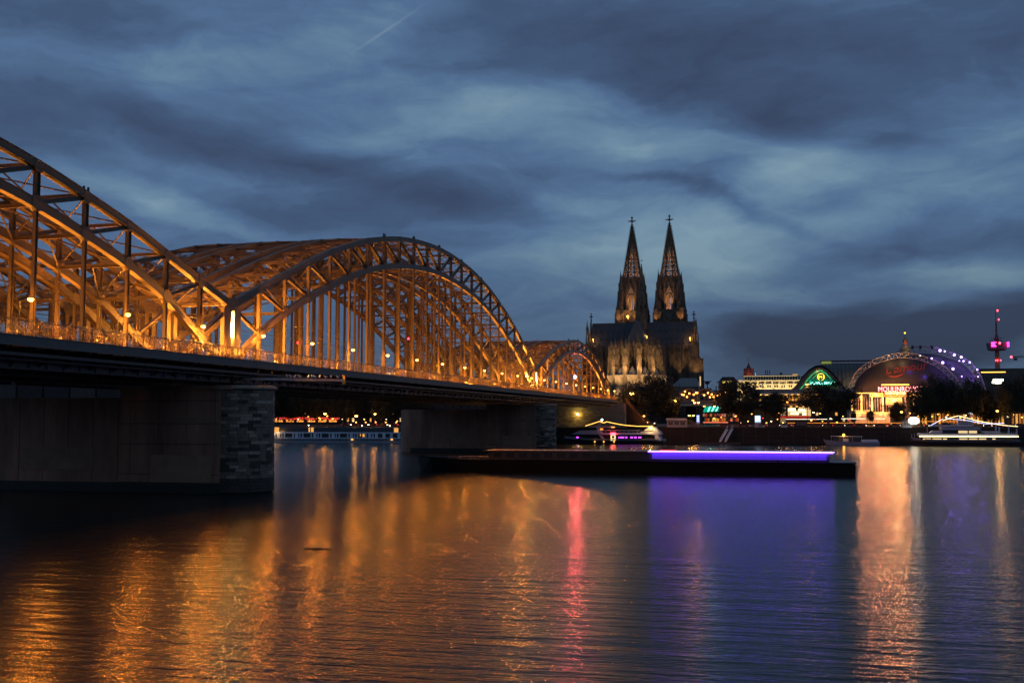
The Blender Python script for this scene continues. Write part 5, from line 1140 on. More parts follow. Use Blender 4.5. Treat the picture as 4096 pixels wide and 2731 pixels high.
q = P(3537, 1487, Y=sy3 - 1.0); text_mesh("L'amour", 5.2, 'script_letters', 'red_script', dome, (q.x + .2, q.y, q.z - 1.0), .05, rot=(math.pi / 2, -.12, 0), sx_=1.0, shear=.35)
mb = MB(); pts = [(3542, 1497, 1498), (3558, 1503, 1506), (3575, 1504, 1509), (3590, 1502, 1508), (3605, 1496, 1501), (3624, 1486, 1487)]
for (xa, ya, yb), (xc, yc_, yd) in zip(pts, pts[1:]): mb.prism([P(xa, ya, Y=q.y), P(xc, yc_, Y=q.y), P(xc, yd, Y=q.y), P(xa, yb, Y=q.y)], (0, .1, 0))
mb.build('smile_stroke', 'red_script', dome)
mb = MB(); pts = [(3625, 1480), (3640, 1475), (3655, 1476), (3666, 1480)]
for p_, r_ in zip(pts, pts[1:]): mb.beam(P(*p_, Y=q.y), P(*r_, Y=q.y), .2, .15)
mb.build('flourish', 'red_script', dome)
lamp('facade_glow', dome, (P(3580, 1500, Y=YD - 14).x, YD - 16, 24), 400, (1, .55, .25), 1)
lamp('facade_glow', dome, (P(3470, 1500, Y=YD - 14).x, YD - 12, 21), 400, (1, .45, .15), 1)
# lamps on the trusses
for i, (x, y, Y_, m_, s_) in enumerate([(3760, 1402, YE - 2, 'violet_lamp', .55), (3779, 1405, YE - 2, 'violet_lamp', .35), (3817, 1420, YE - 2, 'violet_lamp', .5), (3845, 1428, YE - 2, 'violet_lamp', .5), (3854, 1444, YE - 3, 'violet_lamp', .38), (3837, 1443, YE - 3, 'violet_lamp', .25), (3879, 1449, YE - 2, 'violet_lamp', .4),
        (3909, 1478, YE - 2, 'violet_lamp', .35), (3727, 1433, YD - 2, 'violet_lamp', .35), (3771, 1450, YD - 2, 'violet_lamp', .5), (3812, 1475, YD - 2, 'violet_lamp', .5), (3681, 1422, YD - 2, 'violet_lamp', .22), (3847, 1505, YD - 2, 'violet_lamp', .25), (3912, 1506, YE - 2, 'violet_lamp', .25)]):
    q = P(x, y, Y=Y_); MB().lathe((q.x, q.y, q.z - s_), [(s_ * .4, 0), (s_, s_ * .5), (s_, s_ * 1.5), (s_ * .4, s_ * 2)], 8).build('truss_lamp', m_, dome)
    if i in (0, 2, 3, 6, 7, 9, 10, 13): lamp('truss_light', dome, (q.x, q.y - .8, q.z + .4), 600, (.32, .16, 1), .3)
for x, y in ((3640, 1470), (3700, 1492), (3760, 1515)): q = P(x, y - 25, Y=YD - 4); lamp('membrane_light', dome, (q.x, YD - 2.6, q.z - 4), 160, (.14, .08, 1), .3)
for x, y in ((3556, 1424), (3610, 1424)): q = P(x, y - 8, Y=YD); lamp('truss_light', dome, (q.x, YD - 2.5, q.z - 3), 420, (1, .6, .22), .3)
for x in (3650, 3681, 3727): q = P(x, 1386, Y=YE); MB().cbox((q.x, YE, q.z - 1.2), .9, .9, 1.7).build('winch_box', 'black', dome)
# entrance with its light frames
ent = thing('entrance_frame', 'glowing yellow light frame of posts and beams at the theatre entrance', 'light frame', (P(3480, 1650, Y=492).x, 492, 6))
Y = 492
def strip(p0, p1, y0, y1, m_='led_hot', Y=Y, nm='light_tube', dep=.3): a = rect(p0, p1, y0, y1, Y); MB().box(a[0], a[1], Y, Y + dep, a[2], a[3]).build(nm, m_, ent)
strip(3400, 3505, 1570, 1573); strip(3405.5, 3409.5, 1575, 1640); strip(3444, 3448, 1575, 1604); strip(3444, 3448, 1609, 1647); strip(3486, 3490, 1588, 1597); strip(3486, 3490, 1602, 1648); strip(3529, 3533, 1588, 1620)
strip(3410, 3475, 1649, 1651.5); strip(3488, 3560, 1648.5, 1651); strip(3482, 3530, 1572, 1574.5); strip(3482, 3530, 1584, 1586.5); strip(3480, 3483, 1572, 1586); strip(3529, 3532, 1572, 1586); strip(3488, 3524, 1576, 1582, 'led_warm')
strip(3540, 3625, 1567, 1577, 'led_hot'); strip(3532, 3622, 1584, 1586, 'led_warm')
for p in (3406, 3445, 3487, 3530, 3620): strip(p - 1, p + 4.5, 1570, 1668, 'truss_white', Y=492.4, nm='column')
strip(3400, 3560, 1652, 1690, 'render', Y=492.6, nm='plinth', dep=8); strip(3410, 3480, 1640, 1648, 'render', Y=494, nm='low_wall')
for k in range(14): strip(3412 + k * 11, 3413 + k * 11, 1590, 1648, 'truss_white', Y=495, nm='mullion', dep=.2)
strip(3410, 3560, 1588, 1646, 'glass', Y=495.4, nm='glazing')
for k in range(7):
    a = P(3537 + k * 13, 1578, Y=Y); b = P(3543.5 + k * 13, 1585, Y=Y); c = P(3550 + k * 13, 1578, Y=Y); mb = MB(); mb.beam(a, b, .15, .15); mb.beam(b, c, .15, .15); mb.build('brace', 'led_warm', ent)
mb = MB(); rr = random.Random(3)
for i in range(16):
    for j in range(10):
        if rr.random() < .75: a = P(3546 + i * 3.9, 1591 + j * 2.8, Y=491.6); s_ = .1 + rr.random() * .07; mb.box(a.x - s_, a.x + s_, a.y - s_, a.y, a.z - s_, a.z + s_)
mb.build('bulb_wall', 'led_string', ent, kind='stuff'); strip(3544, 3608, 1589, 1620, 'render', Y=491.9, nm='bulb_panel')
mb = MB()
for i in range(26):
    a = P(3632 + rr.random() * 56, (1566, 1573, 1579, 1583)[i % 4] + rr.random() * 1.5, Y=491.6); s_ = .14 + rr.random() * .16; mb.box(a.x - s_ * 1.3, a.x + s_ * 1.3, a.y - s_, a.y, a.z - s_, a.z + s_)
for y in (1596, 1606, 1612, 1616, 1620, 1624, 1629, 1638, 1641): a = P(3655, y, Y=491.6); s_ = .22; mb.box(a.x - s_, a.x + s_, a.y - s_, a.y, a.z - s_, a.z + s_)
mb.build('bulb_string', 'led_hot', ent, kind='stuff')
for px, py, pw in ((3407, 1590, 2600), (3446, 1590, 2600), (3470, 1572, 3000), (3488, 1620, 3000), (3507, 1579, 5200), (3531, 1600, 3600), (3560, 1572, 6000), (3590, 1572, 6000), (3615, 1572, 5200), (3575, 1604, 5200), (3440, 1650, 2000), (3530, 1650, 2000), (3655, 1575, 2400)):
    q = P(px, py, Y=490.6); lamp('frame_light', ent, q, pw * EK, (1, .36, .13), .35); strip(3630, 3690, 1564, 1585, 'black', Y=492, nm='bulb_frame')
sg = thing('neon_sign', 'red and white neon sign reading MOULIN ROUGE over the theatre entrance', 'sign', (P(3570, 1560, Y=490).x, 490, 15))
a = rect(3510, 3655, 1545, 1568, 490); MB().box(a[0], a[1], 490.3, 490.5, a[2], a[3]).build('sign_grid', 'roof_red', sg)
text_mesh('MOULINROUGE', 3.05, 'sign_letters', 'neon_white', sg, (a[0] + .2, 489.9, a[2] + .2), .12, sx_=.80, bold=.0); text_mesh('MOULINROUGE', 3.05, 'letter_outline', 'neon_red', sg, (a[0] + .2, 490.12, a[2] + .2), .06, sx_=.80, bold=.055)
r_ = rect(3526, 3636, 1536, 1541, 490); MB().box(r_[0], r_[1], 489.5, 490, r_[2], r_[3]).build('light_tube', 'led_hot', sg); lamp('sign_light', sg, ((r_[0] + r_[1]) / 2, 487.5, r_[3]), 1400, (1, .5, .15), .5)
glow('white_small', (1, .8, .5), 5); glow('red_small', (1, .06, .03), 4); glow('led_violet2', (.5, .35, 1), 6)
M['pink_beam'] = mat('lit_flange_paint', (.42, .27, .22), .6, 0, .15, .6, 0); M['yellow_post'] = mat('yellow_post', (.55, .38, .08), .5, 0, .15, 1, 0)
M['kiosk_white'] = mat('kiosk_panels', (.42, .38, .36), .7, 0, .15, 1, 0); M['sign_white'] = mat('white_sign', (.7, .68, .68), .5, 0, .05, 1, 0); M['barge_paint'] = mat('barge_paint', (.014, .010, .010), .4, 0, .2, .5, 0); M['barge_rim'] = mat('barge_rim', (.06, .04, .038), .4, 0, .1, .5, 0); M['dark_pane'] = M['glass']
glow('orange_panel', (1, .42, .06), .9); glow('hall_cream', (1, .70, .32), .75); glow('hall_warm', (1, .6, .25), .8); glow('red_dim', (1, .06, .03), .35); glow('teal_b', (.25, 1, .75), 2.2); glow('lit_white_b', (.9, .95, 1), 1.6)
glow('trail_orange', (1, .32, .04), 1.5); glow('trail_white', (1, .9, .7), 2.6); glow('trail_red', (1, .2, .1), 3); glow('led_warm_dim', (1, .7, .3), 2.0); glow('red_lamp_s', (1, .03, .05), 14); glow('green_white', (.7, 1, .75), 14); glow('red_tube', (1, .02, .02), 4); glow('violet_wall_glow', (.12, .04, .8), .5)
M['stucco'] = mat('dim_stucco', (.06, .048, .04), .85, 0, .3, .3, .1); M['dark_wall'] = mat('dark_masonry', (.035, .028, .025), .9, 0, .35, .4, .2)
glow('win_a', (1, .45, .10), .9); glow('win_b', (1, .7, .35), .8); glow('red_terrace', (1, .07, .03), .9); glow('orange_terrace', (1, .35, .05), 1.6); glow('head_lamp', (1, .85, .6), 14); glow('tail_lamp', (1, .03, .02), 6)
glow('led_line_warm', (1, .75, .35), 4.5); glow('led_line_gold', (1, .48, .08), 4.0); glow('cabin_light', (1, .7, .35), .9); glow('poster', (.45, .7, 1), 1.2); glow('poster_warm', (1, .35, .22), .45); glow('ad_blue', (.12, .25, 1), 1.6); glow('signal_green', (.1, 1, .35), 8)
# old houses and blocks filling the far bank
rr = random.Random(21)
def house(px0, px1, py, Y, label, lit=.12, roof=True, m_='dark_wall', nr=4):
    t, x0, x1, z1 = bldg('town_house', label, 'house', px0, px1, py, Y, 12, m_)
    if roof: MB().prism([(x0 - .3, Y - .4, z1), (x0 - .3, Y + 12.4, z1), (x0 - .3, Y + 6, z1 + 5)], (x1 - x0 + .6, 0, 0)).build('roof', 'roof_dark', t)
    w_ = x1 - x0; nc = max(2, int(w_ / 2.8))
    for r_ in range(nr):
        for c_ in range(nc):
            x = x0 + (c_ + .5) * w_ / nc; z = 8 + r_ * 3.2
            if z + 2 > z1: continue
            on = rr.random() < lit
            f_ = MB().box(x - .6, x + .6, Y - .06, Y + .04, z, z + 1.7).build('window', ('win_a' if rr.random() < .6 else 'win_b') if on else 'glass', t)
    return t
pos = ['leftmost', 'second', 'third', 'fourth', 'fifth', 'sixth', 'seventh', 'eighth', 'ninth', 'tenth', 'eleventh', 'twelfth']
for i in range(9): house(-40 + i * 106, 64 + i * 106, 1488 + (i * 29) % 12, 520, 'dark town house glimpsed over the near pier under the deck, %s from the left' % pos[i], .34, False, 'stucco' if i % 3 == 0 else 'dark_wall')
for i in range(12): house(1020 + i * 90, 1108 + i * 90, 1560 + (i * 31) % 12, 500, 'dark town house behind the riverside trees under the bridge, %s from the near pier' % pos[i], .10)
for i, (a, b) in enumerate([(2560, 2640), (2640, 2726), (3236, 3300), (3300, 3360), (3360, 3420)]):
    house(a, b, 1612 if i < 2 else 1600, 620, 'dark house behind the %s' % ['kiosk and the big tree', 'kiosk and the twin lamp', 'left half of the broad tree', 'right half of the broad tree', 'gap left of the glowing columns'][i], .25, False, 'dark_wall', 3)
for i, (a, b, y) in enumerate([(2620, 2700, 1588), (2700, 2745, 1572), (2745, 2800, 1566), (2800, 2842, 1552), (2842, 2880, 1560), (2880, 2960, 1568)]):
    house(a, b, y, 820 + 6 * i, 'dark town block on the skyline between cathedral and offices, %s from the cathedral' % pos[i], .06, False, 'grey_wall', 9)
q = P(2829, 1530, Y=700); t = thing('floodlight_mast', 'mast with a crown of floodlights standing on the skyline right of the cathedral', 'mast', (q.x, 700, 17)); mb = MB(); mb.tube((q.x, 700, 17), (q.x, 700, q.z), .35, 6)
for i in range(8): a = i * .785; mb.beam((q.x, 700, q.z), (q.x + 2.8 * math.cos(a), 700 + 2.8 * math.sin(a), q.z + 1), .3, .3)
mb.lathe((q.x, 700, q.z - 1), [(1, 0), (1.5, .5), (1.5, 1.6), (.6, 2)], 8); mb.build('mast', 'black', t)
q = P(2802, 1520, Y=770); t = thing('light_column', 'slender lit column at the right foot of the cathedral', 'light column', (q.x, 770, 17)); a = rect(2799, 2803, 1505, 1543, 770); MB().box(a[0], a[1], 770, 770.4, a[2], a[3]).build('tube', 'win_b', t); MB().box(a[0] - .1, a[1] + .1, 770.4, 771, 17, a[3]).build('post', 'black', t)
# ---- viaduct, platforms, canopies
Y = 545
xl, xr = P(2722, 1615, Y=Y).x, P(3420, 1615, Y=Y).x; z1, z0 = P(3000, 1604, Y=Y).z, P(3000, 1622, Y=Y).z
via = thing('railway_viaduct', 'brown steel railway viaduct carrying the station platforms over the street', 'viaduct', (xl, Y, 6))
MB().box(xl, xr, Y, Y + 60, z0, z1).build('deck', 'brown_beam', via)
for i in range(38): x = xl + 1 + i * (xr - xl - 2) / 37; MB().box(x - .1, x + .1, Y - .18, Y + .002, z0 + .1, z1 - .2).build('stiffener', 'brown_beam', via)
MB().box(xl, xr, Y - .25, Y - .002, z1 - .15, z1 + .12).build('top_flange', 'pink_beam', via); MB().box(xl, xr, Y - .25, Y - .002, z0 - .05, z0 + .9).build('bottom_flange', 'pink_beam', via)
for px in (2728, 2790, 2803, 2885, 2960, 3150, 3250, 3330, 3400): x = P(px, 1650, Y=Y).x; MB().box(x - .8, x + .8, Y + 1, Y + 3, 6, z0).build('pillar', 'dark_wall', via)
MB().box(xl, P(2950, 1615, Y=Y).x, Y + 24, Y + 26, 6, z0).build('underpass_wall', 'dark_wall', via)
MB().box(P(2950, 1615, Y=Y).x, P(3120, 1615, Y=Y).x, Y + 3, Y + 5, 6, z0).build('underpass_wall', 'stucco', via)
for i, cxp in enumerate((2755, 2820, 2893)):                 # three low barrel canopies
    y_ = 560; a, b = P(cxp - 38, 1578, Y=y_), P(cxp + 38, 1578, Y=y_); zt = P(cxp, 1558, Y=y_).z; mb = MB(); pts = [(a.x + (b.x - a.x) * k / 10, a.z + (zt - a.z) * math.sin(math.pi * k / 10)) for k in range(11)]
    for (xa, za), (xb, zb2) in zip(pts, pts[1:]): mb.prism([(xa, y_, za), (xb, y_, zb2), (xb, y_, zb2 + .6), (xa, y_, za + .6)], (0, 26, 0))
    t = thing('platform_canopy', 'brown arched platform canopy on the viaduct, %s from the cathedral' % ('first', 'second', 'third')[i], 'canopy', ((a.x + b.x) / 2, y_, 17)); mb.build('barrel_roof', 'brown_beam', t)
    mb = MB()
    for k in range(1, 10): mb.beam((pts[k][0], y_ + .2, a.z - .6), (pts[k][0], y_ + .2, pts[k][1]), .1, .1)
    mb.beam((a.x, y_ + .2, a.z), (b.x, y_ + .2, a.z), .2, .3); mb.build('truss', 'brown_beam', t)
    for x in (a.x + .3, b.x - .3): MB().tube((x, y_ + .3, z1), (x, y_ + .3, a.z), .14, 6).build('post', 'yellow_post', t)
    lamp('platform_light', t, ((a.x + b.x) / 2, y_ - 4, a.z - 2.5), 380, ORANGE, .5)
Y = 535
xl, xr = P(3006, 1560, Y=Y).x, P(3410, 1560, Y=Y).x; za, zb2, zc, zd = P(3200, 1555, Y=Y).z, P(3200, 1571, Y=Y).z, P(3200, 1576, Y=Y).z, P(3200, 1603, Y=Y).z
t = thing('platform_canopy', 'long flat canopy with ivory edge over the bright platforms', 'canopy', (xl, Y, 17))
mb = MB(); mb.prism([(xl, Y, zb2), (xl, Y + 12, zb2), (xl, Y + 9, za), (xl, Y + 4, za)], (xr - xl, 0, 0)); mb.build('roof', 'brown_beam', t); MB().box(xl, xr, Y - .2, Y, zc, zb2).build('fascia', 'ivory', t)
for i in range(26): x = xl + i * (xr - xl) / 26; MB().beam((x, Y - .05, zb2 + .1), (x, Y + 4, za + .1), .12, .12).build('roof_rib', 'roof_dark', t)
for i in range(9): x = xl + 1 + i * (xr - xl - 2) / 8; MB().box(x - .15, x + .15, Y + 1.5, Y + 1.8, z1, zc).build('post', 'yellow_post', t)
MB().box(xl, xr, Y + 7.5, Y + 7.8, zd, zc).build('back_wall', 'stucco', t)
for i in range(16):
    x = xl + 1.2 + i * (xr - xl - 2.4) / 15; MB().cbox((x, Y + .6, zc - .35), .9 + (i % 3) * .3, .3, .25).build('strip_light', 'led_string', t)
    if i % 3 == 1: lamp('platform_light', t, (x, Y + 2.5, zc - .6), 480, (1, .55, .16), .4)
mb = MB()
for i in range(34): x = xl + .5 + i * (xr - xl - 1) / 34; mb.cbox((x + rr.uniform(-.2, .2), Y + 2 + rr.random() * 4, zc - .9 - rr.random() * .8), .28, .28, .28) if rr.random() < .7 else None
mb.build('small_lamps', 'led_string', t, kind='stuff')
for i in range(30):
    x = xl + .4 + i * (xr - xl - .8) / 30
    if rr.random() < .7: MB().box(x, x + 1.0, Y + .3, Y + .4, zd + .1, zd + 1.0 + rr.random() * .5).build('lit_panel', ('dim_orange', 'win_a', 'orange_panel')[rr.randrange(3)], t)
# bright hall below
Y = 538
t, x0, x1, zt = bldg('shop_hall', 'brightly lit white hall front below the platforms, between two trees', 'hall', 3145, 3252, 1624, Y, 8, 'stucco'); zb_ = P(3200, 1668, Y=Y).z
a = rect(3152, 3243, 1630, 1664, Y); MB().box(a[0], a[1], Y - .3, Y - .1, a[2], a[3]).build('shop_front', 'hall_cream', t)
for (p0, p1, y0, y1, m_) in [(3152, 3182, 1632, 1644, 'bright_hall'), (3162, 3177, 1649, 1656, 'bright_hall'), (3179, 3195, 1648, 1657, 'bright_hall'), (3194, 3224, 1636, 1646, 'bright_hall'), (3210, 3224, 1650, 1660, 'bright_hall'), (3226, 3241, 1628, 1660, 'hall_cream'), (3183, 3192, 1626, 1640, 'glass'), (3196, 3212, 1627, 1633, 'hall_warm'), (3196, 3208, 1654, 1661, 'glass')]:
    r_ = rect(p0, p1, y0, y1, Y - .4); MB().box(r_[0], r_[1], Y - .5, Y - .35, r_[2], r_[3]).build('lit_panel', m_, t)
for px in (3164, 3187, 3215): r_ = rect(px - 5, px + 5, 1624, 1627, Y - 1); MB().box(r_[0], r_[1], Y - 1.2, Y - .8, r_[2], r_[3]).build('strip_light', 'led_string', t)
r_ = rect(3120, 3240, 1662, 1672, Y - 2); MB().box(r_[0], r_[1], Y - 2, Y - 1.6, r_[2], r_[3]).build('red_fascia', 'red_dim', t)
# teal canopy and shops under the viaduct
t = thing('glass_canopy', 'teal glowing glass canopy at the underpass entrance below the viaduct', 'canopy', (P(2840, 1640, Y=520).x, 520, 6))
Yc = 520
for i in range(8):
    a = P(2812 + i * 8, 1648 - i * .6, Y=Yc); b = P(2818 + i * 8.2, 1626, Y=Yc); w_ = (P(2820, 1640, Y=Yc) - P(2812, 1640, Y=Yc)).x
    MB().prism([(a.x, Yc, a.z), (a.x + w_, Yc, a.z), (b.x + w_ * 1.3, Yc + 2.5, b.z), (b.x, Yc + 2.5, b.z)], (0, .12, .1)).build('glass_pane', 'teal_b' if i in (2, 4, 6) else 'teal', t)
mb = MB()
for i in range(9): a = P(2812 + i * 8, 1648 - i * .6, Y=Yc - .1); b = P(2818 + i * 8.2, 1625, Y=Yc - .1); mb.tube(a, (b.x, Yc + 2.4, b.z), .12, 5)
mb.tube(P(2810, 1649, Y=Yc - .2), P(2870, 1645, Y=Yc - .2), .15, 6); mb.build('canopy_frame', 'green_metal', t)
for px in (2818, 2868): q = P(px, 1648, Y=Yc); MB().tube((q.x, Yc, 6), q, .12, 6).build('post', 'green_metal', t)
lamp('teal_light', t, (P(2840, 1640, Y=514).x, 514, 15), 500, (.05, 1, .7), .4)
for px in (2817, 2858): r_ = rect(px - 4, px + 4, 1623, 1626, 540); MB().box(r_[0], r_[1], 540, 540.3, r_[2], r_[3]).build('strip_light', 'sodium', t)
t, x0, x1, zt = bldg('shop_row', 'row of shop windows glowing orange and red below the teal canopy', 'shop', 2810, 2960, 1650, 530, 6, 'dark_wall')
for i in range(16):
    for (ya, yb) in ((1653 + rr.random() * 4, 1664 + rr.random() * 3), (1670 + rr.random() * 3, 1685)):
        r_ = rect(2812 + i * 9.2, 2818.5 + i * 9.2 + rr.random() * 1.5, ya, yb, 529.8); MB().box(r_[0], r_[1], 529.8, 530.05, r_[2], r_[3]).build('shop_window', ('dim_orange', 'poster_warm', 'red_dim', 'orange_panel', 'dim_orange', 'dark_pane', 'dark_pane')[rr.randrange(7)], t)
for (p0, p1, y0, y1, m_, nm, lb) in [(2787, 2797, 1660, 1689, 'ad_blue', 'advertising_column', 'blue and white lit advertising column beside the tall orange lamp'), (3020, 3042, 1662, 1688, 'poster', 'advertising_board', 'glowing blue and white poster board right of the wide tree')]:
    r_ = rect(p0, p1, y0, y1, 434); t = thing(nm, lb, 'advert', (r_[0], 434, 6)); MB().box(r_[0] - .15, r_[1] + .15, 434.1, 434.4, 6, r_[3] + .15).build('case', 'white_metal', t); MB().box(r_[0], r_[1], 434, 434.1, r_[2], r_[3]).build('poster', m_, t)
    for k in range(3): z = r_[2] + (r_[3] - r_[2]) * (.18 + .3 * k); MB().box(r_[0] + .1, r_[1] - .1, 433.96, 434, z, z + .35).build('lit_band', 'lit_white_b', t)
# lit wall of low buildings behind the trees on the right
for i in range(11):
    a, b = 3640 + i * 42, 3680 + i * 42
    t, x0, x1, zt = bldg('arcade_shop', 'low orange lit shop front behind the right hand trees, %s from the theatre' % pos[i], 'shop', a, b, 1645 + (i * 7) % 6, 486, 8, 'stucco')
    for k in range(3): x = x0 + .3 + k * (x1 - x0) / 3; MB().box(x, x + (x1 - x0) / 3 - .5, 485.9, 486.05, 7.2, zt - .6).build('shop_window', ('dim_orange', 'win_a', 'orange_panel', 'dim_orange', 'dark_pane')[rr.randrange(5)], t)
    if i % 2 == 0: lamp('shop_light', t, ((x0 + x1) / 2, 482, zt - .4), 260, ORANGE, .3)
r_ = rect(3872, 3892, 1650, 1674, 470); t = thing('advertising_board', 'white and pink lit poster board behind the ship mast at the right', 'advert', (r_[0], 470, 6)); MB().box(r_[0] - .15, r_[1] + .15, 470.1, 470.4, 6, r_[3] + .2).build('case', 'white_metal', t); MB().box(r_[0], r_[1], 469.9, 470.1, r_[2], r_[3]).build('poster', 'poster_warm', t); MB().box(r_[0], r_[1], 469.86, 469.9, r_[3] - .6, r_[3]).build('lit_band', 'lit_white_b', t)
# red lit terrace under the bridge
for i in range(6):
    r_ = rect(1096 + i * 43, 1136 + i * 43, 1668 + (i % 2) * 2, 1690, 462); t = thing('beer_terrace', 'red and orange lit terrace awning under the trees, %s from the near pier' % pos[i].replace('leftmost', 'first'), 'terrace', (r_[0], 462, 6))
    MB().prism([(r_[0], 462, r_[3] - .8), (r_[0], 465, r_[3]), (r_[0], 465.1, r_[3] - .1), (r_[0], 462, r_[3] - .95)], (r_[1] - r_[0], 0, 0)).build('awning', 'red_terrace', t)
    mb = MB()
    for k in range(7): x = r_[0] + .2 + k * .55; mb.box(x, x + .35, 463, 463.1, r_[2] + .3, r_[2] + .8 + rr.random() * .6)
    mb.build('lit_bar', 'orange_terrace', t); MB().box(r_[0], r_[0] + .12, 462.2, 462.35, 6, r_[3] - .9).build('post', 'black', t)
# ---- cars at rest on the road
def car_proto():
    t = thing('car', 'tmp', 'car', (0, 0, 0), 'cars on the riverside road')
    prof = [(-2.1, .35), (-2.15, .75), (-2.0, .95), (-1.35, 1.02), (-.7, 1.45), (.6, 1.48), (1.25, 1.02), (1.95, .88), (2.15, .7), (2.15, .35)]
    MB().prism([(x, -.82, z) for x, z in prof], (0, 1.64, 0)).build('body', 'car_paint', t)
    MB().prism([(-1.2, -.835, 1.03), (-.65, -.835, 1.38), (.52, -.835, 1.4), (1.05, -.835, 1.03)], (0, 1.67, 0)).build('windows', 'glass', t)
    for x in (-1.35, 1.35):
        for y in (-.86, .66): MB().add([(x + .33 * math.cos(i * .785), yy, .33 + .33 * math.sin(i * .785)) for yy in (y, y + .2) for i in range(8)], [(i, (i + 1) % 8, 8 + (i + 1) % 8, 8 + i) for i in range(8)] + [tuple(range(8)), tuple(range(15, 7, -1))]).build('wheel', 'black', t)
    for y in (-.7, .45): MB().box(2.1, 2.19, y, y + .28, .62, .8).build('headlight', 'head_lamp', t); MB().box(-2.19, -2.1, y, y + .28, .7, .86).build('tail_light', 'tail_lamp', t)
    return t
M['car_paint'] = mat('car_paint', (.12, .03, .03), .3, .3, .1, 1, 0)
car0 = car_proto(); cars = [(3092, 0, 'left of the round tree trunk'), (3142, 1, 'right of the round tree trunk'), (3196, 0, 'behind the dark container, left end'), (3238, 1, 'behind the dark container, right end'), (3268, 0, 'just left of the broad tree'), (3312, 1, 'under the left half of the broad tree'), (3355, 0, 'under the right half of the broad tree'),
    (3400, 1, 'below the leftmost glowing column'), (3440, 0, 'below the second glowing column'), (3520, 1, 'below the fourth glowing column'), (3575, 0, 'below the wall of bulbs'), (3720, 0, 'left of the cabin of the peaked ship'), (3960, 1, 'below the yellow lamp at the right'), (3990, 1, 'right of the yellow lamp'), (4035, 0, 'near the right edge'), (4075, 1, 'at the right edge'),
    (2900, 0, 'left of the wide tree trunk'), (2975, 1, 'right of the wide tree trunk'), (1385, 0, 'first of the parked row under the bridge'), (1420, 1, 'second of the parked row under the bridge'), (1455, 0, 'third of the parked row under the bridge'), (1492, 1, 'fourth of the parked row under the bridge'), (1530, 0, 'fifth of the parked row under the bridge'), (1572, 1, 'sixth of the parked row under the bridge')]
for i, (px, d, lb) in enumerate(cars):
    q = P(px, 1690, Y=439.5 + d * 7); lo = (q.x, q.y, 6.05); rz = (math.pi if d else 0) + rr.uniform(-.3, .3) * .3; lb = 'dark red car on the riverside road, ' + lb
    if i == 0: car0.location = lo; car0.rotation_euler[2] = rz; car0['label'] = lb
    else: dup(car0, lo, rz, lb)
# car light trails along the road, built as added glowing rails on posts
def rail(px0, px1, py, Y, m_, label, nm='car_trail_rail', gap=()):
    a, b = P(px0, py, Y=Y), P(px1, py, Y=Y); t = thing(nm, label, 'car light trail', (a.x, Y, 6)); z = (a.z + b.z) / 2
    MB().box(a.x, b.x, Y, Y + .08, z - .07, z + .07).build('tube', m_, t); n_ = int((b.x - a.x) / 3)
    for i in range(n_ + 1): x = a.x + i * (b.x - a.x) / n_; MB().box(x - .05, x + .05, Y + .1, Y + .18, 5.9, z + .1).build('post', 'black', t)
rail(3150, 3415, 1691, 436.3, 'trail_orange', 'orange car light trail, built as a rail, between the dark container and the theatre')
rail(3420, 3655, 1691, 436.3, 'trail_orange', 'orange car light trail, built as a rail, in front of the theatre entrance')
rail(3680, 3895, 1685, 437, 'trail_orange', 'orange car light trail, built as a rail, behind the masts of the right hand ship')
rail(3143, 3330, 1676, 453, 'trail_white', 'white car light trail, built as a rail, below the bright hall')
rail(3365, 3540, 1674, 453, 'trail_white', 'white car light trail, built as a rail, below the entrance columns')
rail(2812, 2912, 1689, 437, 'trail_red', 'red and white car light trail, built as a rail, below the teal canopy')
# ---- kiosks and boxes on the quay
def kiosk(px0, px1, y0, y1, Y, label, m_, sign=None, nm='kiosk'):
    r_ = rect(px0, px1, y0, y1, Y); t = thing(nm, label, 'kiosk', ((r_[0] + r_[1]) / 2, Y, 5.9)); MB().box(r_[0] + .3, r_[1] - .2, Y, Y + 3, 5.9, r_[3] - .7).build('body', m_, t)
    MB().box(r_[0] - .3, r_[1] + .2, Y - .4, Y + 3.4, r_[3] - .75, r_[3] - .6).build('roof', 'black', t)
    if sign: MB().box(r_[0], r_[1], Y - .1, Y, r_[3] - .6, r_[3] + .1).build('sign_board', 'sign_white', t); text_mesh('KD', .5, 'sign_letters', 'red_script', t, (r_[0] + .5, Y - .12, r_[3] - .45), .01); text_mesh(sign, .5, 'sign_letters', 'black', t, (r_[0] + 1.5, Y - .12, r_[3] - .45), .01, sx_=.85)
    for k in range(3): x = r_[0] + .8 + k * (r_[1] - r_[0] - 1) / 3; MB().box(x, x + (r_[1] - r_[0]) / 4.5, Y - .06, Y + .02, 6.9, 8.2 if r_[3] > 9 else 7.3).build('shutter', 'grey_wall', t)
    return t
kiosk(2665, 2748, 1674, 1709, 421, 'pale ticket kiosk with a white sign board at the quay edge', 'kiosk_white', 'Panoramafahrten')
kiosk(2915, 2955, 1687, 1704, 424, 'brown kiosk with a small sign left of the wide tree trunk', 'brown_beam', None)
kiosk(3178, 3230, 1676, 1710, 423, 'large dark container hut on the promenade below the bright hall', 'dark_wall', None, 'container_hut')
kiosk(3120, 3152, 1686, 1706, 424, 'small grey hut between the round tree and the dark container', 'white_metal', None, 'container_hut')
kiosk(3030, 3058, 1690, 1700, 428, 'low grey box below the poster board', 'hull_blue', None, 'container_hut')
kiosk(3607, 3650, 1676, 1700, 421, 'grey hut left of the blinding white floodlight', 'hull_blue', None, 'container_hut')
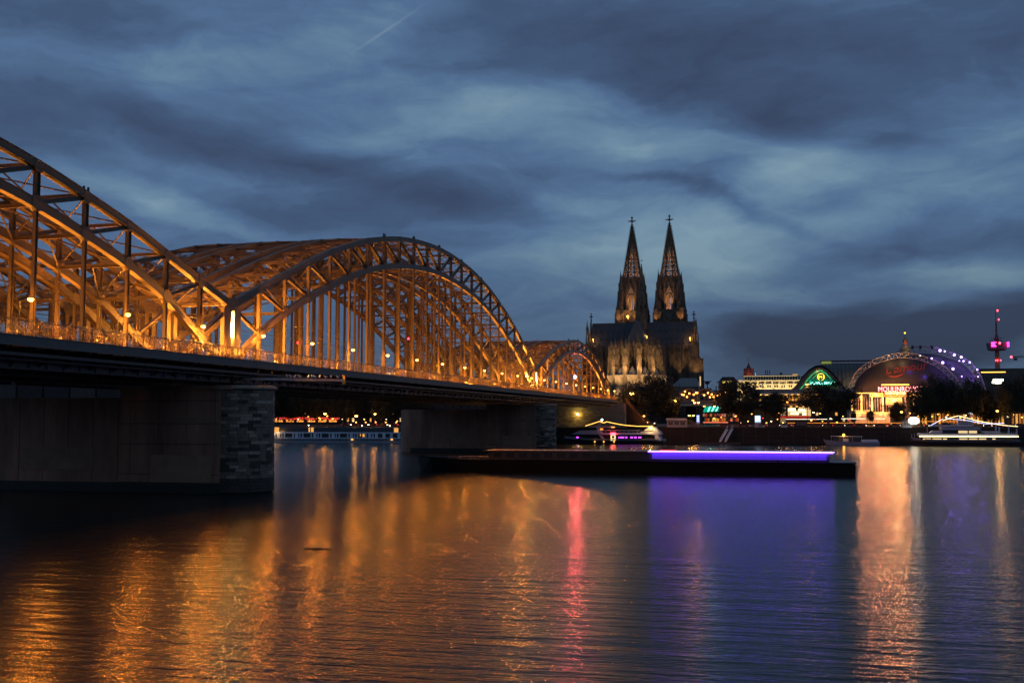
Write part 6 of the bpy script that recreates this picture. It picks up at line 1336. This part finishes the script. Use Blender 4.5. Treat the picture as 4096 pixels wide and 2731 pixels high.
# railings, stairs and gangways at the quay edge
t = thing('stair_railing', 'yellow lit stairs with railing right of the ticket kiosk', 'stairs', P(2750, 1700, Y=420.5)); mb = MB()
for i in range(7): a = P(2752 + i * 8, 1680 + i * 3.2, Y=421); mb.tube((a.x, 421, 5.9), a, .05, 5)
mb.tube(P(2750, 1678, Y=421), P(2806, 1700, Y=421), .07, 5); mb.tube(P(2750, 1685, Y=421), P(2806, 1704, Y=421), .05, 5); mb.build('railing', 'yellow_post', t)
for i in range(6): r_ = rect(2757 + i * 9, 2764 + i * 9, 1694, 1708, 419.5); MB().box(r_[0], r_[1], 419.4, 419.6, 5.9, r_[3]).build('barrier', 'grey_wall', t)
for nm_, (x0, y0, x1, y1), lb in (('gangway', (2880, 1766, 2912, 1712), 'steep metal gangway from the quay down to the water, left one of the pair'), ('gangway', (2901, 1766, 2932, 1710), 'steep metal gangway from the quay down to the water, right one of the pair')):
    a, b = P(x0, y0, Y=413.5), P(x1, y1, Y=418.5); t = thing(nm_, lb, 'gangway', a); mb = MB(); mb.beam(a, b, .9, .12); mb.build('treads', 'white_metal', t); mb = MB(); up_ = Vector((0, 0, 1.1))
    for s in (-.45, .45):
        mb.tube(a + up_ + Vector((0, s, 0)), b + up_ + Vector((0, s, 0)), .05, 5)
        for i in range(12): p0 = a.lerp(b, i / 11) + Vector((0, s, 0)); mb.tube(p0, p0 + up_, .035, 4); p1 = a.lerp(b, min(1, (i + 1) / 11)) + Vector((0, s, 0)); mb.tube(p0, p1 + up_, .025, 4)
    mb.build('railing', 'white_metal', t)
t = thing('pontoon', 'low floating pontoon at the foot of the gangways', 'pontoon', (P(2890, 1770, Y=411).x, 411, 0)); MB().box(P(2800, 1770, Y=411).x, P(2960, 1770, Y=411).x, 409.5, 413, -.3, .5).build('float', 'hull_dark', t)
t = thing('quay_railing', 'thin metal railing along the edge of the promenade', 'railing', (0, 418.6, 5.9)); mb = MB(); x0, x1 = P(2250, 1700, Y=418.6).x, P(4120, 1700, Y=418.6).x
x = x0
while x < x1: mb.box(x, x + .05, 418.6, 418.65, 6.1, 7.1); x += 1.6
mb.box(x0, x1, 418.6, 418.65, 7.05, 7.1); mb.box(x0, x1, 418.6, 418.64, 6.6, 6.63); mb.build('rails', 'grey_wall', t)
# ------------------------------------------------------------------ boats
def hull(mb, x0, x1, y, w, z0, z1, bow0=.12, bow1=.03, rise=.5, n=14):   # hull between two x, pointed at x0 (bow), full at x1
    rings = []; L = x1 - x0
    for i in range(n + 1):
        t_ = i / n; s = min(1, (t_ / bow0) ** .55) if t_ < bow0 else (1 if t_ < 1 - bow1 else 1 - .25 * (t_ - 1 + bow1) / bow1); top = z1 + rise * max(0, 1 - t_ / (bow0 * 1.6)) ** 2; xx = x0 + L * t_
        xk = xx + (0 if t_ > bow0 else (1 - t_ / bow0) * rise * 1.6)
        rings.append([(xk, y - w / 2 * s * .8, z0), (xx, y - w / 2 * s, top), (xx, y + w / 2 * s, top), (xk, y + w / 2 * s * .8, z0)])
    vs = [p for r in rings for p in r]; fs = [(i * 4 + j, i * 4 + (j + 1) % 4, (i + 1) * 4 + (j + 1) % 4, (i + 1) * 4 + j) for i in range(n) for j in range(4)] + [(0, 1, 2, 3), (n * 4 + 3, n * 4 + 2, n * 4 + 1, n * 4)]
    mb.add(vs, fs); return mb
def string(pts, Y, m_, parent, r=.09, nm='light_string'):
    mb = MB(); Q = [P(x, y, Y=Y) for x, y in pts]
    for a, b in zip(Q, Q[1:]):
        mb.tube(a, b, r, 5)
    return mb.build(nm, m_, parent)
def bx(p0, p1, y0, y1, Y, dep, m_, parent, nm): r_ = rect(p0, p1, y0, y1, Y); return MB().box(r_[0], r_[1], Y, Y + dep, r_[2], r_[3]).build(nm, m_, parent)
def slab(pts, Y, dep, m_, parent, nm): return MB().prism([P(x, y, Y=Y) for x, y in pts], (0, dep, 0)).build(nm, m_, parent)
# excursion ship left (bow towards the pier)
Y = 402; s = thing('excursion_ship', 'white two-deck excursion ship with orange light string, purple windows and red lit door', 'ship', (P(2450, 1770, Y=Y).x, Y, 0))
a, b = P(2244, 1765, Y=Y), P(2652, 1765, Y=Y); hull(MB(), a.x, b.x, Y + 4, 9, -.4, P(2400, 1762, Y=Y).z, .3, .05, .9).build('hull', 'hull_dark', s)
hull(MB(), a.x + .3, b.x + .3, Y + 3.9, 9.3, P(2400, 1763, Y=Y).z, P(2400, 1755, Y=Y).z, .3, .05, .9).build('bulwark', 'hull_white', s)
bx(2310, 2630, 1738, 1756, Y + .6, 7, 'glass', s, 'lower_cabin'); slab([(2284, 1736), (2318, 1722), (2392, 1720), (2400, 1737)], Y - .1, 8, 'hull_white', s, 'fore_roof'); slab([(2395, 1738), (2402, 1738), (2418, 1754), (2405, 1754)], Y - .2, .4, 'hull_white', s, 'raking_post')
slab([(2400, 1731), (2548, 1731), (2548, 1738), (2400, 1738)], Y - .1, 8, 'hull_white', s, 'roof'); slab([(2548, 1737), (2566, 1725), (2634, 1723), (2642, 1737)], Y - .1, 8, 'hull_white', s, 'aft_roof'); slab([(2618, 1738), (2632, 1738), (2645, 1762), (2622, 1762)], Y - .2, 8, 'hull_white', s, 'stern_panel')
slab([(2381, 1704), (2388, 1704), (2408, 1733), (2396, 1733)], Y + 1, .5, 'hull_white', s, 'raking_post'); slab([(2348, 1704), (2450, 1706), (2450, 1710), (2352, 1708)], Y, 7, 'hull_white', s, 'sun_roof')
slab([(2575, 1722), (2595, 1706), (2618, 1706), (2632, 1722)], Y + 1, 6, 'hull_white', s, 'wheelhouse'); slab([(2400, 1712), (2412, 1712), (2412, 1721), (2400, 1721)], Y + 1, .3, 'orange_panel', s, 'lit_screen')
bx(2400, 2560, 1720, 1722, Y, .1, 'white_metal', s, 'deck_rail')
for i in range(9): bx(2405 + i * 18, 2406 + i * 18, 1720, 1731, Y, .08, 'white_metal', s, 'rail_post')
for p0, p1 in ((2306, 2314), (2474, 2478), (2481, 2496), (2502, 2509), (2521, 2532), (2537, 2546), (2553, 2565)): bx(p0, p1, 1746.5, 1751, Y + .45, .1, 'purple_window', s, 'lit_window')
bx(2443, 2461, 1740, 1761, Y - .4, .3, 'led_warm_dim', s, 'door_frame'); bx(2447, 2458, 1742, 1752, Y - .5, .1, 'glass', s, 'door_pane'); bx(2447, 2458, 1754, 1760, Y - .5, .1, 'hull_blue', s, 'door_panel'); bx(2443, 2462, 1730, 1738, Y - .6, .3, 'red_lamp_s', s, 'red_lamp')
lamp('lamp_light', s, (P(2452, 1735, Y=Y - 1).x, Y - 1.8, P(2452, 1734, Y=Y).z), 260, (1, .04, .05), .2)
bx(2446, 2458, 1706, 1710, Y - .3, .3, 'led_warm', s, 'deck_lamp')
for x in (2379, 2415, 2456): q = P(x, 1766, Y=Y - .6); MB().lathe((q.x, q.y, q.z - .3), [(.12, 0), (.3, .3), (.12, .6)], 8).build('porthole', 'led_string', s)
string([(2341, 1703), (2370, 1694), (2399, 1684), (2407, 1689), (2418, 1690), (2427, 1686), (2450, 1691), (2480, 1697), (2510, 1701), (2550, 1704), (2590, 1704), (2611, 1703)], Y + .5, 'led_line_gold', s)
q0, q1 = P(2400, 1704, Y=Y + 2), P(2408, 1679, Y=Y + 2); MB().tube(q0, q1, .09, 6).tube(P(2390, 1704, Y=Y + 2), P(2402, 1686, Y=Y + 2), .06, 5).build('mast', 'white_metal', s); MB().lathe((q1.x, q1.y, q1.z - .3), [(.15, 0), (.38, .35), (.15, .7)], 8).build('mast_lamp', 'green_white', s)
q = P(2603, 1711, Y=Y); MB().lathe((q.x, q.y, q.z - .5), [(.2, 0), (.6, .5), (.2, 1)], 8).build('deck_lamp', 'lamp_hot', s); lamp('lamp_light', s, (q.x, q.y - 1, q.z), 500, (1, .65, .25), .2)
text_mesh('www.k-d.com', .9, 'lettering', 'hull_white', s, (P(2568, 1758, Y=Y).x, Y - .95, P(2568, 1759, Y=Y).z), .01)
# large passenger ship right
Y = 400; s = thing('passenger_ship', 'large white passenger ship with peaked light strings and a long light band at the right', 'ship', (P(3870, 1770, Y=Y).x, Y, 0))
a, b = P(3648, 1765, Y=Y), P(4083, 1765, Y=Y); hull(MB(), a.x, b.x, Y + 4.5, 9.6, -.4, P(3900, 1768, Y=Y).z, .16, .05, .6).build('hull', 'hull_dark', s)
hull(MB(), a.x + .2, b.x + .2, Y + 4.4, 9.9, P(3900, 1768, Y=Y).z, P(3900, 1758, Y=Y).z, .16, .05, .7).build('bulwark', 'hull_blue', s)
bx(3682, 4066, 1746, 1759, Y + .6, 8, 'glass', s, 'lower_cabin')
for p0, p1 in ((3692, 3724), (3730, 3766), (3772, 3788), (3837, 3870), (3876, 3910), (3916, 3945), (3970, 3982)): bx(p0, p1, 1752.5, 1757.5, Y + .45, .15, 'cabin_light', s, 'lit_window')
slab([(3680, 1733), (4072, 1736), (4074, 1744), (3678, 1743)], Y - .3, 9.6, 'hull_white', s, 'upper_deck'); bx(3677, 4074, 1744.2, 1746.0, Y - .5, .2, 'led_line_warm', s, 'light_band')
bx(3770, 3920, 1719, 1734, Y + .8, 7, 'glass', s, 'upper_cabin')
for p0, p1 in ((3834, 3870), (3876, 3908)): bx(p0, p1, 1722, 1732, Y + .65, .15, 'cabin_light', s, 'lit_window')
slab([(3768, 1708), (3920, 1709), (3925, 1719), (3768, 1719)], Y + .2, 8, 'hull_blue', s, 'sun_deck'); slab([(3722, 1731), (3733, 1722), (3770, 1722), (3770, 1731)], Y, 6, 'white_metal', s, 'fore_screen'); slab([(3918, 1722), (3940, 1733), (4010, 1733), (3998, 1725), (3930, 1725)], Y, 6, 'white_metal', s, 'aft_screen')
slab([(3722, 1700), (3890, 1699), (3893, 1704), (3720, 1704)], Y + .6, 6, 'hull_white', s, 'wheelhouse_roof'); bx(3770, 3804, 1690, 1701, Y + 1.2, 4, 'glass', s, 'wheelhouse'); bx(3838, 3890, 1684, 1699, Y + 2, 3, 'grey_wall', s, 'funnel_casing')
for i in range(12): bx(3806 + i * 7.5, 3807 + i * 7.5, 1692, 1699, Y + .6, .06, 'white_metal', s, 'rail_post')
bx(3806, 3892, 1691.5, 1692.6, Y + .6, .06, 'white_metal', s, 'deck_rail')
for i in range(18): bx(3940 + i * 7.5, 3941 + i * 7.5, 1727, 1736, Y - .2, .06, 'white_metal', s, 'rail_post')
for px in (3833, 3984, 3997, 4035, 4067): q0 = P(px, 1734, Y=Y + 3); q1 = P(px, {3833: 1661, 3984: 1702, 3997: 1706, 4035: 1702, 4067: 1714}[px], Y=Y + 3); MB().tube(q0, q1, .28, 6, .2).build('mast', 'hull_blue', s)
string([(3771, 1681), (3800, 1671), (3834, 1662), (3860, 1669), (3905, 1681), (3950, 1690), (3990, 1697), (4030, 1702), (4071, 1705)], Y + 2.9, 'led_line_warm', s, .065)
string([(3723, 1701), (3770, 1675)], Y + .6, 'led_cool', s, .06); string([(3783, 1673), (3815, 1676), (3860, 1679), (3900, 1687), (3940, 1694), (3980, 1694), (4017, 1692)], Y + 1, 'led_cool', s, .055)
for px in (3647, 3658, 3709): q0 = P(px, 1752, Y=Y + 4); MB().tube(q0, P(px, {3647: 1735, 3658: 1733, 3709: 1710}[px], Y=Y + 4), .07, 5).build('jackstaff', 'white_metal', s)
text_mesh('RHEINENERGIE', .8, 'lettering', 'black', s, (P(3957, 1764, Y=Y).x, Y - .7, P(3957, 1766, Y=Y).z), .01)
q = P(3663, 1682, Y=412); t = thing('quay_floodlight', 'blinding white floodlight on the quay at the bow of the right hand ship', 'floodlight', (q.x, 419.5, 5.9)); MB().tube((q.x, 419.5, 5.9), (q.x, 419.5, q.z + 1), .12, 6).build('pole', 'black', t); m_ = MB(); m_.lathe((q.x, 419, q.z - 1.3), [(.8, 0), (1.8, .7), (1.8, 1.9), (.8, 2.6)], 16); m_.build('lamp_glass', 'hot_white', t); lamp('lamp_light', t, (q.x, 416.8, q.z), 350, (1, .85, .55), .8)
# small motor boat
Y = 406; s = thing('motor_boat', 'small white motor boat with an orange lamp, moored right of the middle', 'boat', (P(3400, 1770, Y=Y).x, Y, 0)); a, b = P(3292, 1772, Y=Y), P(3520, 1772, Y=Y)
hull(MB(), a.x, b.x, Y + 2, 4.2, -.3, P(3400, 1767, Y=Y).z, .3, .1, .9).build('hull', 'hull_blue', s); bx(3335, 3440, 1752, 1768, Y + .6, 3, 'hull_dark', s, 'cabin'); bx(3372, 3394, 1754, 1766, Y - .1, .2, 'white_metal', s, 'cabin_panel'); slab([(3445, 1758), (3510, 1758), (3515, 1768), (3450, 1768)], Y + .4, 3, 'hull_white', s, 'aft_shelter')
slab([(3322, 1743), (3450, 1745), (3450, 1747), (3322, 1745)], Y + .5, 2.6, 'white_metal', s, 'awning'); 
for px in (3326, 3360, 3410, 3446): MB().tube(P(px, 1745, Y=Y + .6), P(px, 1768, Y=Y + .6), .05, 5).build('awning_post', 'white_metal', s)
q = P(3375, 1739, Y=Y); MB().tube((q.x, Y + 1, 1.5), (q.x, Y + 1, q.z), .06, 5).build('mast', 'white_metal', s); MB().lathe((q.x, Y + .8, q.z - .4), [(.15, 0), (.45, .4), (.15, .8)], 8).build('deck_lamp', 'sodium', s); lamp('lamp_light', s, (q.x, Y - .3, q.z), 260, ORANGE, .2)
# long river cruise ship seen under the bridge
Y = 392; s = thing('river_cruise_ship', 'long white river cruise ship moored beyond the piers, seen under the bridge', 'ship', (P(1370, 1765, Y=Y).x, Y, 0)); a, b = P(900, 1765, Y=Y), P(1760, 1765, Y=Y)
hull(MB(), a.x, b.x, Y + 5, 11, -.4, P(1400, 1752, Y=Y).z, .06, .04, .5, 24).build('hull', 'hull_white', s); bx(915, 1750, 1731, 1752, Y + .4, 9, 'glass', s, 'cabin_deck'); bx(910, 1752, 1729, 1731.5, Y, 10, 'hull_white', s, 'roof_edge'); bx(910, 1752, 1751.5, 1754, Y - .3, .5, 'hull_white', s, 'deck_edge')
x = 1096
k = 0
while x < 1640:
    w_ = (5, 12, 4, 5)[k % 4] if x < 1490 else 11; bx(x, x + w_, 1731, 1752, Y - .05, .4, 'hull_white', s, 'window_pillar'); x += (11, 17, 11, 34)[k % 4] if x < 1490 else 30; k += 1
for i in range(44): q = P(1103 + i * 12.2, 1757.5, Y=Y - .55); on = i in (25, 38, 42, 43, 44); MB().box(q.x - .32, q.x + .32, Y - .62, Y - .4, q.z - .2, q.z + .2).build('porthole', 'led_string' if on else 'black', s)
bx(912, 1750, 1710, 1729, Y + 1.5, 8, 'hull_dark', s, 'upper_deck')
for p0, p1, y0, y1, yy in ((1096, 1116, 1708, 1727, Y + 1.4), (1234, 1240, 1709, 1727, Y + 1.4), (1244, 1254, 1709, 1727, Y + 1.4), (1576, 1593, 1711, 1730, Y + 1.4), (1450, 1458, 1735, 1747, Y + .3), (1440, 1443, 1735, 1744, Y + .3)): bx(p0, p1, y0, y1, yy, .15, 'win_a', s, 'lit_window')
lamp('window_glow', s, (P(1104, 1715, Y=Y).x, Y - 2, 4), 260, WARM, .3)
# the long dark party barge with its blue light band
def at_w(px, Y, z): q = P(px, 1800, Y=Y); return q.x
s = thing('party_barge', 'long low dark barge under way with a blue and violet light band along its side', 'barge', (-28, 183, 0))
rz = 0
Yb = 181; x0, x1 = P(1640, 1880, Y=Yb).x, P(3425, 1880, Y=Yb).x
hull(MB(), x0, x1, Yb + 4, 9.5, -.4, 2.0, .14, .10, .5, 24).build('hull', 'barge_paint', s)
hull(MB(), x0 + .2, x1 + .2, Yb + 4, 9.7, 2.0, 2.18, .14, .10, .5, 24).build('gunwale', 'barge_rim', s)
MB().box(x0 + 14, x1 - 4, Yb + .4, Yb + 7.6, 2.2, 3.6).build('deckhouse', 'barge_paint', s); MB().box(x0 + 13, x1 - 3.5, Yb + .1, Yb + 7.9, 3.6, 3.75).build('deckhouse_roof', 'barge_rim', s)
xa = P(2592, 1795, Y=Yb).x; r1, r2 = rect(2592, 3412, 1791, 1795, Yb - .1), rect(2592, 3412, 1797, 1815, Yb - .1)
MB().box(xa, x1 - 3.2, Yb - .12, Yb + .05, 3.78, 3.84).build('light_band', 'led_violet2', s); MB().box(xa, x1 - 3.4, Yb - .1, Yb + .02, 3.6, 3.72).build('light_band', 'purple_led', s)
MB().box(P(2642, 1795, Y=Yb).x, P(2705, 1795, Y=Yb).x, Yb - .18, Yb - .1, 3.92, 4.0).build('red_light_tube', 'red_tube', s)
n_ = 20
for i in range(n_): x = xa + .6 + i * (x1 - 5 - xa) / n_; MB().box(x, x + (x1 - 5 - xa) / n_ - .04, Yb + .3, Yb + .42, 2.5, 3.4).build('window', 'violet_wall_glow', s)  # near-touching glowing panes: the violet-lit deckhouse wall is put into emission
for i in range(10): x = x0 + 15 + i * 2.2; MB().box(x, x + 1.3, Yb + .3, Yb + .42, 2.6, 3.3).build('window', 'glass', s)
al = bpy.data.lights.new('band_light', 'AREA'); al.shape = 'RECTANGLE'; al.size = x1 - 4 - xa; al.size_y = .05; al.energy = 900; al.color = (.15, .035, 1)
ao = bpy.data.objects.new('band_light', al); C.objects.link(ao); ao.parent = s; ao.location = Vector(((xa + x1 - 3) / 2, Yb - .25, 3.4)) - OFF[s.name]; ao.rotation_euler = (R(80), 0, 0)
al2 = al.copy(); al2.energy = 190; ao2 = bpy.data.objects.new('band_light', al2); C.objects.link(ao2); ao2.parent = s; ao2.location = ao.location + Vector((0, -.1, .3)); ao2.rotation_euler = (R(-75), 0, 0)
MB().tube((x0 + 6, Yb + 4, 2), (x0 + 6, Yb + 4, 5.2), .06, 6).build('mast', 'black', s)
for i in range(26): x = x0 + 1.5 + i * .5; 
mb = MB()
for i in range(22): x = x0 + 2 + i * .55; mb.tube((x, Yb + .2 + max(0, 2.4 - i * .25), 2.2), (x, Yb + .2 + max(0, 2.4 - i * .25), 3.1), .02, 4)
mb.build('foredeck_rail_posts', 'barge_rim', s, kind='stuff')
for i in range(5): x = x0 + 5 + i * 1.9; MB().box(x, x + 1.5, Yb + 1.2, Yb + 6.6, 2.2, 2.55).build('hatch_cover', 'barge_rim', s)
for i in range(7): x = x0 + 3 + i * (x1 - x0 - 5) / 7; MB().lathe((x, Yb - .35 if x > x0 + 9 else Yb + 1.2, 2.15), [(.12, 0), (.12, .3), (.2, .34), (.2, .42)], 8).build('bollard', 'black', s)
mb = MB(); nn_ = int((x1 - x0 - 18) / 1.6)
for i in range(nn_): x = x0 + 14 + i * 1.6; mb.tube((x, Yb + .2, 3.75), (x, Yb + .2, 4.6), .02, 4)
mb.tube((x0 + 14, Yb + .2, 4.6), (x1 - 4, Yb + .2, 4.6), .025, 4); mb.build('roof_rail', 'barge_rim', s)
MB().tube((x1 - 1, Yb + 4, 2.1), (x1 - .4, Yb + 4, 4.2), .04, 5).build('flagstaff', 'barge_rim', s)
a = P(1215, 2193, Z=.03); b = P(1330, 2196, Z=.03); dw = thing('dark_water_mark', 'thin dark mark on the water among the orange reflections, built as a log', 'dark_water_mark', a)  # thin log shape added for a dark mark on the water
mb = MB(); mb.tube((a.x, a.y, .03), ((a.x + b.x) / 2, (a.y + b.y) / 2, .04), .05, 7, .11); mb.tube(((a.x + b.x) / 2, (a.y + b.y) / 2, .04), (b.x, b.y, .05), .11, 7, .04); mb.tube((a.x * .7 + b.x * .3, a.y * .7 + b.y * .3, .1), (a.x * .75 + b.x * .25, a.y * .75 + b.y * .25 + .3, .4), .04, 5, .02)
mb.build('trunk', 'bark', dw)
# the many small lights of the promenade
near_ = [(2590, 1688, 'left of the kiosk'), (2618, 1692, 'just left of the kiosk'), (2856, 1672, 'in front of the shop row, left'), (2885, 1668, 'in front of the shop row, right'), (2925, 1680, 'above the brown kiosk'), (2942, 1664, 'under the left edge of the wide tree'), (2962, 1690, 'beside the wide tree trunk, left'), (2992, 1684, 'beside the wide tree trunk, right'), (3008, 1655, 'under the right edge of the wide tree'), (3052, 1672, 'right of the poster board'), (3066, 1690, 'low, right of the poster board'), (3085, 1684, 'low, left of the round tree trunk'), (3110, 1676, 'right of the round tree trunk'), (3132, 1690, 'over the small grey hut'),
 (3262, 1676, 'left edge under the broad tree'), (3290, 1684, 'left part under the broad tree'), (3322, 1672, 'middle under the broad tree'), (3348, 1688, 'right of the broad trunk'), (3372, 1664, 'right part under the broad tree'), (3394, 1680, 'right edge under the broad tree')]
for i, (px, py, lb) in enumerate(near_): city_lamp(px, py, 433 + (i * 7) % 17, 'small promenade light ' + lb, ('sodium', 'white_small', 'sodium', 'sodium', 'red_small')[i % 5], .2 + .05 * (i % 3), 0)
for i in range(17):
    px = 3640 + i * 27.5; city_lamp(px + (i * 5) % 9, 1652 + (i * 11) % 20, 455 + (i * 7) % 20, 'small orange light under the right hand trees, number %s from the theatre' % ['one', 'two', 'three', 'four', 'five', 'six', 'seven', 'eight', 'nine', 'ten', 'eleven', 'twelve', 'thirteen', 'fourteen', 'fifteen', 'sixteen', 'seventeen'][i], ('sodium', 'sodium', 'white_small')[i % 3], .24 + .06 * (i % 3), 0)
for i in range(12):
    px = 1105 + i * 44; city_lamp(px, 1676 + (i * 7) % 14, 436 + (i * 5) % 14, 'tiny light on the far promenade under the bridge, number %s from the near pier' % ['one', 'two', 'three', 'four', 'five', 'six', 'seven', 'eight', 'nine', 'ten', 'eleven', 'twelve'][i], ('sodium', 'red_small', 'white_small', 'sodium')[i % 4], .18 + .05 * (i % 3), 0)
